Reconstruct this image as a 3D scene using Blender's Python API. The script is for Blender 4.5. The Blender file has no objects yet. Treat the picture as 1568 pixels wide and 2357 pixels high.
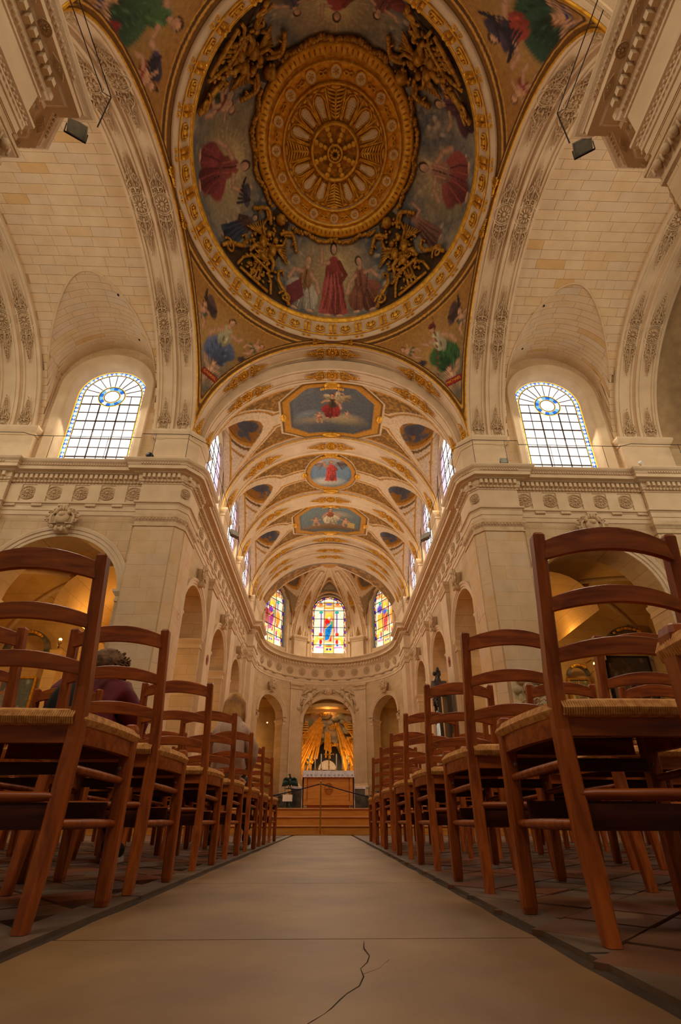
import bpy, math, random
import numpy as np
from mathutils import Matrix, Vector
PI = math.pi
sc = bpy.context.scene
COL = sc.collection
# ------------------------------------------------------------------ camera
cam_d = bpy.data.cameras.new('camera'); cam = bpy.data.objects.new('camera', cam_d); COL.objects.link(cam)
cam_d.sensor_fit = 'VERTICAL'; cam_d.sensor_height = 36.0; cam_d.sensor_width = 24.0
cam_d.lens = 1115.0 / 2357.0 * 36.0
cam_d.shift_y = 171.5 / 2357.0
cam_d.clip_start = 0.02; cam_d.clip_end = 300
cam.location = (-0.04, 0.0, 0.22)
cam.rotation_euler = (math.radians(90 + 25.883), 0, math.radians(-1.525))
sc.camera = cam
# ------------------------------------------------------------------ world, lights, exposure
w = bpy.data.worlds.new('world'); sc.world = w; w.use_nodes = True
w.node_tree.nodes['Background'].inputs[0].default_value = (1.0, 0.86, 0.66, 1)
w.node_tree.nodes['Background'].inputs[1].default_value = 0.16
sc.view_settings.view_transform = 'Standard'; sc.view_settings.look = 'None'
sc.view_settings.gamma = 1.0; sc.view_settings.use_curve_mapping = False
sc.view_settings.exposure = -0.4
def area(name, loc, target, sx, sy, power, col=(1.0, .86, .66)):
    d = bpy.data.lights.new(name, 'AREA'); d.shape = 'RECTANGLE'; d.size = sx; d.size_y = sy; d.energy = power; d.color = col
    o = bpy.data.objects.new(name, d); COL.objects.link(o); o.location = loc
    o.rotation_euler = (Vector(target) - Vector(loc)).to_track_quat('-Z', 'Y').to_euler()
    return o
DAY = (1.0, .87, .68)
def point(name, loc, power, col=(1.0, .55, .16), r=.12):
    d = bpy.data.lights.new(name, 'POINT'); d.energy = power; d.color = col; d.shadow_soft_size = r
    o = bpy.data.objects.new(name, d); COL.objects.link(o); o.location = loc; return o
for s in (-1, 1):
    area('transept_window_daylight', (s*9.05, 14.35, 14.6), (s*8.2, 8.5, 9.5), 2.4, 4.6, 330, DAY)
    area('transept_rear_window_daylight', (s*9.05, 3.9, 14.6), (s*9.0, 12, 11.0), 2.4, 4.6, 320, DAY)
    area('transept_end_daylight', (s*14.6, 9.0, 12.5), (0, 9.6, 8), 6, 6, 320, DAY)
    for yc in (17.45, 22.15, 26.85):
        area('choir_window_daylight', (s*5.2, yc, 14.2), (-s*4, yc, 9.0), 2.2, 3.6, 330, DAY)
area('apse_window_daylight', (0, 36.9, 14.6), (0, 26, 6), 2.2, 4, 380, DAY)
area('nave_window_daylight', (4.8, -3.5, 13.5), (-1, 11, 9), 3, 5, 700, DAY)
area('nave_window_daylight', (-4.8, -3.5, 13.5), (1, 11, 9), 3, 5, 700, DAY)
# ------------------------------------------------------------------ materials
def lin(c):
    out = []
    for v in c[:3]:
        v = v / 255.0
        out.append(v / 12.92 if v <= .04045 else ((v + .055) / 1.055) ** 2.4)
    return tuple(out)
def newmat(name):
    m = bpy.data.materials.new(name); m.use_nodes = True; nt = m.node_tree
    return m, nt, nt.nodes['Principled BSDF']
def N(nt, t, **k):
    n = nt.nodes.new(t)
    for a, v in k.items(): setattr(n, a, v)
    return n
def noisy(name, c1, c2, scale=3.0, rough=.75, metal=0.0, bump=.02, bscale=40, det=6, spec=.3, coat=0):
    m, nt, p = newmat(name)
    tc = N(nt, 'ShaderNodeNewGeometry'); no = N(nt, 'ShaderNodeTexNoise'); no.inputs['Scale'].default_value = scale; no.inputs['Detail'].default_value = det
    nt.links.new(tc.outputs['Position'], no.inputs['Vector'])
    r = N(nt, 'ShaderNodeValToRGB'); r.color_ramp.elements[0].position = .32; r.color_ramp.elements[1].position = .68
    r.color_ramp.elements[0].color = (*lin(c1), 1); r.color_ramp.elements[1].color = (*lin(c2), 1)
    nt.links.new(no.outputs['Fac'], r.inputs['Fac']); nt.links.new(r.outputs['Color'], p.inputs['Base Color'])
    p.inputs['Roughness'].default_value = rough; p.inputs['Metallic'].default_value = metal
    p.inputs['Specular IOR Level'].default_value = spec
    if coat: p.inputs['Coat Weight'].default_value = coat; p.inputs['Coat Roughness'].default_value = .25
    if bump:
        n2 = N(nt, 'ShaderNodeTexNoise'); n2.inputs['Scale'].default_value = bscale; n2.inputs['Detail'].default_value = 4
        nt.links.new(tc.outputs['Position'], n2.inputs['Vector'])
        b = N(nt, 'ShaderNodeBump'); b.inputs['Strength'].default_value = .5; b.inputs['Distance'].default_value = bump
        nt.links.new(n2.outputs['Fac'], b.inputs['Height']); nt.links.new(b.outputs['Normal'], p.inputs['Normal'])
    return m
def wood(name, c1, c2, scale=9, rough=.4, axis='Z', coord='Object'):
    m, nt, p = newmat(name)
    tc = N(nt, 'ShaderNodeTexCoord'); mp = N(nt, 'ShaderNodeMapping')
    mp.inputs['Scale'].default_value = {'Z': (6, 6, .7), 'X': (.7, 6, 6), 'Y': (6, .7, 6)}[axis]
    no = N(nt, 'ShaderNodeTexNoise'); no.inputs['Scale'].default_value = scale; no.inputs['Detail'].default_value = 7; no.inputs['Distortion'].default_value = .6
    oi = N(nt, 'ShaderNodeObjectInfo'); ad = N(nt, 'ShaderNodeVectorMath'); ad.operation = 'ADD'
    nt.links.new(tc.outputs[coord], mp.inputs['Vector']); nt.links.new(mp.outputs[0], ad.inputs[0]); nt.links.new(oi.outputs['Random'], ad.inputs[1])
    nt.links.new(ad.outputs[0], no.inputs['Vector'])
    r = N(nt, 'ShaderNodeValToRGB'); r.color_ramp.elements[0].position = .3; r.color_ramp.elements[1].position = .72
    r.color_ramp.elements[0].color = (*lin(c1), 1); r.color_ramp.elements[1].color = (*lin(c2), 1)
    nt.links.new(no.outputs['Fac'], r.inputs['Fac']); nt.links.new(r.outputs['Color'], p.inputs['Base Color'])
    p.inputs['Roughness'].default_value = rough; p.inputs['Specular IOR Level'].default_value = .35
    b = N(nt, 'ShaderNodeBump'); b.inputs['Strength'].default_value = .15; b.inputs['Distance'].default_value = .002
    nt.links.new(no.outputs['Fac'], b.inputs['Height']); nt.links.new(b.outputs['Normal'], p.inputs['Normal'])
    return m
def ashlar_mat(name, c1, c2, mortar, bw=.95, bh=.42, rough=.8):
    """coursed stone: u = x+y, v = z, so it reads on every upright axis-aligned face"""
    m, nt, p = newmat(name)
    g = N(nt, 'ShaderNodeNewGeometry'); sp = N(nt, 'ShaderNodeSeparateXYZ'); nt.links.new(g.outputs['Position'], sp.inputs[0])
    a = N(nt, 'ShaderNodeMath'); a.operation = 'ADD'; nt.links.new(sp.outputs['X'], a.inputs[0]); nt.links.new(sp.outputs['Y'], a.inputs[1])
    cb = N(nt, 'ShaderNodeCombineXYZ'); nt.links.new(a.outputs[0], cb.inputs['X']); nt.links.new(sp.outputs['Z'], cb.inputs['Y'])
    br = N(nt, 'ShaderNodeTexBrick'); br.inputs['Scale'].default_value = 1; br.inputs['Brick Width'].default_value = bw; br.inputs['Row Height'].default_value = bh
    br.inputs['Mortar Size'].default_value = .004; br.inputs['Mortar Smooth'].default_value = .3
    br.inputs['Color1'].default_value = (*lin(c1), 1); br.inputs['Color2'].default_value = (*lin(c2), 1); br.inputs['Mortar'].default_value = (*lin(mortar), 1)
    nt.links.new(cb.outputs[0], br.inputs['Vector'])
    no = N(nt, 'ShaderNodeTexNoise'); no.inputs['Scale'].default_value = 1.3; no.inputs['Detail'].default_value = 8; nt.links.new(g.outputs['Position'], no.inputs['Vector'])
    mx = N(nt, 'ShaderNodeMixRGB'); mx.blend_type = 'MULTIPLY'; mx.inputs[0].default_value = .55
    r = N(nt, 'ShaderNodeValToRGB'); r.color_ramp.elements[0].position = .3; r.color_ramp.elements[1].position = .7
    r.color_ramp.elements[0].color = (.62, .56, .46, 1); r.color_ramp.elements[1].color = (1, 1, 1, 1)
    nt.links.new(no.outputs['Fac'], r.inputs['Fac']); nt.links.new(br.outputs['Color'], mx.inputs[1]); nt.links.new(r.outputs['Color'], mx.inputs[2])
    nt.links.new(mx.outputs[0], p.inputs['Base Color']); p.inputs['Roughness'].default_value = rough; p.inputs['Specular IOR Level'].default_value = .2
    n2 = N(nt, 'ShaderNodeTexNoise'); n2.inputs['Scale'].default_value = 30; nt.links.new(g.outputs['Position'], n2.inputs['Vector'])
    b = N(nt, 'ShaderNodeBump'); b.inputs['Strength'].default_value = .3; b.inputs['Distance'].default_value = .01
    nt.links.new(n2.outputs['Fac'], b.inputs['Height']); nt.links.new(b.outputs['Normal'], p.inputs['Normal'])
    return m
def vcol_mat(name, rough=.7, emit=0, bump=.01, metal=0):
    m, nt, p = newmat(name)
    at = N(nt, 'ShaderNodeAttribute'); at.attribute_name = 'Col'
    g = N(nt, 'ShaderNodeNewGeometry'); no = N(nt, 'ShaderNodeTexNoise'); no.inputs['Scale'].default_value = 9; no.inputs['Detail'].default_value = 8
    nt.links.new(g.outputs['Position'], no.inputs['Vector'])
    r = N(nt, 'ShaderNodeValToRGB'); r.color_ramp.elements[0].position = .35; r.color_ramp.elements[1].position = .65
    r.color_ramp.elements[0].color = (.72, .70, .66, 1); r.color_ramp.elements[1].color = (1, 1, 1, 1)
    nt.links.new(no.outputs['Fac'], r.inputs['Fac'])
    mx = N(nt, 'ShaderNodeMixRGB'); mx.blend_type = 'MULTIPLY'; mx.inputs[0].default_value = .0 if emit else .8
    nt.links.new(at.outputs['Color'], mx.inputs[1]); nt.links.new(r.outputs['Color'], mx.inputs[2])
    nt.links.new(mx.outputs[0], p.inputs['Base Color']); p.inputs['Roughness'].default_value = rough; p.inputs['Metallic'].default_value = metal
    p.inputs['Specular IOR Level'].default_value = .2
    if emit:
        nt.links.new(mx.outputs[0], p.inputs['Emission Color']); p.inputs['Emission Strength'].default_value = emit
    elif bump:
        b = N(nt, 'ShaderNodeBump'); b.inputs['Strength'].default_value = .3; b.inputs['Distance'].default_value = bump
        n2 = N(nt, 'ShaderNodeTexNoise'); n2.inputs['Scale'].default_value = 45; nt.links.new(g.outputs['Position'], n2.inputs['Vector'])
        nt.links.new(n2.outputs['Fac'], b.inputs['Height']); nt.links.new(b.outputs['Normal'], p.inputs['Normal'])
    return m
def glow(name, c, s):
    m, nt, p = newmat(name); p.inputs['Base Color'].default_value = (*lin(c), 1)
    p.inputs['Emission Color'].default_value = (*lin(c), 1); p.inputs['Emission Strength'].default_value = s; p.inputs['Roughness'].default_value = .2
    return m
M = {}
M['stone'] = ashlar_mat('pale_limestone', (214, 186, 150), (206, 176, 134), (150, 120, 84))
M['plaster'] = noisy('cream_limestone', (208, 180, 144), (222, 196, 160), 1.6, .8)
M['carved'] = noisy('carved_limestone', (196, 166, 128), (214, 186, 148), 5, .8)
M['block1'] = noisy('limestone_block', (208, 176, 136), (218, 188, 150), 2.2, .85)
M['block2'] = noisy('limestone_block_warm', (206, 172, 126), (216, 184, 142), 2.2, .85)
M['block3'] = noisy('limestone_block_grey', (204, 176, 142), (214, 188, 154), 2.2, .85)
M['block4'] = noisy('limestone_block_ochre', (200, 158, 100), (212, 174, 120), 2.2, .85)
M['joint'] = noisy('mortar_joint', (172, 140, 100), (192, 160, 118), 3, .9)
M['aisle'] = ashlar_mat('aisle_limestone', (222, 186, 124), (214, 176, 112), (160, 120, 70))
M['gold'] = noisy('gilding', (190, 128, 26), (236, 178, 58), 7, .36, .4, .01, 60)
M['goldf'] = noisy('dark_gilding', (130, 86, 22), (206, 146, 46), 9, .45, .35, .01, 60)
M['gilt_ray'] = noisy('ray_gilding', (226, 156, 36), (250, 196, 84), 6, .35, .3, .01, 30)
M['fresco'] = vcol_mat('fresco_paint'); M['vault'] = vcol_mat('painted_vault', bump=.006)
M['stained'] = vcol_mat('stained_glass', .25, emit=1.15)
M['glass'] = glow('clear_leaded_glass', (246, 248, 252), 1.15)
M['glass_v'] = glow('violet_tinted_glass', (226, 214, 244), 1.1)
M['glass_b'] = glow('blue_glass', (30, 110, 225), 1.0); M['glass_y'] = glow('yellow_glass', (250, 205, 70), 1.0)
M['glass_c'] = glow('pale_blue_glass', (120, 190, 240), 1.0); M['glass_o'] = glow('orange_glass', (245, 150, 40), 1.0)
M['lead'] = noisy('lead_bars', (70, 62, 60), (104, 92, 84), 9, .6, .3, 0)
M['iron'] = noisy('dark_iron', (34, 30, 28), (60, 52, 46), 9, .5, .6, 0)
M['steel'] = noisy('grey_metal', (120, 118, 108), (160, 156, 142), 9, .45, .4, 0)
M['lampglass'] = noisy('lamp_glass', (112, 116, 104), (150, 152, 138), 5, .15, .2, 0)
M['chair'] = wood('chair_beech_stain', (116, 50, 12), (178, 90, 28), 7, .38, 'Z')
M['chairx'] = wood('chair_beech_stain_cross', (116, 50, 12), (178, 90, 28), 7, .38, 'X')
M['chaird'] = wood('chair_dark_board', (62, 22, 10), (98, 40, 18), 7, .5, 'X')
M['rush'] = noisy('rush_cord', (190, 122, 56), (236, 176, 100), 60, .6, 0, .001, 300)
M['oak'] = wood('light_oak', (188, 112, 34), (218, 146, 60), 3, .45, 'X')
M['oakd'] = wood('oak_edge', (160, 88, 24), (196, 122, 44), 3, .4, 'X')
M['slab'] = noisy('aisle_slab', (112, 84, 54), (152, 118, 78), 2.4, .48, 0, .004, 18, spec=.4)
M['tile1'] = noisy('brown_floor_tile', (94, 62, 44), (124, 86, 62), 5, .45, 0, .003, 30, spec=.4)
M['tile2'] = noisy('grey_floor_tile', (92, 74, 60), (120, 98, 80), 5, .45, 0, .003, 30, spec=.4)
M['tile3'] = noisy('red_floor_tile', (108, 62, 42), (136, 82, 56), 5, .45, 0, .003, 30, spec=.4)
M['grout'] = noisy('floor_grout', (56, 42, 30), (74, 56, 42), 9, .85, 0, .003, 30)
M['marble'] = noisy('dark_veined_marble', (46, 50, 46), (112, 104, 90), 4, .25, 0, 0, spec=.5)
M['bronze'] = noisy('green_bronze', (30, 44, 38), (70, 88, 74), 9, .4, .6, .003, 40)
M['linen'] = noisy('white_lace_cloth', (206, 196, 200), (232, 224, 226), 12, .9, 0, .003, 120)
M['wax'] = noisy('cream_candle_wax', (226, 206, 160), (240, 224, 184), 4, .5, 0, 0)
M['cloud'] = noisy('painted_stucco_cloud', (150, 146, 112), (206, 168, 128), 1.6, .7, 0, .02, 8)
M['darkoak'] = wood('dark_organ_oak', (28, 22, 20), (62, 48, 40), 4, .4, 'Z')
M['pipe'] = noisy('tin_organ_pipe', (120, 124, 124), (168, 172, 168), 4, .3, .7, 0)
M['skin'] = noisy('skin', (206, 150, 120), (220, 168, 138), 6, .55, 0, 0)
M['burgundy'] = noisy('burgundy_jacket', (78, 14, 24), (112, 26, 38), 6, .7, 0, .01, 18)
M['beige'] = noisy('beige_jacket', (160, 126, 104), (196, 162, 138), 5, .65, 0, .012, 14)
M['hairc'] = noisy('curly_brown_hair', (70, 44, 24), (136, 94, 56), 26, .6, 0, .01, 60)
M['hairb'] = noisy('blond_hair', (140, 88, 34), (206, 150, 78), 9, .5, 0, .004, 60)
M['black'] = noisy('black_fabric', (16, 14, 14), (34, 30, 30), 8, .7, 0, 0)
M['white'] = noisy('white_rubber', (200, 196, 190), (226, 222, 216), 8, .6, 0, 0)
M['navy'] = noisy('navy_rope', (20, 20, 44), (40, 38, 70), 60, .8, 0, 0)
M['brass'] = noisy('brass', (150, 104, 40), (200, 150, 70), 8, .35, .8, 0)
M['paper'] = noisy('printed_page', (224, 200, 176), (238, 216, 194), 5, .8, 0, 0)
M['red'] = noisy('red_plaque', (130, 24, 20), (150, 34, 26), 5, .6, 0, 0)
M['lampbulb'] = glow('warm_bulb', (255, 190, 90), 14)
# ------------------------------------------------------------------ mesh helpers
class B:
    def __init__(s): s.V = []; s.F = []; s.m = []; s.n = 0
    def add(s, V, F, mi=0):
        V = np.asarray(V, dtype=float).reshape(-1, 3); o = s.n
        s.V.append(V); s.n += len(V)
        s.F.extend([tuple(i + o for i in f) for f in F]); s.m.extend([mi] * len(F)); return s
    def merge(s, b, T=None, mi=None):
        V = np.concatenate(b.V) if b.V else np.zeros((0, 3))
        if T is not None:
            T = np.array(T); V = V @ T[:3, :3].T + T[:3, 3]
        o = s.n; s.V.append(V); s.n += len(V)
        s.F.extend([tuple(i + o for i in f) for f in b.F]); s.m.extend(b.m if mi is None else [mi] * len(b.F)); return s
    def box(s, c, d, R=None, mi=0, taper=1.0):
        c = np.array(c, float); h = np.array(d, float) / 2
        V = np.array([[x, y, z] for z in (-1, 1) for y in (-1, 1) for x in (-1, 1)], float)
        V[4:, :2] *= taper; V = V * h
        if R is not None: V = V @ np.array(R).T
        return s.add(V + c, [(0, 2, 3, 1), (4, 5, 7, 6), (0, 1, 5, 4), (2, 6, 7, 3), (0, 4, 6, 2), (1, 3, 7, 5)], mi)
    def bar(s, a, b, w, d, mi=0, up=(0, 0, 1)):
        a = np.array(a, float); b = np.array(b, float); t = b - a; L = np.linalg.norm(t); t /= L
        u = np.cross(t, up)
        if np.linalg.norm(u) < 1e-4: u = np.cross(t, (0, 1, 0))
        u /= np.linalg.norm(u); v = np.cross(u, t)
        return s.box((a + b) / 2, (w, L, d), np.array([u, t, v]).T, mi)
    def tube(s, pts, r, n=8, mi=0, closed=False, cap=True):
        P = np.asarray(pts, float); m = len(P); rr = np.full(m, r, float) if np.isscalar(r) else np.asarray(r, float)
        if closed: T = np.roll(P, -1, 0) - np.roll(P, 1, 0)
        else:
            T = np.gradient(P, axis=0)
        T /= (np.linalg.norm(T, axis=1)[:, None] + 1e-12)
        up = np.array([0, 0, 1.0]); 
        if abs(T[0] @ up) > .9: up = np.array([0, 1.0, 0])
        U = []; u = np.cross(T[0], up)
        for t in T:
            u = u - t * (u @ t); u = u / (np.linalg.norm(u) + 1e-12); U.append(u)
        U = np.array(U); W = np.cross(T, U); a = np.arange(n) * 2 * PI / n
        V = (P[:, None, :] + rr[:, None, None] * (np.cos(a)[None, :, None] * U[:, None, :] + np.sin(a)[None, :, None] * W[:, None, :])).reshape(-1, 3)
        F = []
        for i in range(m if closed else m - 1):
            j = (i + 1) % m
            for k in range(n): F.append((i*n + k, i*n + (k+1) % n, j*n + (k+1) % n, j*n + k))
        if cap and not closed: F.append(tuple(range(n))[::-1]); F.append(tuple((m-1)*n + k for k in range(n)))
        return s.add(V, F, mi)
    def grid(s, P, mi=0, cu=False, cv=False):
        P = np.asarray(P, float); a, b = P.shape[:2]; F = []
        for i in range(a if cu else a - 1):
            i2 = (i + 1) % a
            for j in range(b if cv else b - 1):
                j2 = (j + 1) % b; F.append((i*b + j, i2*b + j, i2*b + j2, i*b + j2))
        return s.add(P.reshape(-1, 3), F, mi)
    def lathe(s, prof, c=(0, 0, 0), n=24, mi=0, R=None, a0=0, a1=2*PI):
        full = abs(a1 - a0 - 2*PI) < 1e-6; a = np.linspace(a0, a1, n, endpoint=not full)
        pr = np.asarray(prof, float); P = np.stack([np.cos(a)[:, None]*pr[None, :, 0], np.sin(a)[:, None]*pr[None, :, 0], np.ones(len(a))[:, None]*pr[None, :, 1]], -1)
        if R is not None: P = P @ np.array(R).T
        return s.grid(P + np.array(c, float), mi, cu=full)
    def ell(s, c, r, R=None, n=8, m=5, mi=0):
        a = np.arange(n)*2*PI/n; b = np.linspace(-PI/2, PI/2, m+1)[1:-1]
        V = [[0, 0, -1]] + [[math.cos(x)*math.cos(y), math.sin(x)*math.cos(y), math.sin(y)] for y in b for x in a] + [[0, 0, 1]]
        V = np.array(V) * np.array(r, float)
        if R is not None: V = V @ np.array(R).T
        F = [(0, 1 + (k+1) % n, 1 + k) for k in range(n)]
        for i in range(len(b)-1):
            for k in range(n): F.append((1+i*n+k, 1+i*n+(k+1) % n, 1+(i+1)*n+(k+1) % n, 1+(i+1)*n+k))
        o = 1+(len(b)-1)*n; F += [(o+k, o+(k+1) % n, o+n) for k in range(n)]
        return s.add(V + np.array(c, float), F, mi)
    def poly(s, pts, ext, mi=0):
        """flat polygon extruded by the vector ext"""
        P = np.asarray(pts, float); n = len(P); V = np.concatenate([P, P + np.asarray(ext, float)])
        return s.add(V, [tuple(range(n))[::-1], tuple(range(n, 2*n))] + [(i, (i+1) % n, n+(i+1) % n, n+i) for i in range(n)], mi)
    def sweep(s, P3, mi=0, closed=False):
        """P3: (stations, profile points, 3)"""
        return s.grid(P3, mi, cu=closed)
    def strip(s, prof, path, side=1, mi=0, caps=True):
        """moulding: prof = [(projection, z)], path = plan polyline; mitred; side=+1 projects to the left of travel"""
        p = np.asarray(path, float); n = len(p); t = np.diff(p, axis=0); t /= np.linalg.norm(t, axis=1)[:, None]
        nn = np.stack([-t[:, 1], t[:, 0]], 1) * side; O = []
        for i in range(n):
            if i == 0: o = nn[0]
            elif i == n-1: o = nn[-1]
            else:
                q = nn[i-1] + nn[i]; o = q / (q @ nn[i]) if abs(q @ nn[i]) > 1e-6 else nn[i]
            O.append(o)
        O = np.array(O); pr = np.asarray(prof, float)
        P = np.zeros((n, len(pr), 3)); P[..., :2] = p[:, None, :] + O[:, None, :]*pr[None, :, 0, None]; P[..., 2] = pr[None, :, 1]
        s.grid(P, mi)
        if caps:
            k = len(pr); s.add(P[0], [tuple(range(k))], mi); s.add(P[-1], [tuple(range(k))], mi)
        return s
    def mesh(s, name, mats, smooth=False, col=None):
        me = bpy.data.meshes.new(name); V = np.concatenate(s.V) if s.V else np.zeros((0, 3))
        me.from_pydata(V.tolist(), [], s.F)
        if not isinstance(mats, (list, tuple)): mats = [mats]
        for m in mats: me.materials.append(m)
        if len(mats) > 1: me.polygons.foreach_set('material_index', s.m)
        if smooth: me.polygons.foreach_set('use_smooth', [True]*len(s.F))
        if col is not None:
            ca = me.color_attributes.new('Col', 'FLOAT_COLOR', 'POINT')
            c4 = np.ones((len(V), 4), np.float32); c4[:, :3] = col; ca.data.foreach_set('color', c4.ravel())
        me.update(); return me
def link(name, me, parent=None, T=None, **kw):
    o = bpy.data.objects.new(name, me); COL.objects.link(o)
    if parent is not None: o.parent = parent
    if T is not None: o.matrix_local = T if isinstance(T, Matrix) else Matrix(np.asarray(T).tolist())
    for k, v in kw.items(): o[k] = v
    return o
def part(name, b, mat, parent=None, smooth=False, col=None, **kw):
    return link(name, b.mesh(name, mat, smooth, col), parent, **kw)
def struct(name, label=None):
    o = bpy.data.objects.new(name, None); COL.objects.link(o); o['kind'] = 'structure'
    if label: o['label'] = label
    return o
def thing(name, label, cat, loc=(0, 0, 0), rz=0, group=None):
    o = bpy.data.objects.new(name, None); COL.objects.link(o); o.location = loc; o.rotation_euler = (0, 0, rz)
    o['label'] = label; o['category'] = cat
    if group: o['group'] = group
    return o
def frame(o, u, n, s=1.0):
    """matrix with local x along u, local z along n, origin o"""
    u = Vector(u).normalized(); n = Vector(n); n = (n - u*n.dot(u)).normalized(); v = n.cross(u)
    if np.isscalar(s): s = (s, s, s)
    return Matrix(((u.x*s[0], v.x*s[1], n.x*s[2], o[0]), (u.y*s[0], v.y*s[1], n.y*s[2], o[1]), (u.z*s[0], v.z*s[1], n.z*s[2], o[2]), (0, 0, 0, 1)))
# ------------------------------------------------------------------ painter: flat painted pictures on fine meshes
def vnoise(x, y, seed=0, oct=4):
    r = np.random.RandomState(seed); out = 0*x; amp = 1; f = 1; tot = 0
    for o in range(oct):
        t = r.rand(64, 64); X = x*f; Y = y*f; xi = np.floor(X).astype(int); yi = np.floor(Y).astype(int); fx = X-xi; fy = Y-yi
        fx = fx*fx*(3-2*fx); fy = fy*fy*(3-2*fy); a = t[xi % 64, yi % 64]; b = t[(xi+1) % 64, yi % 64]; c = t[xi % 64, (yi+1) % 64]; d = t[(xi+1) % 64, (yi+1) % 64]
        out = out + amp*(a*(1-fx)*(1-fy)+b*fx*(1-fy)+c*(1-fx)*fy+d*fx*fy); tot += amp; amp *= .55; f *= 2.1
    return out/tot
def L3(c): return np.array(lin(c))
def mixc(col, mask, c): return col*(1-mask[:, None]) + np.asarray(c)[None, :]*mask[:, None]
def paint(col, X, Y, ops, warp=.0, seed=3):
    if warp: X = X + (vnoise(X*3/warp*.05, Y*3/warp*.05, seed)-.5)*warp; Y = Y + (vnoise(X*3/warp*.05+9, Y*3/warp*.05, seed+1)-.5)*warp
    for o in ops:
        if o[0] == 'e':
            _, cx, cy, rx, ry, an, c, soft = o; ca, sa = math.cos(an), math.sin(an)
            m = (np.abs(X-cx) < max(rx, ry)*1.5) & (np.abs(Y-cy) < max(rx, ry)*1.5)
            if not m.any(): continue
            x, y = X[m]-cx, Y[m]-cy; u = (x*ca+y*sa)/rx; v = (-x*sa+y*ca)/ry; d = np.sqrt(u*u+v*v)
            k = np.clip((1+soft-d)/(2*soft), 0, 1); sh = 1+.38*np.clip((-u*.5+v*.8), -1, 1)[:, None]
            col[m] = col[m]*(1-k[:, None]) + (L3(c)[None]*sh)*k[:, None]
        elif o[0] == 'l':
            _, pts, wd, c = o
            for (ax, ay), (bx, by) in zip(pts[:-1], pts[1:]):
                m = (X > min(ax, bx)-wd*1.5) & (X < max(ax, bx)+wd*1.5) & (Y > min(ay, by)-wd*1.5) & (Y < max(ay, by)+wd*1.5)
                if not m.any(): continue
                x, y = X[m], Y[m]; dx, dy = bx-ax, by-ay; t = np.clip(((x-ax)*dx+(y-ay)*dy)/(dx*dx+dy*dy+1e-9), 0, 1)
                d = np.hypot(x-ax-t*dx, y-ay-t*dy); k = np.clip((wd*1.2-d)/(wd*.4), 0, 1)[:, None]; sh = (1.12-.5*np.clip(d/wd, 0, 1))[:, None]
                col[m] = col[m]*(1-k) + L3(c)[None]*sh*k
        elif o[0] == 'p':
            _, pts, c = o; q = np.array(pts); m = (X >= q[:, 0].min()) & (X <= q[:, 0].max()) & (Y >= q[:, 1].min()) & (Y <= q[:, 1].max())
            x, y = X[m], Y[m]; ins = np.zeros(len(x), bool)
            for i in range(len(q)):
                x1, y1 = q[i]; x2, y2 = q[(i+1) % len(q)]
                if y1 == y2: continue
                ins ^= ((y1 > y) != (y2 > y)) & (x < (x2-x1)*(y-y1)/(y2-y1)+x1)
            cc = col[m]; cc[ins] = L3(c); col[m] = cc
    return col
def T2(ops, cx, cy, s, an=0, fl=1):
    """move a list of strokes"""
    ca, sa = math.cos(an), math.sin(an)
    f = lambda p: (cx+s*(fl*p[0]*ca-p[1]*sa), cy+s*(fl*p[0]*sa+p[1]*ca)); out = []
    for o in ops:
        if o[0] == 'e':
            x, y = f((o[1], o[2])); out.append(('e', x, y, o[3]*s, o[4]*s, (o[5] if fl > 0 else -o[5])+an, o[6], o[7]))
        elif o[0] == 'l': out.append(('l', [f(p) for p in o[1]], o[2]*s, o[3]))
        else: out.append(('p', [f(p) for p in o[1]], o[2]))
    return out
def dk(c, k): return tuple(v*k for v in c)
SK = (206, 150, 108)
def seated(robe, robe2, skin=SK, hair=(70, 42, 24), up=.6, halo=False):
    o = []
    if halo: o += [('e', 0, .82, .3, .3, 0, (196, 160, 84), .1), ('e', 0, .82, .25, .25, 0, (178, 138, 70), .1)]
    o += [('e', .12, .02, .42, .30, -.2, robe2, .08), ('e', -.18, -.22, .22, .34, .2, robe2, .08), ('e', .18, -.28, .2, .36, -.15, dk(robe2, .8), .08),
          ('e', 0, .36, .2, .33, 0, robe, .08), ('l', [(-.15, .5), (-.36, .3), (-.42, .04)], .065, skin), ('l', [(.15, .52), (.38, .5), (.5, up)], .06, skin),
          ('e', 0, .66, .055, .08, 0, skin, .1), ('e', 0, .84, .115, .13, 0, hair, .1), ('e', .015, .81, .085, .11, 0, skin, .1)]
    for k in range(7):
        x = -.3+.1*k; o.append(('l', [(x*.6, .1), (x*.9, -.15), (x*1.2+.02, -.52)], .012, dk(robe2, .7 if k % 2 else 1.2)))
    for k in range(3): o.append(('l', [(-.1+.1*k, .6), (-.08+.08*k, .2)], .013, dk(robe, .6 if k % 2 else 1.3)))
    o += [('e', -.2, -.56, .09, .045, 0, skin, .1), ('e', .22, -.6, .09, .045, 0, skin, .1)]
    return o
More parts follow.
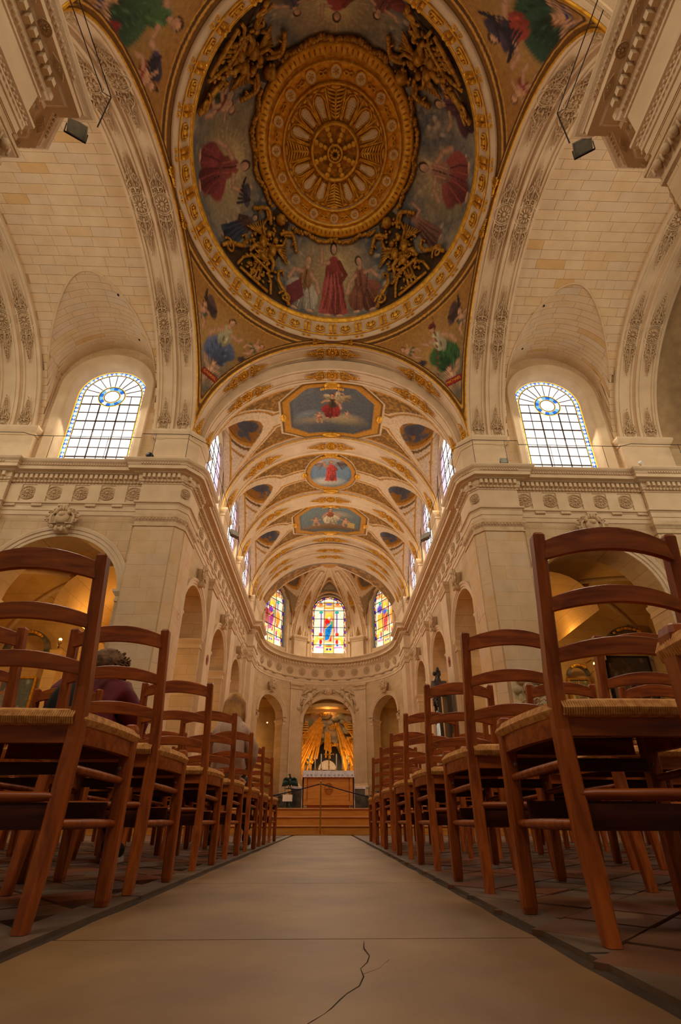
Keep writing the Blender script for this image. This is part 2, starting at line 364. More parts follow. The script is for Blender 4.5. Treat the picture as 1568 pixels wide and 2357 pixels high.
def standing(robe, robe2, skin=SK, hair=(70, 42, 24)):
    o = [('p', [(-.2, .55), (.2, .55), (.36, -.8), (-.34, -.8)], robe2), ('e', 0, .3, .24, .36, 0, robe, .08), ('e', -.06, -.3, .2, .5, .1, robe2, .1), ('e', .12, -.35, .16, .5, -.1, dk(robe2, .8), .1),
         ('l', [(-.16, .5), (-.36, .45), (-.4, .8)], .055, skin), ('l', [(.18, .5), (.34, .22), (.18, .05)], .055, dk(robe, .9)),
         ('e', 0, .82, .12, .15, 0, hair, .1), ('e', .01, .8, .08, .11, 0, skin, .1)]
    for k in range(8):
        x = -.28+.08*k; o.append(('l', [(x*.5, .3-.04*(k % 3)), (x*.8+.03, -.2), (x*1.1, -.76+.1*(k % 2))], .012, dk(robe2, .68 if k % 2 else 1.2)))
    o += [('e', -.14, -.84, .08, .04, 0, skin, .1), ('e', .14, -.84, .08, .04, 0, skin, .1)]
    return o
def wing(c, fl=1):
    o = [('e', fl*.5, .58, .34, .15, fl*.5, c, .1)]
    for k in range(7): o.append(('l', [(fl*(.3+.07*k), .62-.02*k), (fl*(.55+.07*k), .15+.1*k)], .035, dk(c, .7+.09*(k % 3))))
    return o
def putto(skin=SK, cloth=None):
    o = [('e', 0, .1, .16, .24, 0, skin, .1), ('e', 0, .48, .13, .14, 0, (120, 76, 40), .1), ('e', .02, .45, .1, .11, 0, skin, .1), ('l', [(-.12, .25), (-.34, .34)], .05, skin),
         ('l', [(.12, .25), (.34, .2)], .05, skin), ('l', [(-.08, -.08), (-.2, -.3), (-.1, -.5)], .07, skin), ('l', [(.08, -.08), (.24, -.28), (.2, -.55)], .07, skin)]
    if cloth: o.insert(1, ('e', 0, -.06, .26, .13, .3, cloth, .15))
    return o
# ------------------------------------------------------------------ constants of the church (metres, x = 0 is the axis, camera looks along +y)
CF = 5.1      # choir pier face (|x|)
CW = 5.28     # choir wall face
TF = 14.2     # transept pier face (y)
TW = 14.35    # transept wall face
DC = 8.9      # centre of the crossing
HS = 5.3      # half side of the crossing and radius of its arches
ZS = 13.35    # springing of the crossing arches
AY0, AR, AL = 32.2, 5.1, 5.3   # apse centre, half width, depth
def S2(s, q): return [(s*x, y) for x, y in q]
def wall(b, Mf, s0, s1, z0, z1, ops, mi=0, nseg=14):
    """ops: (centre, half width, springing z, bottom z, reveal depth, ratio)"""
    ops = sorted(ops); cuts = [s0]
    for c, hw, zs, zb, dp, kr in ops: cuts += [c-hw, c+hw]
    cuts.append(s1)
    def quad(a, b_, za, zb_): 
        n = max(1, int(abs(b_-a)/.6)) if curved else 1
        for i in range(n):
            u, v = a+(b_-a)*i/n, a+(b_-a)*(i+1)/n
            b.add([Mf(u, za, 0), Mf(v, za, 0), Mf(v, zb_, 0), Mf(u, zb_, 0)], [(0, 1, 2, 3)], mi)
    curved = getattr(Mf, 'curved', False)
    for i in range(0, len(cuts), 2):
        if cuts[i+1] - cuts[i] > 1e-4: quad(cuts[i], cuts[i+1], z0, z1)
    for c, hw, zs, zb, dp, kr in ops:
        if zb > z0: quad(c-hw, c+hw, z0, zb)
        a = np.linspace(PI, 0, nseg+1); S = c + hw*np.cos(a); Z = zs + hw*kr*np.sin(a)
        for i in range(nseg): b.add([Mf(S[i], Z[i], 0), Mf(S[i+1], Z[i+1], 0), Mf(S[i+1], z1, 0), Mf(S[i], z1, 0)], [(0, 1, 2, 3)], mi)
        outline = [(c-hw, max(zb, z0))] + list(zip(S, Z)) + [(c+hw, max(zb, z0))]
        b.grid([[Mf(s, z, d) for d in (0, dp)] for s, z in outline], mi)
def arch_mould(b, Mf, c, r, zs, zb, prof, kr=1, n=22, mi=0, a0=PI, a1=0):
    """prof = [(radial offset, projection towards the room)]"""
    a = np.linspace(a0, a1, n+1); st = []
    if zb is not None: st.append([Mf(c-(r+o), zb, -d) for o, d in prof])
    for x in a: st.append([Mf(c+(r+o)*math.cos(x), zs+(r+o)*kr*math.sin(x), -d) for o, d in prof])
    if zb is not None: st.append([Mf(c+(r+o), zb, -d) for o, d in prof])
    b.grid(st, mi)
ARCHIV = [(0, 0), (0, .05), (.09, .05), (.10, .075), (.19, .075), (.2, .1), (.27, .12), (.3, .12), (.31, 0)]
ENT = [(0, 9.8), (.014, 9.8), (.014, 9.82), (.03, 9.82), (.03, 9.98), (.055, 9.99), (.055, 10.18), (.07, 10.19), (.07, 10.22), (.13, 10.25), (.13, 10.32), (.02, 10.34), (.02, 11.08), (.05, 11.09),
       (.05, 11.15), (.1, 11.18), (.12, 11.24), (.14, 11.26), (.14, 11.42), (.26, 11.44), (.3, 11.47), (.44, 11.48), (.44, 11.62), (.47, 11.63), (.47, 11.67), (.5, 11.7), (.56, 11.74), (.6, 11.8), (.6, 11.84), (0, 11.9)]
CAP = [(0, 9.3), (.05, 9.32), (.05, 9.37), (.014, 9.38), (.014, 9.52), (.03, 9.53), (.06, 9.6), (.1, 9.65), (.1, 9.8), (0, 9.81)]
IMP = [(0, 13.18), (.04, 13.2), (.04, 13.28), (.1, 13.36), (.15, 13.46), (.15, 13.55), (0, 13.56)]
IMPL = [(.012, 6.55), (.03, 6.56), (.03, 6.62), (.012, 6.63), (.012, 6.74), (.04, 6.78), (.1, 6.88), (.1, 6.96), (0, 6.97)]
def rosette_b(n=12, flat=.16):
    b = B(); a = np.arange(28)*2*PI/28; b.tube(np.stack([np.cos(a)*.93, np.sin(a)*.93, a*0+.06], 1), .07, 4, closed=True)
    b.tube(np.stack([np.cos(a)*.78, np.sin(a)*.78, a*0+.05], 1), .03, 4, closed=True)
    b.add(np.concatenate([[[0, 0, .02]], np.stack([np.cos(a)*.93, np.sin(a)*.93, a*0+.02], 1)]), [(0, 1+i, 1+(i+1) % 28) for i in range(28)])
    for k in range(n):
        x = k*2*PI/n; R = np.array([[math.cos(x), -math.sin(x), 0], [math.sin(x), math.cos(x), 0], [0, 0, 1]])
        b.ell((math.cos(x)*.5, math.sin(x)*.5, .06), (.23, .1, flat), R, 6, 4)
    b.ell((0, 0, .08), (.2, .2, .2), None, 8, 5); b.tube([(math.cos(t)*.27, math.sin(t)*.27, .08) for t in a[::2]], .035, 4, closed=True)
    return b
def scroll(b, p, s, r, turns=1.3, fl=1, n=12, w=.035, h=.05):
    """volute: starts at p, s = size"""
    t = np.linspace(0, 1, n); R = r*(1-.8*t); A = s + fl*t*turns*2*PI
    cx, cy = p[0]-math.cos(s)*r, p[1]-math.sin(s)*r
    b.tube(np.stack([cx+R*np.cos(A), cy+R*np.sin(A), t*0+h], 1), w*(1-.4*t), 4)
def arab_b():
    """tapering arabesque: base at x=0 (width .84), tip at x=1"""
    b = B(); b.tube([(0, 0, .04), (.3, 0, .06), (.97, 0, .03)], [.035, .03, .012], 4)
    for f in (-1, 1):
        b.tube([(0, f*.42, .04), (.12, f*.40, .05), (.22, f*.3, .05), (.3, f*.14, .05), (.4, f*.1, .05), (.46, f*.2, .05), (.4, f*.27, .05), (.34, f*.22, .05)], [.04, .035, .03, .03, .03, .028, .02, .015], 4)
        scroll(b, (.05, f*.12), f*-.6, .12, 1.2, f, 11, .03); scroll(b, (.2, f*.05), f*.8, .09, 1.2, f, 10, .028)
        scroll(b, (.5, f*.03), f*.4, .08, 1.1, -f, 9, .025)
        for x, y, r in ((.1, .3, .05), (.16, .2, .045), (.3, .3, .04), (.52, .13, .045), (.62, .09, .045), (.7, .07, .04), (.78, .06, .035), (.85, .045, .03), (.24, .38, .03)):
            b.ell((x, f*y, .05), (r*1.5, r*.7, .045), np.array([[math.cos(f*.6), -math.sin(f*.6), 0], [math.sin(f*.6), math.cos(f*.6), 0], [0, 0, 1]]), 6, 4)
    for x, r in ((.02, .06), (.34, .05), (.6, .04), (.75, .03), (.98, .03)): b.ell((x, 0, .06), (r*1.2, r, .05), None, 6, 4)
    b.tube([(0, -.42, .04), (.05, -.2, .04), (.07, 0, .04), (.05, .2, .04), (0, .42, .04)], .03, 4)
    return b
ROS_S = rosette_b().mesh('rosette', M['carved'], True); ROS_G = rosette_b().mesh('rosette', M['gold'], True); ROS_D = rosette_b(10).mesh('rosette', M['goldf'], True)
rg_ = B(); a_ = np.arange(32)*2*PI/32; rg_.tube(np.stack([np.cos(a_)*1.12, np.sin(a_)*1.12, a_*0+.05], 1), .09, 5, closed=True); rg_.tube(np.stack([np.cos(a_)*1.28, np.sin(a_)*1.28, a_*0+.03], 1), .05, 4, closed=True); rg_.add(np.stack([np.cos(a_)*1.28, np.sin(a_)*1.28, a_*0+.012], 1), [tuple(range(32))]); RRG = rg_.mesh('roundel_ring', M['plaster'], True)
ARB_S = arab_b().mesh('arabesque', M['carved'], True); ARB_G = arab_b().mesh('arabesque', M['gold'], True)
def keystone_b():
    b = B(); b.box((0, 0, .16), (.5, .22, .5)); b.box((0, .02, -.15), (.34, .2, .3))
    b.ell((0, -.14, .22), (.2, .09, .24), None, 10, 6); b.ell((0, -.2, .3), (.1, .08, .1), None, 8, 5)
    for f in (-1, 1):
        for k, (x, z, r) in enumerate(((.3, .4, .09), (.36, .1, .08), (.2, .52, .07), (.24, -.14, .06), (.42, .27, .05))):
            q = np.linspace(0, 8.5, 14); R = r*(1-.09*q)
            b.tube(np.stack([f*(x+R*np.cos(q)), q*0-.14, z+R*np.sin(q)], 1), .028, 4)
        b.tube([(f*.12, -.15, .0), (f*.3, -.14, -.02), (f*.3, -.14, .3), (f*.18, -.14, .46)], .035, 5)
        b.ell((f*.08, -.16, -.24), (.05, .05, .12), None, 6, 4)
    for k in range(7): a = PI*k/6; b.ell((.17*math.cos(a), -.18, .42+.15*math.sin(a)), (.05, .05, .1), None, 6, 4)
    b.ell((0, -.16, .62), (.07, .07, .09), None, 7, 4)
    return b
KEY = keystone_b().mesh('keystone', M['carved'], True)
def blockmesh(w, h, d=.02):
    b = B(); b.box((0, 0, d/2), (w, h, d), taper=1); return b
# ------------------------------------------------------------------ floor
fl = struct('floor')
b = B(); b.add([(-16, -7, -.012), (16, -7, -.012), (16, 20, -.012), (-16, 20, -.012)], [(0, 1, 2, 3)]); part('floor_base', b, M['grout'], fl)
rng = random.Random(5)
def slabmesh(w, l, seed):
    r = random.Random(seed); b = B(); nx, ny = 6, max(4, int(l/.2)); e = .0025
    P = []
    for j in range(ny+1):
        row = []
        for i in range(nx+1):
            x = -w/2+w*i/nx; y = l*j/ny; z = 0.0
            if i in (0, nx): x += r.uniform(-.006, .006); z = -.004
            if j in (0, ny): z = -.004
            row.append((x, y+e*(1 if j == 0 else -1 if j == ny else 0), z))
        P.append(row)
    b.grid(P); P = np.array(P); edge = list(P[0]) + list(P[1:, -1]) + list(P[-1, ::-1][1:]) + list(P[::-1, 0][1:-1])
    edge = np.array(edge); lo = edge.copy(); lo[:, 2] = -.05; b.grid(np.stack([edge, lo]), cv=True); return b
for i, (y0, y1) in enumerate(((-1.5, -.3), (-.3, 1.25), (1.25, 2.29), (2.29, 2.95), (2.95, 4.32), (4.32, 5.7), (5.7, 7.1), (7.1, 8.5), (8.5, 9.8))):
    o = part('paving_slab', slabmesh(1.02, y1-y0, i), M['slab'], fl, True); o.location = (-.1, y0, 0)
# crack in the near slab
b = B(); cr = [(-.07, .74), (-.055, .765), (-.04, .79), (-.03, .812), (-.02, .84), (-.008, .87), (.012, .905), (.022, .955), (.02, 1.0), (.034, 1.04), (.042, 1.09), (.036, 1.15), (.04, 1.21)]
b.tube([(x, y, -.0006) for x, y in cr], [.0008, .0014, .001, .0016, .0018, .0015, .0017, .002, .0014, .0016, .001, .0012, .0005], 4); part('crack', b, M['grout'], fl)
b = B(); b.tube([(.02, .965, -.0003), (.05, 1.0, -.0003), (.075, 1.06, -.0003)], [.0007, .0006, .0003], 4); part('crack', b, M['grout'], fl)
def tilemesh(w, l, m):
    b = B(); b.box((0, 0, -.01), (w, l, .02)); b.V[-1][4:, :2] *= 1; return b.mesh('floor_tile', m)
tms = [tilemesh(.19, .19, M[k]) for k in ('tile1', 'tile2', 'tile3')]
stuff = B(); cand = []
c45 = math.sqrt(.5); pit = .2
for i in range(-90, 90):
    for j in range(-90, 90):
        x = (i-j)*pit*c45; y = 5 + (i+j)*pit*c45
        if -.6 < y < 13.9 and abs(x) < 8.5:
            for s in (-1, 1):
                pass
            if x < -.66-.1 or x > .46+.1: cand.append((math.hypot(x, y-.2)*(1 if abs(x) < .9*y+.6 else 9), x, y))
cand.sort(); cnt = {0: 0}
for k, (d, x, y) in enumerate(cand):
    z = rng.uniform(-.0025, .0015)
    if k < 300:
        link('floor_tile', tms[rng.choice((0, 0, 1, 2))], fl, Matrix.Translation((x, y, z)) @ Matrix.Rotation(PI/4, 4, 'Z'))
    else:
        h = .095*math.sqrt(2); stuff.add([(x-h, y, z), (x, y-h, z), (x+h, y, z), (x, y+h, z)], [(0, 1, 2, 3)], rng.choice((0, 0, 1, 2)))
part('floor_tiles_far', stuff, [M['tile1'], M['tile2'], M['tile3']], fl, kind='stuff')
for s, x in ((-1, -.70), (1, .50)):   # narrow border stones beside the aisle
    for k in range(14):
        b = B(); b.box((x, -1.3+k*.8+.4, -.012), (.1, .785, .022)); part('border_stone', b, M['tile2'], fl)
# ------------------------------------------------------------------ choir side walls
def flatx(s): 
    f = lambda q, z, d: (s*(CW+d), q, z); return f
def flaty(q, z, d): return (q, TW+d, z)
BAYS = [17.45, 22.15, 26.85]
PIL = [(14.47, 15.65), (19.2, 20.2), (23.9, 24.9), (29.0, 29.9)]
PF = CF   # pilaster face
trim = struct('trim_1', 'stone entablature with rosettes and dentils round choir, apse and far transept')
dent = {-1: B(), 1: B()}
def dentils(b, path, side, z0, z1, o0, o1, pitch, w):
    p = np.asarray(path, float)
    for a, c in zip(p[:-1], p[1:]):
        L = np.linalg.norm(c-a)
        if L < .12: continue
        t = (c-a)/L; nrm = np.array([-t[1], t[0]])*side; k = max(1, int(L/pitch)); R = np.array([[t[0], nrm[0], 0], [t[1], nrm[1], 0], [0, 0, 1]])
        for i in range(k):
            q = a + t*L*(i+.5)/k + nrm*(o0+o1)/2; b.box((q[0], q[1], (z0+z1)/2), (w, o1-o0, z1-z0), R)
apse_pts = lambda n, a0=-PI/2, a1=PI/2, ex=0: [((AR+ex)*math.sin(a), AY0+(AL+ex)*math.cos(a)) for a in np.linspace(a0, a1, n)]
for s in (-1, 1):
    nm = 'wall_left' if s < 0 else 'wall_right'
    W = struct(nm); f = flatx(s)
    b = B(); wall(b, f, 14.3, 32.2, -.05, 9.9, [(y, 1.5, 7.0, -1, 1.0, 1) for y in BAYS])
    wall(b, f, 14.3, 32.2, 9.9, 18.2, [(y, 1.35, 15.45, 11.9, .55, 1) for y in BAYS])
    part('wall_face', b, M['stone'], W)
    for y in BAYS:
        b = B(); arch_mould(b, f, y, 1.5, 7.0, None, ARCHIV); part('archivolt', b, M['plaster'], W)
        link('keystone', KEY, W, frame((s*(CW-.12), y, 8.9), (0, -s, 0), (0, 0, 1), (.8, 1.0, .95)))
        for e in (-1, 1):
            b = B(); path = [(s*(CW+1.0), y+e*1.5), (s*CW, y+e*1.5), (s*CW, y+e*1.88)]
            b.strip(IMPL, path, side=e*s); part('impost', b, M['plaster'], W)
        b = B(); arch_mould(b, f, y, 1.35, 15.45, 11.9, [(0, 0), (0, .06), (.12, .08), (.22, .08), (.24, 0)], n=18); part('window_surround', b, M['plaster'], W)
    for i, (y0, y1) in enumerate(PIL[1:]):
        b = B(); b.box((s*(PF+.15), (y0+y1)/2, 4.6), (.3, y1-y0, 9.9)); part('pilaster', b, M['plaster'], W)
        b = B(); b.strip(CAP, [(s*CW, y0), (s*PF, y0), (s*PF, y1), (s*CW, y1)], side=s); part('capital', b, M['carved'], W)
        b = B(); b.box((s*(PF+.1), (y0+y1)/2, 12.6), (.4, (y1-y0), 1.6)); b.strip(IMP, [(s*CW, y0), (s*(PF-.1), y0), (s*(PF-.1), y1), (s*CW, y1)], side=s); part('attic_pier', b, M['plaster'], W)
    # small round consecration crosses painted on the piers
    for yy, xx in ((15.2, CF), (19.7, CF)):
        b = B(); a = np.arange(24)*2*PI/24; b.tube(np.stack([a*0, np.cos(a)*.17, np.sin(a)*.24], 1)*.9, .012, 4, closed=True)
        b.box((0, 0, 0), (.012, .05, .28)); b.box((0, 0, .03), (.012, .2, .05)); b.ell((0, 0, 0), (.01, .08, .09)); o = part('painted_cross', b, M['red'], W); o.location = (s*(xx-.01), yy, 6.5 if yy < 16 else 6.3)
# crossing piers (far) and transept walls
FARP = [(6.75, TW), (6.75, TF), (5.35, TF), (5.12, TF+.25), (CF, TF+.3), (CF, 15.65), (CW, 15.65)]
for s in (-1, 1):
    nm = 'wall_transept_left' if s < 0 else 'wall_transept_right'
    W = struct(nm)
    XB = s*9.05
    fy = lambda q, z, d: (q, TW+d, z)
    b = B(); lo, hi = (-16, -6.0) if s < 0 else (6.0, 16)
    wall(b, fy, lo, hi, -.05, 9.9, [(XB, 2.15, 6.8, -1, 1.0, 1)], nseg=22)
    wall(b, fy, lo, hi, 9.9, 19.2, [(XB, 1.6, 15.98, 11.9, .5, 1)], nseg=22); part('wall_face', b, M['stone'], W)
    b = B(); arch_mould(b, fy, XB, 2.15, 6.8, None, [(0, 0), (0, .05), (.11, .05), (.12, .08), (.24, .08), (.25, .11), (.34, .13), (.38, .13), (.39, 0)], n=30); part('archivolt', b, M['plaster'], W)
    for e in (-1, 1):
        b = B(); b.strip(IMPL, [(XB+e*2.15, TW+1.0), (XB+e*2.15, TW), (XB+e*2.6, TW)], side=-e); part('impost', b, M['plaster'], W)
    link('keystone', KEY, W, frame((XB+s*.1, TW-.12, 9.32), (1, 0, 0), (0, 0, 1), (1.25, 1.2, 1.0)))
    # sunk panel outline above the arch
    b = B()
    for d in (0, .05): b.tube([(XB-2.2, TW, 8.0-d), (XB-2.2, TW, 9.6-d), (XB+2.2, TW, 9.6-d), (XB+2.2, TW, 8.0-d)], .012, 4)
    part('panel_moulding', b, M['plaster'], W)
    # window surround: deep roll and outer fillet
    b = B(); arch_mould(b, fy, XB, 1.6, 15.95, 11.9, [(-.18, -.5), (-.17, -.3), (-.12, .0), (0, .05), (.16, .06), (.2, .1), (.26, .1), (.28, 0)], n=34); part('window_surround', b, M['plaster'], W, True)
    # pier body and attic
    pp = S2(s, FARP)
    b = B(); q = pp + [(s*CW, 16.0), (s*6.75, 16.0)]
    b.poly([(x, y, -.05) for x, y in q], (0, 0, 9.4)); b.poly([(x, y, 9.3) for x, y in q], (0, 0, 2.4)); part('pier', b, M['stone'], W)
    # attic pier
    qa = [(s*6.6, TW), (s*6.6, TF-.05), (s*5.42, TF-.05), (s*5.05, TF+.35), (s*5.05, 15.5), (s*CW, 15.5)]
    b = B(); b.poly([(x, y, 11.8) for x, y in qa + [(s*6.6, 15.5)]], (0, 0, 1.72)); b.strip([(0, 11.85), (.08, 11.86), (.08, 12.3), (.03, 12.36), (0, 12.36)], qa[:-1], side=s)
    b.strip(IMP, qa, side=s); part('attic_pier', b, M['plaster'], W)
    b = B(); b.strip(CAP, pp, side=s); part('capital', b, M['carved'], W)
    # eggs of the capital, one joined part
    b = B(); p = np.array(pp)
    for a_, c_ in zip(p[:-1], p[1:]):
        L = np.linalg.norm(c_-a_)
        if L < .2: continue
        t = (c_-a_)/L; nrm = np.array([-t[1], t[0]])*s; k = int(L/.11)
        for i in range(k):
            q2 = a_+t*L*(i+.5)/k+nrm*.07; b.ell((q2[0], q2[1], 9.6), (.035, .035, .05), None, 5, 3)
    part('egg_moulding', b, M['carved'], W, kind='stuff')
    # facing blocks of the pier shafts: each its own stone
    r = random.Random(40+s)
    faces = [((s*6.7, TF), (s*5.38, TF), (0, -1)), ((s*5.35, TF), (s*5.12, TF+.25), None), ((s*CF, TF+.32), (s*CF, 15.62), (-s, 0)), ((s*11.6, TF), (s*12.9, TF), (0, -1))]
    for a_, c_, nn in faces:
        a_ = np.array(a_); c_ = np.array(c_); L = np.linalg.norm(c_-a_); t = (c_-a_)/L
        n_ = np.array(nn) if nn else np.array([-t[1], t[0]])*s
        z = .0; row = 0
        while z < 9.25:
            h = r.choice((.42, .46, .5)); h = min(h, 9.3-z)
            cuts = [0, L] if L < .6 else ([0, L*.42, L] if row % 2 else [0, L*.64, L])
            for u0, u1 in zip(cuts[:-1], cuts[1:]):
                bb = blockmesh(u1-u0-.004, h-.004, .016+r.uniform(0, .004)); cc = a_+t*(u0+u1)/2
                link('stone_block', bb.mesh('stone_block', M[r.choice(('block1', 'block1', 'block2', 'block3'))]), W, frame((cc[0], cc[1], z+h/2), (t[0], t[1], 0), (n_[0], n_[1], 0)))
            z += h; row += 1
    # second transept pilaster (outer) with its attic
    x0, x1 = 11.5, 13.0
    b = B(); b.box((s*(x0+x1)/2, TW, 4.6), (x1-x0, .3, 9.9)); part('pilaster', b, M['plaster'], W)
    b = B(); b.strip(CAP, [(s*x0, TW), (s*x0, TF), (s*x1, TF), (s*x1, TW)], side=-s); part('capital', b, M['carved'], W)
    b = B(); b.box((s*12.05, TW, 12.6), (1.9, .5, 1.6)); b.strip(IMP, [(s*11.1, TW), (s*11.1, TF-.1), (s*13.0, TF-.1), (s*13.0, TW)], side=-s); part('attic_pier', b, M['plaster'], W)
    # far aisle chapels seen through the transept arch
# entablature: one continuous moulding per side plus the apse
for s in (-1, 1):
    path = S2(s, [(16, TW), (13.0, TW), (13.0, TF), (11.5, TF), (11.5, TW)] + FARP + [(CW, 29.6), (4.85, 29.6), (4.85, 31.2), (AR, 31.35), (AR, 32.2)])
    b = B(); b.strip(ENT, path, side=s); part('entablature', b, M['plaster'], trim)
    b = B(); dentils(b, path, s, 11.25, 11.42, .14, .24, .17, .1); part('dentils', b, M['plaster'], trim, kind='stuff')
    b = B(); dentils(b, path, s, 11.14, 11.24, .05, .13, .12, .06); part('leaf_moulding', b, M['carved'], trim, kind='stuff')
    b = B(); dentils(b, path, s, 11.63, 11.69, .45, .5, .09, .045); part('bead_moulding', b, M['carved'], trim, kind='stuff')
    # guttae strips and rosettes on the frieze
    for k in range(10):
        x = s*(7.05 + .93*k)
        if 11.4 < abs(x) < 13.1: continue
        link('rosette', ROS_S, trim, frame((x, TW-.03, 10.74), (1, 0, 0), (0, -1, 0), .29))
        b = B(); b.box((x+s*.46, TW-.07, 10.2), (.36, .06, .08))
        for j in range(6): b.box((x+s*.46-.15+.06*j, TW-.09, 10.15), (.035, .06, .05))
        part('guttae', b, M['plaster'], trim)
        b = B(); b.box((x+s*.46, TW-.045, 10.71), (.42, .03, .73)); part('metope_slab', b, M['plaster'], trim)
    for k in range(15):
        y = 16.0 + .93*k
        if y > 28.7: continue
        link('rosette', ROS_S, trim, frame((s*(CW-.03), y, 10.74), (0, 1, 0), (-s, 0, 0), .28))
        b = B(); b.box((s*(CW-.07), y+.46, 10.2), (.06, .36, .09)); part('guttae', b, M['plaster'], trim)
    link('rosette', ROS_S, trim, frame((s*5.2, TF+.07, 10.74), (-s, 1.0, 0), (-s, -1, 0), (.2, .2, .25)))
# ------------------------------------------------------------------ apse
WA = struct('wall_apse')
def apf(q, z, d):   # q = angle
    return ((AR+d)*math.sin(q), AY0+(AL+d)*math.cos(q), z)
apf.curved = False
AZ = [0, -.98, .98]
b = B()
def awall(z0, z1, ops):
    """apse wall by angle columns"""
    n = 96; q = np.linspace(-PI/2, PI/2, n+1)
    def top(a):
        for c, hw, zs, zb, dp, kr in ops:
            if abs(a-c) < hw-1e-6: return (zb, zs+kr*math.sqrt(hw*hw-(a-c)**2))
        return None
    ed = sorted(set(list(np.round(q, 5)) + [round(c+e*hw*math.cos(t), 5) for c, hw, *_ in ops for e in (-1, 1) for t in np.linspace(0, PI/2, 9)]))
    for a, c in zip(ed[:-1], ed[1:]):
        ta, tc, tm = top(a), top(c), top((a+c)/2)
        if tm is None: b.add([apf(a, z0, 0), apf(c, z0, 0), apf(c, z1, 0), apf(a, z1, 0)], [(0, 1, 2, 3)])
        else:
            za = ta[1] if ta else None; zc = tc[1] if tc else None; zsv = [o for o in ops if abs((a+c)/2-o[0]) < o[1]][0][2]
            za = za or zsv; zc = zc or zsv
            b.add([apf(a, za, 0), apf(c, zc, 0), apf(c, z1, 0), apf(a, z1, 0)], [(0, 1, 2, 3)])
            if tm[0] > z0: b.add([apf(a, z0, 0), apf(c, z0, 0), apf(c, tm[0], 0), apf(a, tm[0], 0)], [(0, 1, 2, 3)])
    for c, hw, zs, zb, dp, kr in ops:
        t = np.linspace(PI, 0, 19); ol = [(c-hw, max(z0, zb))] + [(c+hw*math.cos(x), zs+kr*hw*math.sin(x)) for x in t] + [(c+hw, max(z0, zb))]
        b.grid([[apf(u, z, d) for d in (0, dp)] for u, z in ol])
AOPS = [(0, .375, 6.9, -1, .9, 5.0), (-.98, .27, 7.1, -1, .9, 5.2), (.98, .27, 7.1, -1, .9, 5.2)]
AWIN = [(0, .275, 16.1, 12.4, .35, 5.2), (-.98, .27, 16.1, 12.4, .35, 5.2), (.98, .27, 16.1, 12.4, .35, 5.2)]
awall(.0, 9.9, AOPS); awall(9.9, 18.6, AWIN); part('wall_face', b, M['stone'], WA)
for c, hw, zs, zb, dp, kr in AOPS:
    b = B(); k = kr*hw; t = np.linspace(PI, 0, 25)
    prof = [(0, 0), (0, .05), (.09, .05), (.1, .08), (.2, .08), (.24, .12), (.28, .12), (.29, 0)]
    b.grid([[apf(c+(hw+o/4.7)*math.cos(x), zs+(k+o)*math.sin(x), -d) for o, d in prof] for x in t]); part('archivolt', b, M['plaster'], WA)
    for e in (-1, 1):
        b = B(); b.grid([[apf(c+e*(hw+dq), z, -o) for o, z in IMPL] for dq in (-.002, .02, .05)]); b.grid([[apf(c+e*(hw-o/4.7), z-0, dd) for o, z in IMPL] for dd in (-.1, .4, .9)]); part('impost', b, M['plaster'], WA)
    if c: link('keystone', KEY, WA, frame(apf(c, 9.0, -.14), (math.cos(c), -math.sin(c), 0), (0, 0, 1), (1., 1.0, 1.0)))
for c, hw, zs, zb, dp, kr in AWIN:
    b = B(); k = kr*hw; t = np.linspace(PI, 0, 23); prof = [(0, 0), (0, .06), (.08, .07), (.1, .03), (.22, .03), (.24, .09), (.34, .09), (.35, 0)]
    st = [[apf(c-(hw+o/4.7), 11.9, -d) for o, d in prof]] + [[apf(c+(hw+o/4.7)*math.cos(x), zs+(k+o)*math.sin(x), -d) for o, d in prof] for x in t] + [[apf(c+(hw+o/4.7), 11.9, -d) for o, d in prof]]
    b.grid(st); part('window_surround', b, M['plaster'], WA)
    for e in (-1, 1):     # dark roundels beside the window
        for z in (13.2, 14.5, 15.8):
            link('rosette', ROS_D, WA, frame(apf(c+e*(hw+.06), z, -.1), (math.cos(c), -math.sin(c), 0), (-math.sin(c), -math.cos(c), 0), .1))
# fluted pilasters either side of the central arch and plain ones further out
for c in (-.50, .50):
    P0 = np.array(apf(c, 0, -.1)); u = np.array([math.cos(c), -math.sin(c)*AL/AR, 0]); u /= np.linalg.norm(u); n_ = np.array([u[1], -u[0], 0])
    hwid = .46; b = B(); prof = [(-hwid-.02, -.3), (-hwid-.02, 0)]
    x = -hwid+.06
    for k in range(7):
        w = .092; prof += [(x, 0)] + [(x+w/2-w/2*math.cos(t), -.035*math.sin(t)) for t in np.linspace(.4, PI-.4, 4)] + [(x+w, 0)]; x += w+.03
    prof += [(hwid+.02, 0), (hwid+.02, -.3)]
    b.grid([[P0+u*a+n_*d+np.array([0, 0, z]) for a, d in prof] for z in (2.6, 9.35)]); part('fluted_shaft', b, M['plaster'], WA)
    b = B(); q = [P0+u*a+n_*d for a, d in ((-hwid-.02, -.3), (-hwid-.02, 0), (hwid+.02, 0), (hwid+.02, -.3))]; b.strip(CAP, [(v[0], v[1]) for v in q], side=1 if False else -1)
    for k in range(7):
        v = P0+u*(-.36+.12*k)+n_*.1; b.ell((v[0], v[1], 9.6), (.045, .045, .05), None, 6, 4)
    part('capital', b, M['carved'], WA)
    b = B(); b.strip([(0, 2.0), (.1, 2.0), (.1, 2.28), (.14, 2.32), (.14, 2.42), (.06, 2.5), (.06, 2.56), (0, 2.62)], [(v[0], v[1]) for v in q], side=-1); b.strip([(.1, .4), (.14, .5), (.14, 2.0), (0, 2.02)], [(v[0], v[1]) for v in q], side=-1); part('pilaster_base', b, M['plaster'], WA)
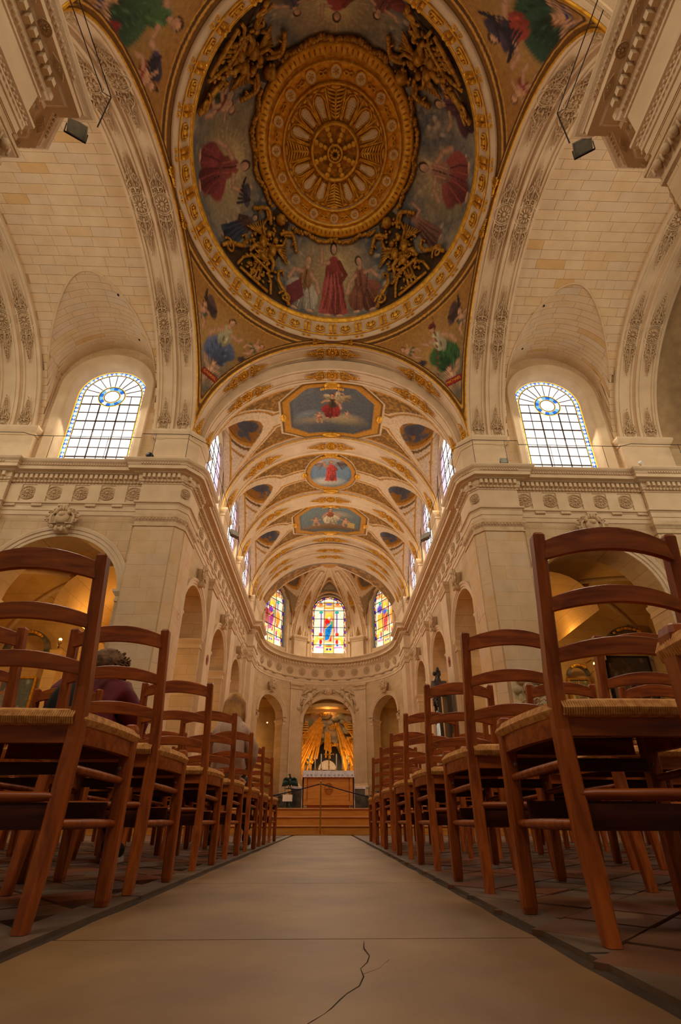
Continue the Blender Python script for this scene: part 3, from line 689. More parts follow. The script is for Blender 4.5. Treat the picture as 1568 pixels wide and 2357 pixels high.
for c in (-.49, .49):
    P0 = np.array(apf(c, 0, 0)); u = np.array([math.cos(c), -math.sin(c)*AL/AR, 0]); u /= np.linalg.norm(u); n_ = np.array([u[1], -u[0], 0]); R = np.array([u, n_*-1*-1, [0, 0, 1]]).T
    b = B(); b.box(P0+n_*.12+np.array([0, 0, 12.45]), (1.05, .34, 1.5), R); q = [P0+u*a+n_*d for a, d in ((-.5, 0), (-.5, .29), (.5, .29), (.5, 0))]; b.strip(IMP, [(v[0], v[1]) for v in q], side=-1); part('attic_pier', b, M['plaster'], WA)
# curved entablature of the apse
b = B(); 
for s in (-1, 1): b.box((s*5.1, 30.4, 4.9), (.5, 1.55, 9.9)); b.box((s*5.1, 30.4, 12.6), (.5, 1.5, 1.7))
part('apse_pier', b, M['plaster'], WA)
for s in (-1, 1):
    b = B(); b.strip(CAP, [(s*CW, 29.6), (s*4.85, 29.6), (s*4.85, 31.2), (s*AR, 31.25)], side=s); b.strip(IMP, [(s*CW, 29.65), (s*4.85, 29.65), (s*4.85, 31.15), (s*AR, 31.2)], side=s); part('capital', b, M['plaster'], WA)
ap = apse_pts(41)
b = B(); b.strip(ENT, ap, side=-1, caps=False); part('apse_entablature', b, M['plaster'], trim)
b = B(); dentils(b, apse_pts(61), -1, 11.25, 11.42, .14, .24, .17, .1); part('dentils', b, M['plaster'], trim, kind='stuff')
for k in range(-6, 7):
    a = k*.208; link('rosette', ROS_S, trim, frame(apf(a, 10.74, -.035), (math.cos(a), -math.sin(a), 0), (-math.sin(a), -math.cos(a), 0), .3 if k else .34))
    for e in (-.5, .5):
        if abs(a+e*.208) < 1.4:
            b = B(); aa = a+e*.208; P = np.array(apf(aa, 10.2, -.1)); u = np.array([math.cos(aa), -math.sin(aa), 0]); R = np.array([u, [math.sin(aa), math.cos(aa), 0], [0, 0, 1]]).T
            b.box(P, (.36, .06, .09), R); part('guttae', b, M['plaster'], trim)
# spandrel sculpture above the central arch: two reclining winged figures with cartouche
b = B(); r = random.Random(8)
for s in (-1, 1):
    def apq(x, z, d=.1): return np.array(apf(math.asin(max(-.99, min(.99, x*1.12/AR))), z+(.36 if z < 9.14 and (x, z) not in PTS_ else 0), -d))
    PTS_ = [(s*x, z) for x, z in ((2.0, 7.9), (1.65, 8.4), (1.3, 8.85), (1.0, 9.15))]
    pts = [(2.0, 7.9), (1.65, 8.4), (1.3, 8.85), (1.0, 9.15)]
    for (x, z), rr in zip(pts, (.13, .17, .2, .17)): b.ell(apq(s*x, z), (rr*1.2, .13, rr*1.4), None, 8, 5)
    b.ell(apq(s*1.0, 9.12, .16), (.12, .12, .14), None, 8, 6)
    b.tube([apq(s*1.05, 8.9, .16), apq(s*.8, 8.8, .2), apq(s*.55, 9.0, .18)], [.07, .06, .05], 6); b.tube([apq(s*1.3, 8.4, .15), apq(s*1.65, 7.9, .18), apq(s*1.85, 7.2, .14)], [.12, .1, .06], 6)
    b.tube([apq(s*1.5, 8.2, .15), apq(s*1.8, 8.3, .18), apq(s*1.9, 7.8, .14)], [.1, .08, .06], 6)
    for k in range(7): b.tube([apq(s*(1.15+.03*k), 8.95, .1), apq(s*(1.5+.06*k), 9.25-.12*k, .12)], [.05, .03], 5)
    for k in range(9): b.tube([apq(s*r.uniform(1.0, 1.7), r.uniform(8.2, 8.8), .2), apq(s*r.uniform(1.1, 1.9), r.uniform(7.6, 8.3), .16)], .035, 4)
    for k in range(5): b.ell(apq(s*r.uniform(1.3, 1.85), r.uniform(7.3, 9.2), .1), (.1, .08, .08), None, 6, 4)
b.ell(apq(0, 8.95, .12), (.3, .14, .3), None, 12, 6); b.ell(apq(0, 8.95, .22), (.17, .1, .2), None, 10, 5)
for k in range(8): a = k*PI/7; b.ell(apq(.36*math.cos(a), 8.9+.34*math.sin(a), .14), (.08, .09, .08), None, 6, 4)
part('spandrel_relief', b, M['carved'], WA, True)
# ------------------------------------------------------------------ rear (near) crossing piers: only their upper, projecting work comes into view
NEAR = [(9, 4.25), (5.75, 4.25), (5.36, 3.9), (5.36, 3.8), (5.0, 3.8), (4.88, -1.5)]
trim2 = struct('trim_2', 'near crossing pier entablatures with large dentils overhead')
nd = B(); nd.box((0, 0, 0), (.085, .12, .15)); ND = nd.mesh('dentil', M['plaster'])
def diam():
    b = B(); b.tube([(-1, 0, 0), (0, -.6, 0), (1, 0, 0), (0, .6, 0)], .09, 4, closed=True); b.tube([(-.6, 0, 0), (0, -.35, 0), (.6, 0, 0), (0, .35, 0)], .06, 4, closed=True)
    for k in range(4): b.ell((.22*math.cos(k*PI/2), .14*math.sin(k*PI/2), 0), (.13, .1, .1), None, 6, 4)
    return b.mesh('diamond_coffer', M['carved'])
DIA = diam()
CAPN = [(0, 8.9), (.05, 8.93), (.05, 9.0), (.014, 9.01), (.014, 9.12), (.03, 9.14), (.07, 9.26), (.12, 9.32), (.12, 9.36), (.14, 9.37), (.14, 9.45), (0, 9.46)]
for s in (-1, 1):
    W = struct('wall_nave_left' if s < 0 else 'wall_nave_right')
    p = S2(s, NEAR); q = p + [(s*9, -1.5)]
    b = B(); b.poly([(x, y, -.05) for x, y in q], (0, 0, 11.6)); part('pier', b, M['stone'], W)
    qa = S2(s, [(6.6, 4.3), (5.42, 3.75), (5.2, 3.3), (5.15, -1.5)]); b = B(); b.poly([(x, y, 11.6) for x, y in qa + [(s*6.6, -1.5)]], (0, 0, 1.9)); b.strip(IMP, qa, side=-s); b.strip([(0, 11.85), (.1, 11.86), (.1, 12.3), (.03, 12.36), (0, 12.36)], qa, side=-s); part('attic_pier', b, M['plaster'], W)
    sd = -s
    # travel is from the transept towards the nave, so the room lies on the other hand
    b = B(); b.strip(ENT, p, side=sd); part('entablature', b, M['plaster'], trim2)
    b = B(); b.strip(CAPN, p, side=sd); part('capital', b, M['carved'], trim2)
    P = np.array(p)
    for a_, c_ in zip(P[:-1], P[1:]):
        L = np.linalg.norm(c_-a_)
        if L < .3: continue
        t = (c_-a_)/L; nr = np.array([-t[1], t[0]])*sd; n_ = int(L/.14)
        for i in range(n_):
            u = (i+.5)*L/n_; v = a_+t*u+nr*.2
            if v[1] < .5: continue
            link('dentil', ND, trim2, frame((v[0], v[1], 11.35), (t[0], t[1], 0), (0, 0, 1)))
        k = int(L/.44)
        for i in range(k):
            v = a_+t*L*(i+.5)/k+nr*.37
            if v[1] < .5 and k > 3: continue
            if i % 2: link('rosette', ROS_S, trim2, frame((v[0], v[1], 11.47), (t[0], t[1], 0), (0, 0, -1), .11))
            else: link('diamond_coffer', DIA, trim2, frame((v[0], v[1], 11.46), (t[0], t[1], 0), (0, 0, -1), (.17, .13, .15)))
        e = B(); k = int(L/.19)
        for i in range(k):
            v = a_+t*L*(i+.5)/k+nr*.11; e.ell((v[0], v[1], 9.22), (.065, .065, .09), None, 8, 6)
            v = a_+t*L*i/k+nr*.1; e.tube([(v[0], v[1], 9.3), (v[0], v[1], 9.12)], .02, 5)
        part('egg_moulding', e, M['carved'], trim2, True, kind='stuff')
        e = B(); k = int(L/.085)
        for i in range(k):
            v = a_+t*L*(i+.5)/k+nr*.5; e.ell((v[0], v[1], 11.66), (.03, .03, .04), None, 5, 4)
            v = a_+t*L*(i+.5)/k+nr*.1; e.ell((v[0], v[1], 11.2), (.04, .04, .045), None, 5, 4)
            v = a_+t*L*(i+.5)/k+nr*.12; e.ell((v[0], v[1], 10.12), (.03, .03, .035), None, 5, 4)
        part('bead_moulding', e, M['carved'], trim2, True, kind='stuff')
# ------------------------------------------------------------------ crossing: arches, pendentives, ring, dome
CREAM = L3((218, 188, 150)); OCH = L3((150, 100, 34)); OCH2 = L3((132, 94, 44)); GLD = L3((196, 134, 44)); BRN = L3((84, 58, 34)); BLU = L3((110, 116, 124))
CR = struct('ceiling', 'painted dome and pendentives over the crossing')
def soffit(name, P, prof, mat, parent, smooth=False):
    """P(t, w, d): t = angle along the arch, w = width, d = lowering; prof = [(w, d)]"""
    b = B(); b.grid([[P(t, w_, d) for w_, d in prof] for t in np.linspace(0, PI, 61)]); return part(name, b, mat, parent, smooth)
def band_prof(w0, w1, up=0):
    e = .07
    return [(w0, -.5), (w0, .0), (w0+.09, .0), (w0+.1, -.03), (w0+.14, -.03), (w0+.15, .0), (w0+.2, .0), (w0+.21, -.045), (w1-.21, -.045), (w1-.2, .0), (w1-.15, .0), (w1-.14, -.03), (w1-.1, -.03), (w1-.09, .0), (w1, .0), (w1, -.5)]
def decorate(P, wc, hw, angs, ros, arb, parent, la=.85, rad=None, dz=-.035):
    for t in angs:
        o = np.array(P(t, wc, dz)); e = np.array(P(t+.01, wc, dz)); n = np.array(P(t, wc, .1)) - o; u = e-o
        r = rad or hw*.9
        link('rosette', ros, parent, frame(o, u, n, (r, r, r*1.3))); link('roundel_ring', RRG, parent, frame(o, u, n, r))
        Rl = np.linalg.norm(u)/.01
        for sg in (-1, 1):
            t2 = t + sg*(r*1.42)/Rl
            if t2 < .02 or t2 > PI-.02: continue
            o2 = np.array(P(t2, wc, dz+.005)); tm = t2+sg*la/2/Rl; q = np.array(P(min(max(tm+.01, 0), PI), wc, dz)) - np.array(P(min(max(tm, 0), PI)-.0, wc, dz)); 
            if np.linalg.norm(q) < 1e-6: continue
            nn = np.array(P(tm, wc, .1)) - np.array(P(tm, wc, 0))
            link('arabesque', arb, parent, frame(o2, q*sg, nn, (la, hw*1.6, 1.0)))
# far crossing arch: two stepped soffits
def PYf(rad, rz, zs=ZS):
    return lambda t, y, d: (-(rad-d)*math.cos(t), y, zs+(rz-d)*math.sin(t))
fa = struct('trim_3', 'far crossing arch with gilded rosettes')
PA = PYf(5.3, 5.3); PB = PYf(5.1, 4.7)
soffit('soffit_band', PA, band_prof(14.2, 14.98), M['plaster'], fa); soffit('soffit_band', PB, band_prof(14.9, 15.65), M['plaster'], fa)
for P, wc in ((PA, 14.59), (PB, 15.28)): decorate(P, wc, .34, (.02, PI/4, PI/2, 3*PI/4, PI-.02), ROS_G, ARB_G, fa, .8)
for s in (-1, 1):
    W = struct('trim_4' if s < 0 else 'trim_5', 'stone arch between crossing and transept')
    def PX(rad, cx=s):
        return lambda t, x, d: (cx*x, DC+(rad-d)*math.cos(t), ZS+(rad-d)*math.sin(t))
    for rad, w0, w1 in ((5.3, 5.3, 6.12), (5.22, 6.05, 6.8)):
        P = PX(rad); soffit('soffit_band', P, band_prof(w0, w1), M['plaster'], W); decorate(P, (w0+w1)/2, .34, (.03, .845, 1.54, 2.2, 2.9), ROS_S, ARB_S, W, 1.05)
    for rad, w0, w1 in ((5.3, 11.3, 12.1), (5.22, 12.05, 12.9)):
        P = PX(rad); soffit('soffit_band', P, band_prof(w0, w1), M['plaster'], W); decorate(P, (w0+w1)/2, .34, (.03, .845, 1.54), ROS_S, ARB_S, W, 1.05)
    # barrel vault of the transept with lunettes; x runs outwards
    V = struct('ceiling', 'plain stone barrel vault of the ' + ('left' if s < 0 else 'right') + ' transept')
    rb = 5.45; LH = 2.08; lz0 = 16.0; LR = 2.33
    def lun(x):
        q = 1-((x-9.02)/LH)**2
        return lz0 + LR*math.sqrt(q) if q > 0 else 0
    def vz(x, t):
        zb = ZS + rb*math.sin(t); y = DC + rb*math.cos(t); zl = lun(x)
        return (s*x, y, max(zb, zl) if zl and zb > 15.0-2 else zb) if True else None
    xs = np.concatenate([np.linspace(6.75, 7.05, 3)[:-1], np.linspace(7.05, 11.05, 60), np.linspace(11.05, 15, 12)[1:]])
    ts = np.linspace(.0, 2.2, 130); b = B()
    G = np.zeros((len(xs), len(ts), 3)); ok = np.ones((len(xs), len(ts)), bool)
    for i, x in enumerate(xs):
        zl = lun(x)
        for j, t in enumerate(ts):
            zb = ZS+rb*math.sin(t); G[i, j] = (s*x, min(DC+rb*math.cos(t), TW+.0), max(zb, zl) if zl else zb)
            if zl and abs(x-9.05) < 1.98 and zb < zl: pass
    b.grid(G)
    part('vault_surface', b, M['joint'], V, True)
    b = B(); b.grid([[(s*x, DC-rb*math.cos(t), ZS+rb*math.sin(t)) for t in np.linspace(0, .95, 14)] for x in (6.75, 15)]); part('vault_surface', b, M['plaster'], V, True)
    # coursed stones of the vault, one object each, laid a finger's breadth proud of the joints
    r = random.Random(11+s); cn = 0; ncr = 37; t0, t1 = .03, 2.05; dt = (t1-t0)/ncr
    def Sf(x, t, d=.012):
        zl = lun(x); zb = ZS+rb*math.sin(t); y = DC+rb*math.cos(t)
        if zl > zb: return (s*x, min(y, TW-.003), zl-d)
        return (s*x, y-d*math.cos(t), zb-d*math.sin(t))
    inL = lambda x, t: lun(x) > ZS+rb*math.sin(t)
    def sblock(xa, xb_, ta, tb, m, nx=4, ny=2):
        e = .006; xx = np.linspace(xa+e, xb_-e, nx+1); tt = np.linspace(ta+e/rb, tb-e/rb, ny+1)
        b = B(); b.grid([[Sf(x, t) for t in tt] for x in xx]); P = [Sf(x, tt[0], .012) for x in xx] + [Sf(xx[-1], t) for t in tt[1:]] + [Sf(x, tt[-1]) for x in xx[::-1][1:]] + [Sf(xx[0], t) for t in tt[::-1][1:]]
        Q = [Sf(x, tt[0], -.005) for x in xx] + [Sf(xx[-1], t, -.005) for t in tt[1:]] + [Sf(x, tt[-1], -.005) for x in xx[::-1][1:]] + [Sf(xx[0], t, -.005) for t in tt[::-1][1:]]
        b.grid([P, Q], cv=True); return b
    for c in range(ncr):
        ta = t0+c*dt; tb = ta+dt; x = 6.8 + (0 if c % 2 else -.35)
        while x < 11.3:
            wd = r.uniform(.62, 1.05); xa, xb_ = max(x, 6.8), min(x+wd, 11.3); x += wd
            if xb_-xa < .12: continue
            tm = (ta+tb)/2
            cor = [inL(xa, tm), inL(xb_, tm), inL(xa, ta), inL(xb_, tb), inL((xa+xb_)/2, ta), inL((xa+xb_)/2, tb)]
            m = r.choice(('block1',)*10+('block2',)*2+('block3',)*3+('block4',)*(1 if r.random() < .3 else 0))
            mixd = any(cor) and not all(cor)
            part('stone_block', sblock(xa, xb_, ta, tb, m, 14 if mixd else 4, 8 if mixd else 2), M[m], V, True)
    b = B(); gp = []
    for x in np.linspace(9.02-LH+.004, 9.02+LH-.004, 70):
        zl = min(lun(x), ZS+rb-.01); t = math.asin(min(1, (zl-ZS)/rb)); gp.append(Sf(x, t, .015))
    b.tube(gp, .03, 5); part('groin_arris', b, M['block1'], V, True)
    for x, t in ((8.1, 1.0), (7.9, .52)): b = B(); b.ell(Sf(x, t, .02), (.05, .05, .03), None, 8, 4); part('vent_hole', b, M['black'], V)
# pendentives: parts of one sphere
SP = HS*math.sqrt(2)
RR = 5.12
def pend(sx, sy, name):
    na, nr = 150, 110; X = np.zeros((na, nr, 3)); al = np.linspace(.003, PI/2-.003, na); UU = np.zeros((na, nr)); VV = np.zeros((na, nr))
    for i, a in enumerate(al):
        rm = HS/max(math.cos(a), math.sin(a)); rr = np.linspace(RR+.0, max(rm, RR+.002), nr)
        z = ZS+np.sqrt(np.maximum(SP*SP-rr*rr, 0)); X[i, :, 0] = sx*rr*math.cos(a); X[i, :, 1] = DC+sy*rr*math.sin(a); X[i, :, 2] = z
    # local picture coordinates: u = distance along the diagonal tangent, v = height
    P = X.reshape(-1, 3); u = (P[:, 0]*sx - (P[:, 1]-DC)*sy)/math.sqrt(2)*(sx*sy*-1 if True else 1); v = (P[:, 2]-ZS)
    th = np.arctan2((P[:, 1]-DC)*sy, P[:, 0]*sx); fl = -1
    sg = 1 if sx*sy < 0 else -1
    U = (th-PI/4)*6.0*sg*(1 if sy > 0 else -1)*1.0; 
    V = v
    return X, U, V, th
PCOL = {(-1, 1): ((170, 160, 120), (84, 96, 128)), (1, 1): ((180, 168, 128), (54, 96, 48)), (-1, -1): ((70, 104, 62), (60, 92, 60)), (1, -1): ((168, 58, 40), (44, 76, 54))}
for (sx, sy), (c1, c2) in PCOL.items():
    X, U, V, th = pend(sx, sy, '')
    V = SP*(PI/2-np.arccos(np.clip((X.reshape(-1, 3)[:, 2]-ZS)/SP, 0, 1)))
    if sy > 0: U = -(th-PI/4)*6.0*sx   # picture u grows to the right in the view
    else: U = (th-PI/4)*6.0*sx
    n = len(U); col = np.tile(L3((172, 116, 34)), (n, 1)); ripple = .86+.28*((np.sin(V*90)*np.sin(U*90)) > 0)[:, None]; col = col*ripple
    s_ = 1 if sx < 0 else -1
    base = [('e', 0, 4.0, 1.3, 1.2, .3, (166, 126, 60), .5), ('e', -.1*s_, 3.3, .9, .5, 0, (128, 112, 84), .6)]
    if sy > 0:
        fr = T2(wing((92, 66, 58), -1), -.5*s_, 4.35, 1.25, -.2*s_, s_) + T2(wing((76, 58, 62), 1), .35*s_, 3.95, 1.0, -.5*s_, s_) + T2(seated(c1, c2, up=.62), -.05*s_, 4.2, 1.28, -.08*s_, s_)
        fr += T2(putto(cloth=(58, 84, 62)), -1.15*s_, 4.7, .78, .25*s_, s_) + T2(putto(cloth=(60, 90, 60)), 1.2*s_, 4.9, .8, -.95*s_, s_) + T2(putto((214, 160, 120), (44, 84, 54)), .0, 3.0, .95, 0, s_) + [('e', 0, 2.35, .35, .3, 0, (110, 100, 80), .5)]
        if sx > 0: fr += [('l', [(-.55, 3.3), (.15, 5.6)], .022, (130, 60, 40)), ('e', -.05, 5.35, .14, .1, 0, (110, 40, 34), .1)]
    else:
        fr = T2(seated(c1, c2, up=.7), 0, 4.0, 1.6, 0, s_) + T2(wing((70, 58, 74), 1), .5*s_, 4.5, 1.2, 0, 1) + T2(wing((70, 58, 74), -1), -.5*s_, 4.3, 1.2, 0, 1) + T2(putto(cloth=(150, 50, 40)), -1.3, 4.9, 1.0, .6) + T2(putto(cloth=(150, 40, 34)), 1.3, 4.8, 1.0, -.6) + T2(putto(cloth=(48, 60, 100)), 0, 2.6, 1.1, .1) + [('p', [(.5, 2.7), (.75, 2.7), (.6, 3.6), (.35, 3.6)], (140, 30, 26))]
    paint(col, U, V, base+fr, .05, 7); col = col*.85+col.mean(1)[:, None]*.15*np.array([[1.15, 1, .8]])
    # ornamental gold border: distances to the two arches and to the ring
    P = X.reshape(-1, 3); rr = np.hypot(P[:, 0], P[:, 1]-DC); ex = HS-np.abs(P[:, 0]); ey = HS-np.abs(P[:, 1]-DC); d = np.minimum(ex*1.6+0*ex, ey*1.6); q = np.minimum(rr-RR, 9)
    arcd = np.minimum(np.hypot(P[:, 1]-DC, P[:, 2]-ZS)-0, 99)
    for lo, hi, c in ((0, .18, (120, 80, 30)), (.18, .23, (210, 156, 70)), (.23, .3, (96, 62, 28)), (.3, .33, (206, 150, 60))):
        m = (q >= lo) & (q < hi); col[m] = L3(c)*(1 if hi-lo > .1 else 1)
    m = (q > 0) & (q < .06) ; col[m] = CREAM
    for dd in (np.abs(HS-np.abs(P[:, 0])), np.abs(HS-np.abs(P[:, 1]-DC))):
        for lo, hi, c in ((0, .02, (210, 180, 140)), (.02, .1, (120, 80, 30)), (.1, .125, (210, 156, 70)), (.125, .16, (96, 62, 28))):
            m = (dd >= lo) & (dd < hi); col[m] = L3(c)
    b = B(); b.grid(X); part('pendentive_painting', b, M['fresco'], CR, True, col)
    # gilded rope mouldings along the ring edge and both arches
    b = B(); A = np.linspace(.02, PI/2-.02, 60)
    q = np.array([[sx*(RR+.02)*math.cos(a), DC+sy*(RR+.02)*math.sin(a), ZS+math.sqrt(SP**2-(RR+.02)**2)-.02] for a in A]); b.tube(q, .035, 5)
    for t in (0, 1):
        q = []
        for k in np.linspace(0, PI/2, 50):
            c_, h_ = HS*math.cos(k), ZS+HS*math.sin(k)
            q.append((sx*(HS-.03), DC+sy*c_, h_-.02) if t else (sx*c_, DC+sy*(HS-.03), h_-.02))
        b.tube(q, .03, 5)
    part('gilded_rope', b, M['gold'], CR)
    for ax in (0, 1):   # small leaf bosses where ring and arch nearly touch
        a = .16 if ax else PI/2-.16; p = (sx*(RR+.1)*math.cos(a), DC+sy*(RR+.1)*math.sin(a), ZS+math.sqrt(SP**2-(RR+.1)**2)-.05); 
        link('arabesque', ARB_G, CR, frame(p, (-sx*math.sin(a)*(1 if ax else -1)*-1, sy*math.cos(a)*(1 if ax else -1)*-1, 0), (-p[0], DC-p[1], -3), (.5, .3, 1.2)))
def text3(txt, T, size, mat, parent, name='lettering'):
    cu = bpy.data.curves.new(name, 'FONT'); cu.body = txt; cu.size = size; cu.extrude = .004; cu.align_x = 'CENTER'; cu.align_y = 'CENTER'
    o = bpy.data.objects.new(name, cu); COL.objects.link(o); dg = bpy.context.evaluated_depsgraph_get(); me = bpy.data.meshes.new_from_object(o.evaluated_get(dg))
    bpy.data.objects.remove(o); me.materials.clear(); me.materials.append(mat); return link(name, me, parent, T)
def on_pend(sx, sy, thv, z):
    rr = math.sqrt(SP*SP-(z-ZS)**2); p = Vector((sx*rr*math.cos(thv), DC+sy*rr*math.sin(thv), z)); n = (Vector((0, DC, ZS))-p).normalized(); return p, n
for sx, sy, txt in ((-1, 1, 'GABRIEL'), (1, 1, 'MICHAEL')):
    p, n = on_pend(sx, sy, PI/4, ZS+2.86); u = Vector((math.sin(PI/4), -sx*math.cos(PI/4)*sy, 0)) if sy > 0 else Vector((1, 0, 0))
    u = (u - n*u.dot(n)).normalized(); v = n.cross(u)
    if v.z < 0: u = -u; v = -v
    u = (u - v*.12).normalized(); F = frame(p+n*.02, u, n); b = B(); b.box((0, 0, 0), (.66, .25, .02)); o = part('name_plaque', b, M['red'], CR); o.matrix_local = F
    text3(txt, frame(p+n*.036, u, n), .155, M['gold'], CR)
# ring entablature
ZR = ZS+math.sqrt(SP**2-RR**2)
b = B(); b.lathe([(RR+.1, ZR-.02), (RR+.06, ZR-.1), (RR-.02, ZR-.12), (RR-.06, ZR-.04), (RR-.14, ZR-.03), (RR-.16, ZR+.02)], (0, DC, 0), 128); part('ring_moulding', b, M['plaster'], CR, True)
b = B(); b.lathe([(RR-.16, ZR+.02), (RR-.18, ZR+.03), (RR-.41, ZR+.44)], (0, DC, 0), 128); part('ring_frieze', b, M['carved'], CR, True)
b = B(); b.lathe([(RR-.41, ZR+.43), (RR-.44, ZR+.43), (RR-.45, ZR+.5), (RR-.49, ZR+.52), (RR-.5, ZR+.64)], (0, DC, 0), 128); b.lathe([(RR-.15, ZR-.03), (RR-.17, ZR-.05), (RR-.2, ZR-.03), (RR-.19, ZR+.03)], (0, DC, 0), 128); part('ring_cornice', b, M['gold'], CR, True)
cb = B()
for k in (-1, 1):
    cb.box((k*.085, 0, .2), (.11, .12, .36)); cb.ell((k*.085, -.06, .34), (.07, .07, .06), None, 8, 5); cb.ell((k*.085, -.05, .06), (.055, .06, .05), None, 8, 4)
    for j in range(4): cb.box((k*.085, -.065, .12+.05*j), (.12, .03, .022))
CONS = cb.mesh('gilded_console', M['gold'], False)
sb = B(); sb.tube([(-.2, -.02, .1), (-.2, -.02, .24), (-.1, -.03, .32), (0, -.03, .27), (.1, -.03, .32), (.2, -.02, .24), (.2, -.02, .1), (0, -.03, .04)], .028, 5, closed=True); sb.ell((0, -.03, .18), (.09, .05, .1), None, 8, 5); sb.ell((-.12, -.03, .2), (.04, .03, .07), None, 6, 4); sb.ell((.12, -.03, .2), (.04, .03, .07), None, 6, 4)
SHLD = sb.mesh('gilded_frieze_relief', M['gold'], True)
rb_ = B()
for k in range(10): rb_.ell((math.cos(k*.628)*.05, -.0+math.sin(k*.628)*.05, 0), (.03, .03, .025), None, 6, 4)
BOSS = rb_.mesh('gilded_flower_boss', M['gold'], True)
for k in range(28):
    a = k*2*PI/28; 
    for msh, aa, rr in ((CONS, a, RR-.2), (SHLD, a+PI/28, RR-.19)):
        T = Matrix.Translation((rr*math.cos(aa), DC+rr*math.sin(aa), ZR+.02)) @ Matrix.Rotation(aa-PI/2, 4, 'Z') @ Matrix.Rotation(.5, 4, 'X'); link(msh.name.split('.')[0], msh, CR, T)
    for j in (-.015, .015): 
        aa = a+j*1.4; link('gilded_flower_boss', BOSS, CR, Matrix.Translation((((RR-.08))*math.cos(aa), DC+(RR-.08)*math.sin(aa), ZR-.08)))
# painted calotte
RI, ZI, RO, ZO = RR-.5, ZR+.64, 2.76, 22.0
def dome(a, t):
    k = t*PI/2*.93; r_ = RI-(RI-RO)*((1-math.cos(k))/(1-math.cos(PI/2*.93)))*.55-(RI-RO)*t*.45; z = ZI+(ZO-ZI)*(.45*t+.55*math.sin(k)/math.sin(PI/2*.93))
    return np.array((r_*math.cos(a), DC+r_*math.sin(a), z))
na, nt_ = 840, 110
prof = np.array([dome(0, t)[[0, 2]] for t in np.linspace(0, 1, nt_)]); A = np.linspace(0, 2*PI, na, endpoint=False)
G = np.stack([np.cos(A)[:, None]*prof[None, :, 0], DC+np.sin(A)[:, None]*prof[None, :, 0], np.ones(na)[:, None]*prof[None, :, 1]], -1)
L_ = np.concatenate([[0], np.cumsum(np.linalg.norm(np.diff(prof, axis=0), axis=1))]); HT = L_[-1]
S_ = A[:, None]*4.1*np.ones(nt_)[None, :]; T_ = np.ones(na)[:, None]*L_[None, :]; Us, Vs = S_.ravel(), T_.ravel()
cl = vnoise(Us*.9, Vs*.9, 5); cl2 = vnoise(Us*3.5, Vs*3.5, 6); col = mixc(np.tile(L3((92, 96, 104)), (len(Us), 1)), np.clip((cl-.42)*5, 0, 1), L3((146, 132, 108))); col = mixc(col, np.clip((cl2-.5)*4, 0, 1)*.7, L3((172, 150, 118)))
W_ = 2*PI*4.1; rg = random.Random(4); ops = []
for k in range(260):   # crowd of small cherub heads in the clouds
    ops.append(('e', rg.uniform(0, W_), rg.uniform(.6, HT*.8), rg.uniform(.06, .12), rg.uniform(.06, .12), 0, rg.choice(((190, 164, 132), (158, 140, 116), (120, 112, 104))), .5))
def at(az): return (az % (2*PI))*4.1
for az, kind in ((PI/2, 'main'), (0, 'r'), (PI, 'l'), (3*PI/2, 'n')):
    x = at(az); ops.append(('e', x, HT*.52, 1.35, 1.3, 0, (176, 146, 86), .6)); ops.append(('e', x, HT*.6, .6, .6, 0, (196, 168, 104), .3))
    for k in range(28): a = k*2*PI/28; ops.append(('l', [(x+.6*math.cos(a), HT*.6+.6*math.sin(a)), (x+1.0*math.cos(a), HT*.6+1.0*math.sin(a))], .012, (206, 180, 120)))
def both(o):   # draw across the seam
    return o + T2(o, W_, 0, 1) + T2(o, -W_, 0, 1)
x = at(PI/2)
fg = T2(standing((150, 44, 34), (178, 62, 52), hair=(60, 34, 20)), x, 1.45, 1.6, 0, -1) + T2(seated((150, 100, 40), (176, 160, 138), hair=(150, 110, 50), up=.2), x+1.2, 1.0, 1.45, 0, 1) + T2(seated((140, 76, 50), (140, 74, 46), up=.3), x-1.2, 1.0, 1.45, 0, -1)
fg += [('p', [(x+1.7, .1), (x+1.95, .9), (x+1.4, 1.5), (x+1.2, .8)], (128, 44, 52)), ('l', [(x-1.55, 1.7), (x-1.25, .6)], .02, (90, 60, 40))]
x = at(PI); fg += T2(seated((150, 60, 50), (140, 44, 46), up=.8), x, 1.25, 1.7, .3, -1) + T2(standing((96, 60, 50), (60, 70, 90)), x-2.0, 1.3, 1.1, .3) + T2(wing((80, 70, 80)), x-2.0, 1.6, 1.2) + T2(seated((66, 80, 52), (130, 40, 36)), x+2.0, .9, 1.3, .3) + T2(putto(cloth=(128, 46, 44)), x+1.7, 1.6, 1.1, .4)
x = at(0); fg += T2(seated((168, 110, 84), (154, 58, 50), up=.3), x, 1.25, 1.7, -.2, 1) + T2(standing((150, 98, 76), (130, 80, 60)), x+2.0, 1.6, 1.1, -.2) + T2(wing((90, 92, 104)), x+2.0, 1.6, 1.1) + T2(seated((100, 54, 66), (96, 50, 60)), x-1.9, .8, 1.4) + T2(putto(cloth=(60, 84, 92)), x-2.4, 1.0, 1.1)
x = at(3*PI/2); fg += T2(standing((160, 50, 40), (170, 120, 70)), x, 1.4, 1.3, 0) + T2(seated((128, 60, 50), (140, 50, 44)), x+1.3, 1.0, 1.2) + T2(seated((90, 80, 90), (110, 90, 60)), x-1.3, 1.0, 1.2)
ops += both(fg)
for k in range(4):   # brown ground painted behind the gilded corner groups
    x = at(PI/4+k*PI/2); pts = [(x-1.55, 0), (x+1.55, 0), (x+.95, .75), (x+.5, 1.2), (x+.75, 2.2), (x+.45, HT), (x-.45, HT), (x-.75, 2.2), (x-.5, 1.2), (x-.95, .75)]; ops.append(('p', pts, (78, 52, 24)))
ops.append(('p', [(0, HT-.16), (W_, HT-.16), (W_, HT+.1), (0, HT+.1)], (96, 66, 30)))
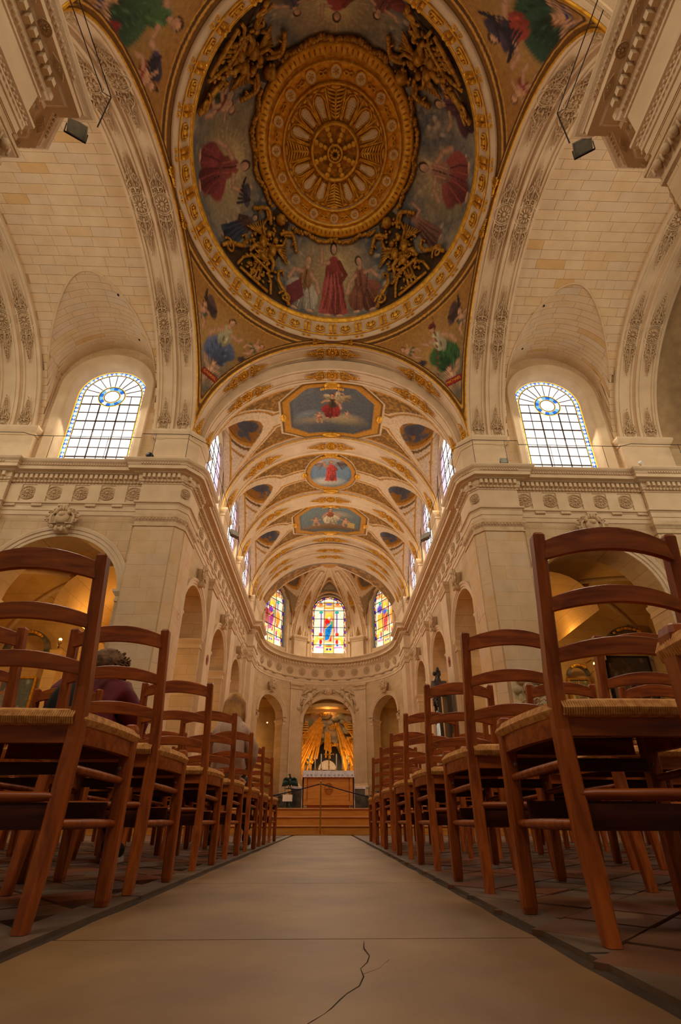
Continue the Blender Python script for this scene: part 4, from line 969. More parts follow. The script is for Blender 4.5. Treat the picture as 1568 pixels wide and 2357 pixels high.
paint(col, Us, Vs, ops, .07, 9); lum = col.mean(1)[:, None]; col = (col*.74+lum*.26*np.array([[1.12, 1.0, .82]]))*.98
b = B(); b.grid(G, cu=True); part('dome_painting', b, M['fresco'], CR, True, col)
# gilded relief groups on the diagonals and garlands round the centre
def ds(x, v, d=.1):   # surface point by arc length and height, lifted towards the room
    t = np.interp(v, L_, np.linspace(0, 1, nt_)); p = dome(x/4.1, t); c = np.array((0, DC, 17.5)); n = (c-p)/np.linalg.norm(c-p); return p+n*d
for k in range(4):
    x0 = at(PI/4+k*PI/2); b = B(); r = random.Random(20+k)
    for s in (-1, 1):
        b.tube([ds(x0+s*1.5, .05), ds(x0+s*1.3, .5), ds(x0+s*.9, .85, .16), ds(x0+s*.8, 1.2), ds(x0+s*.98, 1.35), ds(x0+s*1.05, 1.15)], [.07, .09, .08, .07, .06, .04], 6)
        b.tube([ds(x0+s*.75, .1), ds(x0+s*.65, .6), ds(x0+s*.3, 1.05, .15)], [.05, .06, .04], 6)
        q = np.linspace(0, 9, 26); b.tube([ds(x0+s*(1.3)+.26*(1-w_/10)*math.cos(w_), .3+.26*(1-w_/10)*math.sin(w_), .16) for w_ in q], .045, 5)
        # winged kneeling figure
        b.ell(ds(x0+s*.26, 1.75, .18), (.17, .2, .3), None, 8, 6); b.ell(ds(x0+s*.2, 2.12, .24), (.11, .12, .13), None, 8, 6); b.tube([ds(x0+s*.3, 1.95, .2), ds(x0+s*.6, 2.15, .2), ds(x0+s*.62, 2.5, .16)], [.07, .06, .045], 6)
        b.tube([ds(x0+s*.22, 1.5, .18), ds(x0+s*.5, 1.35, .2), ds(x0+s*.55, 1.0, .14)], [.11, .09, .06], 6)
        for j in range(7): b.tube([ds(x0+s*(.36+.02*j), 1.9, .12), ds(x0+s*(.75+.06*j), 2.35-.12*j, .12)], [.05, .03], 5)
        b.tube([ds(x0+s*.5, 2.5), ds(x0+s*.85, 2.7), ds(x0+s*1.1, 2.55), ds(x0+s*1.0, 2.35)], [.06, .06, .05, .03], 6)
        for j in range(16): 
            u = j/15; b.ell(ds(x0+s*(.35+.95*u), 2.5+.35*math.sin(u*PI)-.2*u, .12), (.085, .085, .085), None, 6, 4)
    for j in range(9): a = PI*j/8; b.tube([ds(x0, 1.25, .16), ds(x0+.42*math.cos(a), 1.25-.0+.42*math.sin(a), .12)], [.06, .035], 5)
    b.ell(ds(x0, 1.25, .2), (.15, .15, .15), None, 8, 6); b.ell(ds(x0, HT-.35, .14), (.22, .22, .16), None, 8, 5)
    for j in range(3): b.tube([ds(x0-.16+.16*j, .15, .1), ds(x0-.12+.12*j, .9, .12)], .05, 6)
    for j in range(70): a = r.uniform(0, 2*PI); rad = r.uniform(.15, .95); u_ = x0+rad*math.cos(a)*.95; v_ = 1.35+rad*math.sin(a)*1.15; b.ell(ds(u_, max(.1, min(HT-.1, v_)), .12), (r.uniform(.05, .1), r.uniform(.04, .08), r.uniform(.05, .13)), np.array(Matrix.Rotation(r.uniform(0, 3), 3, 'Y')), 6, 4)
    b.tube([ds(x0-.5, .95, .14), ds(x0+.5, .95, .14)], .06, 6); b.tube([ds(x0-.62, .12, .1), ds(x0+.62, .12, .1)], .06, 6)
    for j in range(60): b.ell(ds(x0+r.gauss(0, .3), r.uniform(.2, HT-.2), .1), (r.uniform(.04, .09),)*3, None, 5, 3)
    part('gilded_figure_group', b, M['goldf'], CR, True)
for q4 in range(4):
    b = B(); r = random.Random(q4); xq = at(PI/2+q4*PI/2)
    for j in range(110):
        u = -1+2*j/109; b.ell(ds(xq+u*2.4, HT-.16-.3*abs(u)**2*0-(.12*abs(math.sin(u*PI*1.5))), .1)+np.array([r.gauss(0, .02) for _ in range(3)]), (.075, .075, .07), None, 5, 4)
    part('gilded_garland', b, M['goldf'], CR, True)
# central gilded disk
DK = struct('ceiling', 'gilded central disk of the dome'); DK.parent = CR; del DK['kind']; del DK['label']; DK.name = 'gilded_disk'
ZD = ZO
b = B(); b.lathe([(2.86, ZD+.1), (2.84, ZD-.1), (2.74, ZD-.14), (2.5, ZD-.1), (2.48, ZD-.05), (2.42, ZD-.05), (2.4, ZD-.12), (2.34, ZD-.13), (2.32, ZD-.06)], (0, DC, 0), 128); part('rim', b, M['gold'], DK, True)
b = B(); b.lathe([(2.32, ZD-.04), (1.84, ZD-.02)], (0, DC, 0), 96); part('band_ground', b, M['gold'], DK)
b = B(); b.lathe([(1.8, ZD-.02), (.0, ZD+.06)], (0, DC, 0), 96); part('disk_ground', b, M['goldf'], DK)
b = B()
for pr in ([(1.9, ZD-.04), (1.88, ZD-.12), (1.82, ZD-.13), (1.8, ZD-.04)], [(.88, ZD-.02), (.86, ZD-.14), (.8, ZD-.15), (.77, ZD-.04)]): b.lathe(pr, (0, DC, 0), 96)
part('ring', b, M['gold'], DK, True)
b = B()
for k in range(96): a = k*2*PI/96; b.ell((2.62*math.cos(a), DC+2.62*math.sin(a), ZD-.13), (.09, .028, .03), np.array([[math.cos(a), -math.sin(a), 0], [math.sin(a), math.cos(a), 0], [0, 0, 1]]), 6, 4)
part('gadroons', b, M['goldf'], DK, True)
rb2 = B(); a = np.arange(20)*2*PI/20; rb2.add(np.stack([np.cos(a)*.17, np.sin(a)*.17, a*0+.01], 1), [tuple(range(20))], 1); rb2.tube(np.stack([np.cos(a)*.17, np.sin(a)*.17, a*0], 1), .025, 5, closed=True)
for k in range(6): rb2.ell((.07*math.cos(k*PI/3), .07*math.sin(k*PI/3), 0), (.045, .035, .035), np.array([[math.cos(k*PI/3), -math.sin(k*PI/3), 0], [math.sin(k*PI/3), math.cos(k*PI/3), 0], [0, 0, 1]]), 6, 4)
rb2.ell((0, 0, .0), (.03, .03, .05), None, 6, 4); FLW = rb2.mesh('flower_medallion', [M['gold'], M['plaster']], False)
cn_ = B(); cn_.tube([(0, -.16, 0), (.06, -.1, 0), (.02, 0, 0), (.06, .1, 0), (0, .16, 0), (-.06, .1, 0), (-.02, 0, 0), (-.06, -.1, 0)], .025, 5, closed=True); cn_.ell((0, 0, 0), (.03, .03, .03), None, 6, 4); LNK = cn_.mesh('link_ornament', M['gold'], True)
pb = B(); pb.add([(.12, -.05, .012), (.55, -.12, .012), (.66, -.09, .012), (.72, 0, .012), (.66, .09, .012), (.55, .12, .012), (.12, .05, .012)], [tuple(range(7))], 1); pb.tube([(0, -.16, 0), (.55, -.2, 0), (.72, -.14, 0), (.8, 0, 0), (.72, .14, 0), (.55, .2, 0), (0, .16, 0)], .028, 5)
pb.tube([(.04, 0, 0), (.3, .02, 0), (.66, 0, 0)], .014, 4)
for k in range(7):
    for f in (-1, 1): pb.ell((.16+.08*k, f*.05, 0), (.035, .022, .02), np.array([[math.cos(f*.7), -math.sin(f*.7), 0], [math.sin(f*.7), math.cos(f*.7), 0], [0, 0, 1]]), 5, 3)
pb.tube([(.1, -.07, .02), (.55, -.14, .03), (.68, -.1, .03), (.74, 0, .03), (.68, .1, .03), (.55, .14, .03), (.1, .07, .02)], .016, 5); pb.ell((.86, 0, -.0), (.05, .11, .04), None, 6, 4)
for f in (-1, 1): pb.ell((.8, f*.2, 0), (.05, .09, .04), None, 6, 4); pb.tube([(.02, f*.19, -.01), (.6, f*.27, -.01), (.82, f*.3, -.01)], [.02, .035, .02], 5)
PET = pb.mesh('petal_panel', [M['gold'], M['plaster']], False)
ab = B()
for k in range(8):
    x_ = .06+.1*k
    for f in (-1, 1): ab.tube([(x_, 0, 0), (x_+.05, f*(.08+.02*k), .01), (x_+.12, f*(.13+.022*k), -.01)], [.04, .035, .015], 5)
ab.tube([(0, 0, 0), (.85, 0, 0)], [.03, .04], 5); ab.ell((.86, 0, 0), (.06, .16, .05), None, 8, 4); ACN = ab.mesh('acanthus_leaf', M['gold'], True)
for k in range(16):
    a = k*2*PI/16+PI/2; c, s_ = math.cos(a), math.sin(a)
    link('flower_medallion', FLW, DK, frame((2.11*c, DC+2.11*s_, ZD-.07), (c, s_, 0), (0, 0, -1)))
    a2 = a+PI/16; link('link_ornament', LNK, DK, frame((2.11*math.cos(a2), DC+2.11*math.sin(a2), ZD-.07), (math.cos(a2), math.sin(a2), 0), (0, 0, -1)))
    link('acanthus_leaf' if k % 4 == 0 else 'petal_panel', ACN if k % 4 == 0 else PET, DK, frame((.9*c, DC+.9*s_, ZD-.03), (c, s_, 0), (0, 0, -1), (.98, 1.08 if k % 4 else 1.2, 1)))
b = B()
for k in range(8):
    a = k*PI/4+PI/8
    for j in range(4): b.ell((.72*(j+1.2)/5*math.cos(a)*1.2, DC+.72*(j+1.2)/5*math.sin(a)*1.2, ZD-.06-.01*j), (.11, .07+.015*j, .05), np.array([[math.cos(a), -math.sin(a), 0], [math.sin(a), math.cos(a), 0], [0, 0, 1]]), 6, 4)
a = np.arange(24)*2*PI/24; b.tube(np.stack([np.cos(a)*.25, DC+np.sin(a)*.25, a*0+ZD-.14], 1), .04, 5, closed=True)
for k in range(10): b.ell((.13*math.cos(k*.628), DC+.13*math.sin(k*.628), ZD-.2), (.05, .05, .06), None, 6, 4)
part('hub', b, M['gold'], DK, True)
b = B(); b.ell((0, DC, ZD-.2), (.05, .05, .03)); part('hub_opening', b, M['black'], DK)
# ------------------------------------------------------------------ choir vault, three bays
CV = struct('ceiling', 'painted and gilded barrel vault of the choir')
VA, VB, VS = 5.2, 4.76, 13.35
RIBS = [(19.1, 20.25), (23.8, 24.95), (28.5, 29.55)]
def PV(t, y, d): return (-(VA-.12-d)*math.cos(t), y, VS+(VB-.14-d)*math.sin(t))
for y0, y1 in RIBS:
    pr = [(y0, -.4), (y0, .0), (y0+.12, .0), (y0+.13, .04), (y0+.2, .04), (y0+.21, .0), (y0+.26, -.02), (y1-.26, -.02), (y1-.21, .0), (y1-.2, .04), (y1-.13, .04), (y1-.12, .0), (y1, .0), (y1, -.4)]
    soffit('transverse_rib', PV, pr, M['plaster'], CV); decorate(PV, (y0+y1)/2, .34, (.12, PI/4, PI/2, 3*PI/4, PI-.12), ROS_G, ARB_G, CV, .85, .29, -.005)
    b = B()
    for yy in (y0-.03, y1+.03): b.tube([PV(t, yy, -.02) for t in np.linspace(.0, PI, 70)], .03, 5)
    part('gilded_moulding', b, M['gold'], CV)
bay = [(15.62, 19.12), (20.23, 23.82), (24.93, 28.52)]
scenes = [
  [('e', 0, 0, 3, 2, 0, (96, 98, 100), .4), ('e', -.6, -.5, .9, .3, 0, (150, 134, 108), .6), ('e', .7, -.55, .8, .32, 0, (156, 138, 104), .5), ('e', -1.1, -.2, .5, .2, 0, (120, 128, 130), .6)] + T2(wing((190, 170, 130), -1), .25, .35, .8) + T2(wing((170, 148, 110), 1), .25, .35, .8) + T2(seated((196, 176, 136), (180, 156, 110), up=.2), .28, .72, .62) + T2(seated((80, 66, 44), (146, 46, 38), up=.4), .02, .08, .98, 0, -1) + T2(putto(cloth=(150, 60, 60)), -.62, -.45, .62) + T2(putto(), .75, -.22, .4),
  [('e', 0, 0, 3, 2, 0, (120, 142, 160), .4), ('e', -.2, -.85, .9, .35, 0, (196, 190, 170), .6), ('e', .4, .9, .8, .3, 0, (168, 160, 150), .6)] + T2(wing((190, 160, 140), -1), .0, .15, 1.1) + T2(wing((130, 110, 100), 1), .0, .15, 1.1) + T2(standing((190, 70, 60), (198, 76, 62), hair=(150, 110, 60)), 0, .05, .95),
  [('e', 0, 0, 3, 2, 0, (110, 122, 120), .4), ('e', .6, .5, .7, .3, 0, (160, 150, 130), .6), ('e', 0, -.9, 2.0, .3, 0, (130, 96, 60), .5)] + T2(seated((150, 84, 48), (206, 190, 150), up=.2), 0, .1, 1.15) + T2(putto(), -.95, -.25, .9) + T2(putto(cloth=(190, 150, 90)), 1.0, -.3, .9) + [('p', [(1.2, -.8), (1.6, -.8), (1.6, -.2), (1.2, -.2)], (196, 160, 90))]]
LHW = 1.72; LZ0 = 14.3; LC = 2.75
for bi, (y0, y1) in enumerate(bay):
    yc = (y0+y1)/2; nt2, ny = 330, 110
    ts = np.linspace(.0, PI, nt2); ys = np.linspace(y0-.02, y1+.02, ny); TT, YY = np.meshgrid(ts, ys, indexing='ij'); dy = YY-yc
    Xx = -VA*np.cos(TT); zb = VS+VB*np.sin(TT); qq = np.clip(1-(dy/LHW)**2, 0, 1); zl = np.where(qq > 0, LZ0-1.2+(LC+1.2)*qq**.5, 0)
    Z = np.maximum(zb, zl); inl = zl > zb
    # signed distance-like measure to the groin, in metres along x
    sx_ = np.sqrt(np.clip(1-((np.maximum(zl, VS)-VS)/VB)**2, 0, 1))*VA    # |x| of the groin at this y
    g = np.abs(Xx)-sx_                                # > 0 inside the lunette
    gd = g*np.where(np.abs(dy) < LHW, .6, 1); gy = (LHW*np.sqrt(np.clip(1-(np.clip((zb-(LZ0-1.2))/(LC+1.2), 0, 1))**2, 0, 1))-np.abs(dy))
    gm = np.where(np.abs(gd) < np.abs(gy), gd, gy)     # nearest of both measures
    x_, y_ = Xx.ravel(), dy.ravel(); G_ = gm.ravel(); IL = inl.ravel(); nn = len(x_)
    col = np.tile(OCH2, (nn, 1)); rel = np.zeros(nn)
    nz = vnoise(x_*13+80, y_*13+40, 3, 3); col = mixc(col, np.clip((nz-.5)*7, 0, 1)*.7, L3((196, 142, 62)))
    def ring(d, lo, hi, c, h=0):
        m = (d >= lo) & (d < hi); col[m] = c; rel[m] = h
    bar = ~IL
    # medallion on the crown
    if bi == 1: dm = np.hypot(x_/1.18, y_/1.28)*1.2-1.2
    else:
        dm = np.maximum(np.maximum(np.abs(x_)/2.0, np.abs(y_)/1.42), (np.abs(x_)/2.0+np.abs(y_)/1.42)/1.56)*1.42-1.42
        dm = np.maximum(dm, .52-np.hypot(np.abs(x_)-2.35, np.abs(y_)*.9-1.55))
    # cream bands beside the groins, teardrop round the lunette
    m = bar & (G_ > -.34); col[m] = CREAM; rel[m] = .03
    m = bar & (G_ > -.42) & (G_ <= -.36); col[m] = GLD
    m = bar & (G_ > -.5) & (G_ <= -.42); col[m] = CREAM; rel[m] = .02
    m = bar & (np.abs(y_) > (y1-y0)/2-.2); col[m] = CREAM
    m = bar & (np.abs(y_) > (y1-y0)/2-.27) & (np.abs(y_) < (y1-y0)/2-.2); col[m] = GLD
    a = bar & (dm < .34); cc = col.copy()
    for lo, hi, c, h in ((.28, .34, CREAM, .03), (.22, .28, OCH2, 0), (.0, .22, GLD, .05)): 
        m = bar & (dm >= lo) & (dm < hi); col[m] = c; rel[m] = h
    # diagonal cream fillets linking medallion and lunettes
    m = bar & (dm > .3) & (np.abs(np.abs(y_)-.12) < .035) & (np.abs(x_) < 3.2); col[m] = CREAM
    m = bar & (dm < 0); cs = np.tile(L3((110, 116, 124)), (m.sum(), 1)); cs = mixc(cs, np.clip((vnoise(x_[m]*1.5+30, y_[m]*1.5+30, bi)-.45)*4, 0, 1), L3((160, 146, 120))); cs = paint(cs, x_[m]*(1 if bi != 1 else 1), -y_[m]*1.0, scenes[bi] if bi != 1 else T2(scenes[bi], 0, 0, 1.05), .03, bi); col[m] = cs; rel[m] = -.02
    # lunettes: oval picture within gold and cream rings, ochre panels below
    for s in (-1, 1):
        ox = s*3.95; d = np.hypot((x_-ox)/.98, y_/.74)
        sel = IL & (x_*s > 0)
        m = sel; base = L3((132, 98, 48)); col[m] = base; m2 = sel & (nz > .56); col[m2] = L3((196, 140, 60))
        m = sel & (G_ < .3); col[m] = CREAM; rel[m] = .03
        m = sel & (d < 1.75); col[m] = CREAM
        m = sel & (d >= 1.48) & (d < 1.56); col[m] = GLD*.8
        m = sel & (d >= 1.0) & (d < 1.14); col[m] = GLD; rel[m] = .04
        m = sel & (d >= 1.2) & (d < 1.3); col[m] = L3((120, 82, 34)); rel[m] = .02
        m = sel & (d < 1.0); k = np.clip((vnoise(x_[m]*2.4+9, y_[m]*2.4+9, 5+bi)-.45)*8, 0, 1); col[m] = mixc(np.tile(L3((156, 104, 36)), (m.sum(), 1)), np.clip(k*(d[m] < .86)+(d[m] < .5), 0, 1), L3((88, 86, 88)))
        m = sel & (np.abs(x_) > 4.92); col[m] = CREAM
        m = sel & (np.abs(x_) > 4.84) & (np.abs(x_) < 4.92); col[m] = GLD
    # spandrel panels low on the barrel
    m = bar & (np.abs(x_) > 3.3) & (G_ < -.5) & (np.abs(y_) < (y1-y0)/2-.27) & (nz < .5); col[m] = L3((120, 84, 34))
    R_ = rel.reshape(Xx.shape); X3 = np.stack([Xx*(1-R_/VA), YY, Z-R_], -1)
    b = B(); b.grid(X3); part('vault_bay', b, M['vault'], CV, True, col)
    # gilded bosses of the medallion frame
    b = B(); b.ell((0, y0+.22, VS+VB-.05), (.42, .22, .08), None, 12, 5); b.ell((0, y1-.2, VS+VB-.08), (.5, .16, .08), None, 12, 5)
    for s in (-1, 1): b.ell((s*2.3 if bi != 1 else s*1.5, yc, VS+VB*math.sqrt(1-(2.3/VA)**2)-.05 if bi != 1 else VS+VB*.955-.05), (.16, .26, .08), None, 8, 5)
    for s in (-1, 1):
        for k in range(5): b.ell((s*(.1+.1*k), y0+.28+.03*k, VS+VB-.1), (.06, .08, .05), None, 6, 4)
    part('gilded_cartouche', b, M['gold'], CV, True)
# apse half dome with windows cutting in
nA, nR = 260, 90; al = np.linspace(-PI/2, PI/2, nA); ph = np.linspace(0, PI/2, nR); AA, PP = np.meshgrid(al, ph, indexing='ij')
r_ = np.cos(PP); X = AR*1.02*np.sin(AA)*r_; Y = AY0+AL*np.cos(AA)*r_; zb = VS-.2+4.6*np.sin(PP)
near = np.min([np.abs(AA-c)/.34 for c in (0, -.98, .98)], axis=0); q = np.clip(1-near**2, 0, 1); zl = np.where(q > 0, 14.7+2.95*np.sqrt(q), 0); IL = zl > zb; Z = np.maximum(zb, zl)
wd = np.array([np.abs(AA-c) for c in (-.49, .49)]).min(0)*4.7*(.25+.75*r_)
n = AA.size; col = np.tile(L3((132, 92, 38)), (n, 1)); nz = vnoise(X.ravel()*5+30, Y.ravel()*5, 4); col = mixc(col, np.clip((nz-.5)*8, 0, 1)*.7, L3((196, 140, 54)))
wf = wd.ravel(); il = IL.ravel(); rf = r_.ravel()
m = ~il; 
dn = (near.ravel()-1)
m = (~il) & (wf < .62); col[m] = CREAM
m = (~il) & (wf > .5) & (wf < .54); col[m] = GLD*.7
m = (~il) & (wf >= .62) & (rf > .93); col[m] = CREAM
lz = (zl-zb).ravel(); m = (~il) & (lz > -.35) & (near.ravel() < 1.25); col[m] = CREAM
m = il & (lz < .25); col[m] = CREAM
m = il & (rf < .93) & (rf > .55); col[m] = L3((150, 122, 84))
m = il; d = np.hypot((rf-.72)/.16, near.ravel()*.34*4/.75); k = il & (d < 1.0); col[k] = L3((122, 100, 74)); k = il & (d >= 1) & (d < 1.2); col[k] = GLD; k = il & (d >= 1.2) & (d < 1.5); col[k] = CREAM; k = il & (d < .6); col[k] = L3((156, 134, 104))
m = il & (rf > .955); col[m] = L3((130, 108, 78))
k = rf < .12; col[k] = GLD
b = B(); b.grid(np.stack([X, Y, Z], -1)); part('apse_vault', b, M['vault'], CV, True, col)
for c in (-.49, .49):
    def PR(t, w_, d): 
        rr = math.cos(t); return (AR*1.0*math.sin(c)*rr*(1-d*.1)+w_*math.cos(c), AY0+AL*math.cos(c)*rr*(1-d*.1)-w_*math.sin(c), VS-.2+(4.6-d)*math.sin(t)-.0)
    b = B(); b.grid([[PR(t, w_*(1-.0*t), d) for w_, d in ((-.42*max(.35, math.cos(t)), -.1), (-.42*max(.35, math.cos(t)), .1), (-.3*max(.35, math.cos(t)), .1), (-.28*max(.35, math.cos(t)), .05), (.28*max(.35, math.cos(t)), .05), (.3*max(.35, math.cos(t)), .1), (.42*max(.35, math.cos(t)), .1), (.42*max(.35, math.cos(t)), -.1))] for t in np.linspace(0, 1.35, 30)]); part('apse_rib', b, M['plaster'], CV)
    for t, rr in ((.08, .24), (.72, .2)):
        o = np.array(PR(t, 0, .12)); u = np.array(PR(t+.02, 0, .12))-o; n_ = np.array((0, 30, 12))-o
        link('rosette', ROS_G, CV, frame(o, u, n_, rr))
        for sg in ((1, -1) if t > .2 else (1,)):
            o2 = np.array(PR(t+sg*.06, 0, .1)); link('arabesque', ARB_G, CV, frame(o2, u*sg, n_, (.8, .34, 1)))
# apse arch
ya = 29.45
b = B(); b.grid([[(-AR*math.cos(t), y, VS+4.45*math.sin(t)) for t in np.linspace(0, PI, 41)] for y in (29.3, AY0)]); part('apse_arch_soffit', b, M['plaster'], CV, True)
for rad, rz, w0, w1 in ((5.08, 4.48, 29.65, 30.4), (5.0, 4.4, 30.45, 31.2)):
    P = lambda t, y, d, rad=rad, rz=rz: (-(rad-.1-d)*math.cos(t), y, VS+(rz-.16-d)*math.sin(t)); soffit('apse_arch', P, band_prof(w0, w1), M['plaster'], CV); decorate(P, (w0+w1)/2, .3, (.12, PI/4, PI/2, 3*PI/4, PI-.12), ROS_G, ARB_G, CV, .7, .22)
# near crossing arch and the first stretch of the nave vault, over the viewer's head
NV = struct('ceiling', 'plain barrel vault of the nave above and behind the viewer')
soffit('soffit_band', PYf(5.3, 5.3), band_prof(2.8, 3.6), M['plaster'], NV)
b = B(); b.grid([[(-5.3*math.cos(t), y, ZS+5.0*math.sin(t)) for t in np.linspace(0, PI, 41)] for y in np.linspace(-6, 2.85, 5)]); part('vault_surface', b, M['stone'], NV, True)
# ------------------------------------------------------------------ windows
def clip_convex(poly, hull):
    out = poly
    for i in range(len(hull)):
        a, b_ = hull[i], hull[(i+1) % len(hull)]; inp = out; out = []
        if not inp: break
        f = lambda p: (b_[0]-a[0])*(p[1]-a[1])-(b_[1]-a[1])*(p[0]-a[0])
        for j in range(len(inp)):
            p, q = inp[j-1], inp[j]; fp, fq = f(p), f(q)
            if (fp >= 0) != (fq >= 0):
                t = fp/(fp-fq); out.append((p[0]+(q[0]-p[0])*t, p[1]+(q[1]-p[1])*t))
            if fq >= 0: out.append(q)
    return out
def arch_outline(hw, zb, zs, n=20):   # counter-clockwise
    return [(-hw, zb), (hw, zb)] + [(hw*math.cos(t), zs+hw*math.sin(t)) for t in np.linspace(0, PI, n)]
wn = 0
def new_window(label):
    global wn
    wn += 1; return struct('window_%d' % wn, label)
def flatpane(poly, Mf, d=.012): 
    b = B(); p0 = [Mf(s, z, 0) for s, z in poly]; p1 = [Mf(s, z, d) for s, z in poly]; n = len(poly)
    b.add(p0+p1, [tuple(range(n)), tuple(range(n, 2*n))[::-1]] + [(i, (i+1) % n, n+(i+1) % n, n+i) for i in range(n)]); return b
def boundary_walk(hw, zb, zs, pitch):
    pts = [(-hw, zb), (-hw, zs)] + [(hw*math.cos(t), zs+hw*math.sin(t)) for t in np.linspace(PI, 0, 40)][1:] + [(hw, zb), (-hw, zb)]
    P = np.array(pts); L = np.concatenate([[0], np.cumsum(np.linalg.norm(np.diff(P, axis=0), axis=1))]); n = int(L[-1]/pitch)
    q = np.linspace(0, L[-1], n+1); return [(np.interp(a, L, P[:, 0]), np.interp(a, L, P[:, 1])) for a in q]
for s in (-1, 1):
    W = new_window('tall clear leaded transept window with blue and white border'); hw, zb, zs = 1.38, 11.75, 15.98; Y0 = TW+.46; XC = s*9.05
    Mf = lambda q, z, d: (XC+q, Y0-d, z)
    b = B(); o = arch_outline(hw+.12, zb, zs, 30); b.tube([Mf(x, z, 0) for x, z in o], .05, 6, closed=True); part('window_frame', b, M['lead'], W)
    bw = .2; ih = hw-bw; inner = arch_outline(ih, zb+.15, zs, 26)
    rows = np.linspace(zb+.15, zs, 10); cols = np.linspace(-ih, ih, 7)
    for j in range(9):
        for i in range(6):
            p = clip_convex([(cols[i], rows[j]), (cols[i+1], rows[j]), (cols[i+1], rows[j+1]), (cols[i], rows[j+1])], inner)
            if len(p) > 2: part('pane', flatpane(p, Mf), M['glass'], W)
    rc, rr = zs-.05, .52
    for k in range(10):     # fan of panes over the ring
        a0, a1 = k*PI/10, (k+1)*PI/10; p = [(.3*math.cos(a0), zs+.3*math.sin(a0)), (ih*math.cos(a0), zs+ih*math.sin(a0)), (ih*math.cos((a0+a1)/2), zs+ih*math.sin((a0+a1)/2)), (ih*math.cos(a1), zs+ih*math.sin(a1)), (.3*math.cos(a1), zs+.3*math.sin(a1))]
        part('pane', flatpane(p, Mf), M['glass'], W)
    b = B()
    for j in range(10): b.bar(Mf(-ih, rows[j], .02), Mf(ih, rows[j], .02), .03, .028 if j % 2 else .05)
    for i in range(1, 6): b.bar(Mf(cols[i], zb, .02), Mf(cols[i], zs, .02), .02 if i % 2 else .045, .03)
    for k in range(1, 10): a = k*PI/10; b.bar(Mf(rr*math.cos(a), zs+rr*math.sin(a), .02), Mf(ih*math.cos(a), zs+ih*math.sin(a), .02), .02, .025)
    b.tube([Mf(x, z, .02) for x, z in inner], .016, 4, closed=True); part('lead_bars', b, M['lead'], W)
    # border tiles: blue square with a white diamond, yellow fillets
    o1 = boundary_walk(hw, zb, zs, .21); o2 = [(x*(ih+.03)/hw, zb+.15+(z-zb)*1.0 if z <= zs else zs+(z-zs)*(ih+.03)/hw) for x, z in o1]
    o2 = [(max(-ih-.03, min(ih+.03, x*(ih+.03)/hw)), (max(z, zb+.15)) if z <= zs else zs+(z-zs)*(ih+.03)/hw) for x, z in o1]
    for k in range(len(o1)-1):
        A_, B_, C_, D_ = o1[k], o1[k+1], o2[k+1], o2[k]
        if math.hypot(A_[0]-B_[0], A_[1]-B_[1]) < .05: continue
        b = B(); b.add([Mf(*q, .0) for q in (A_, B_, C_, D_)], [(0, 1, 2, 3)], 0)
        c = tuple((A_[i]+B_[i]+C_[i]+D_[i])/4 for i in (0, 1)); mids = [((p[0]+q[0])/2, (p[1]+q[1])/2) for p, q in ((A_, B_), (B_, C_), (C_, D_), (D_, A_))]
        mids = [(c[0]+(m[0]-c[0])*.86, c[1]+(m[1]-c[1])*.86) for m in mids]; b.add([Mf(*m, .008) for m in mids], [(0, 1, 2, 3)], 1)
        part('border_tile', b, [M['glass_b'] if k % 3 else M['glass_c'], M['glass']], W)
    for sc_ in (1.0, ): 
        b = B(); b.tube([Mf(x, z, .012) for x, z in arch_outline(ih+.03, zb+.12, zs, 30)], .022, 4, closed=True); b.tube([Mf(x, z, .012) for x, z in arch_outline(hw+.02, zb, zs, 30)], .022, 4, closed=True); part('yellow_fillet', b, M['glass_y'], W)
    n = 16
    for k in range(n):
        a0, a1 = k*2*PI/n, (k+1)*2*PI/n; p = [(rr*math.cos(a0), rc+rr*math.sin(a0)), (rr*math.cos(a1), rc+rr*math.sin(a1)), (.33*math.cos(a1), rc+.33*math.sin(a1)), (.33*math.cos(a0), rc+.33*math.sin(a0))]
        part('ring_tile', flatpane(p, lambda q, z, d: Mf(q, z, d+.03)), M['glass_b' if k % 2 else 'glass_c'] if k % 5 else M['glass'], W)
    part('pane', flatpane([(.33*math.cos(a), rc+.33*math.sin(a)) for a in np.linspace(0, 2*PI, 24, endpoint=False)], lambda q, z, d: Mf(q, z, d+.035)), M['glass'], W)
    b = B()
    for r_2, m in ((rr, 0), (rr+.03, 1), (.34, 1), (.31, 0)): b.tube([Mf(r_2*math.cos(a), rc+r_2*math.sin(a), .05) for a in np.linspace(0, 2*PI, 32, endpoint=False)], .016, 4, mi=m, closed=True)
    part('ring_leading', b, [M['lead'], M['glass_y']], W)
# choir clerestory: plain leaded lights seen at a glance
for s in (-1, 1):
    for yc in BAYS:
        W = new_window('pale violet leaded choir window'); hw, zb, zs = 1.35, 11.9, 15.45; Mf = lambda q, z, d: (s*(CW+.14-d), yc+q, z); inner = arch_outline(hw, zb, zs, 22)
        rows = np.linspace(zb, zs+hw, 9); cols = np.linspace(-hw, hw, 5)
        for j in range(8):
            for i in range(4):
                p = clip_convex([(cols[i], rows[j]), (cols[i+1], rows[j]), (cols[i+1], rows[j+1]), (cols[i], rows[j+1])], inner)
                if len(p) > 2: part('pane', flatpane(p, Mf), M['glass_v' if (i in (0, 3)) else 'glass'], W)
        b = B()
        for z in rows[1:-1]:
            h = hw if z <= zs else math.sqrt(max(.01, hw*hw-(z-zs)**2)); b.bar(Mf(-h, z, .02), Mf(h, z, .02), .03, .03)
        for x in cols[1:-1]: b.bar(Mf(x, zb, .02), Mf(x, zs+math.sqrt(hw*hw-x*x), .02), .03, .03)
        part('lead_bars', b, M['lead'], W)
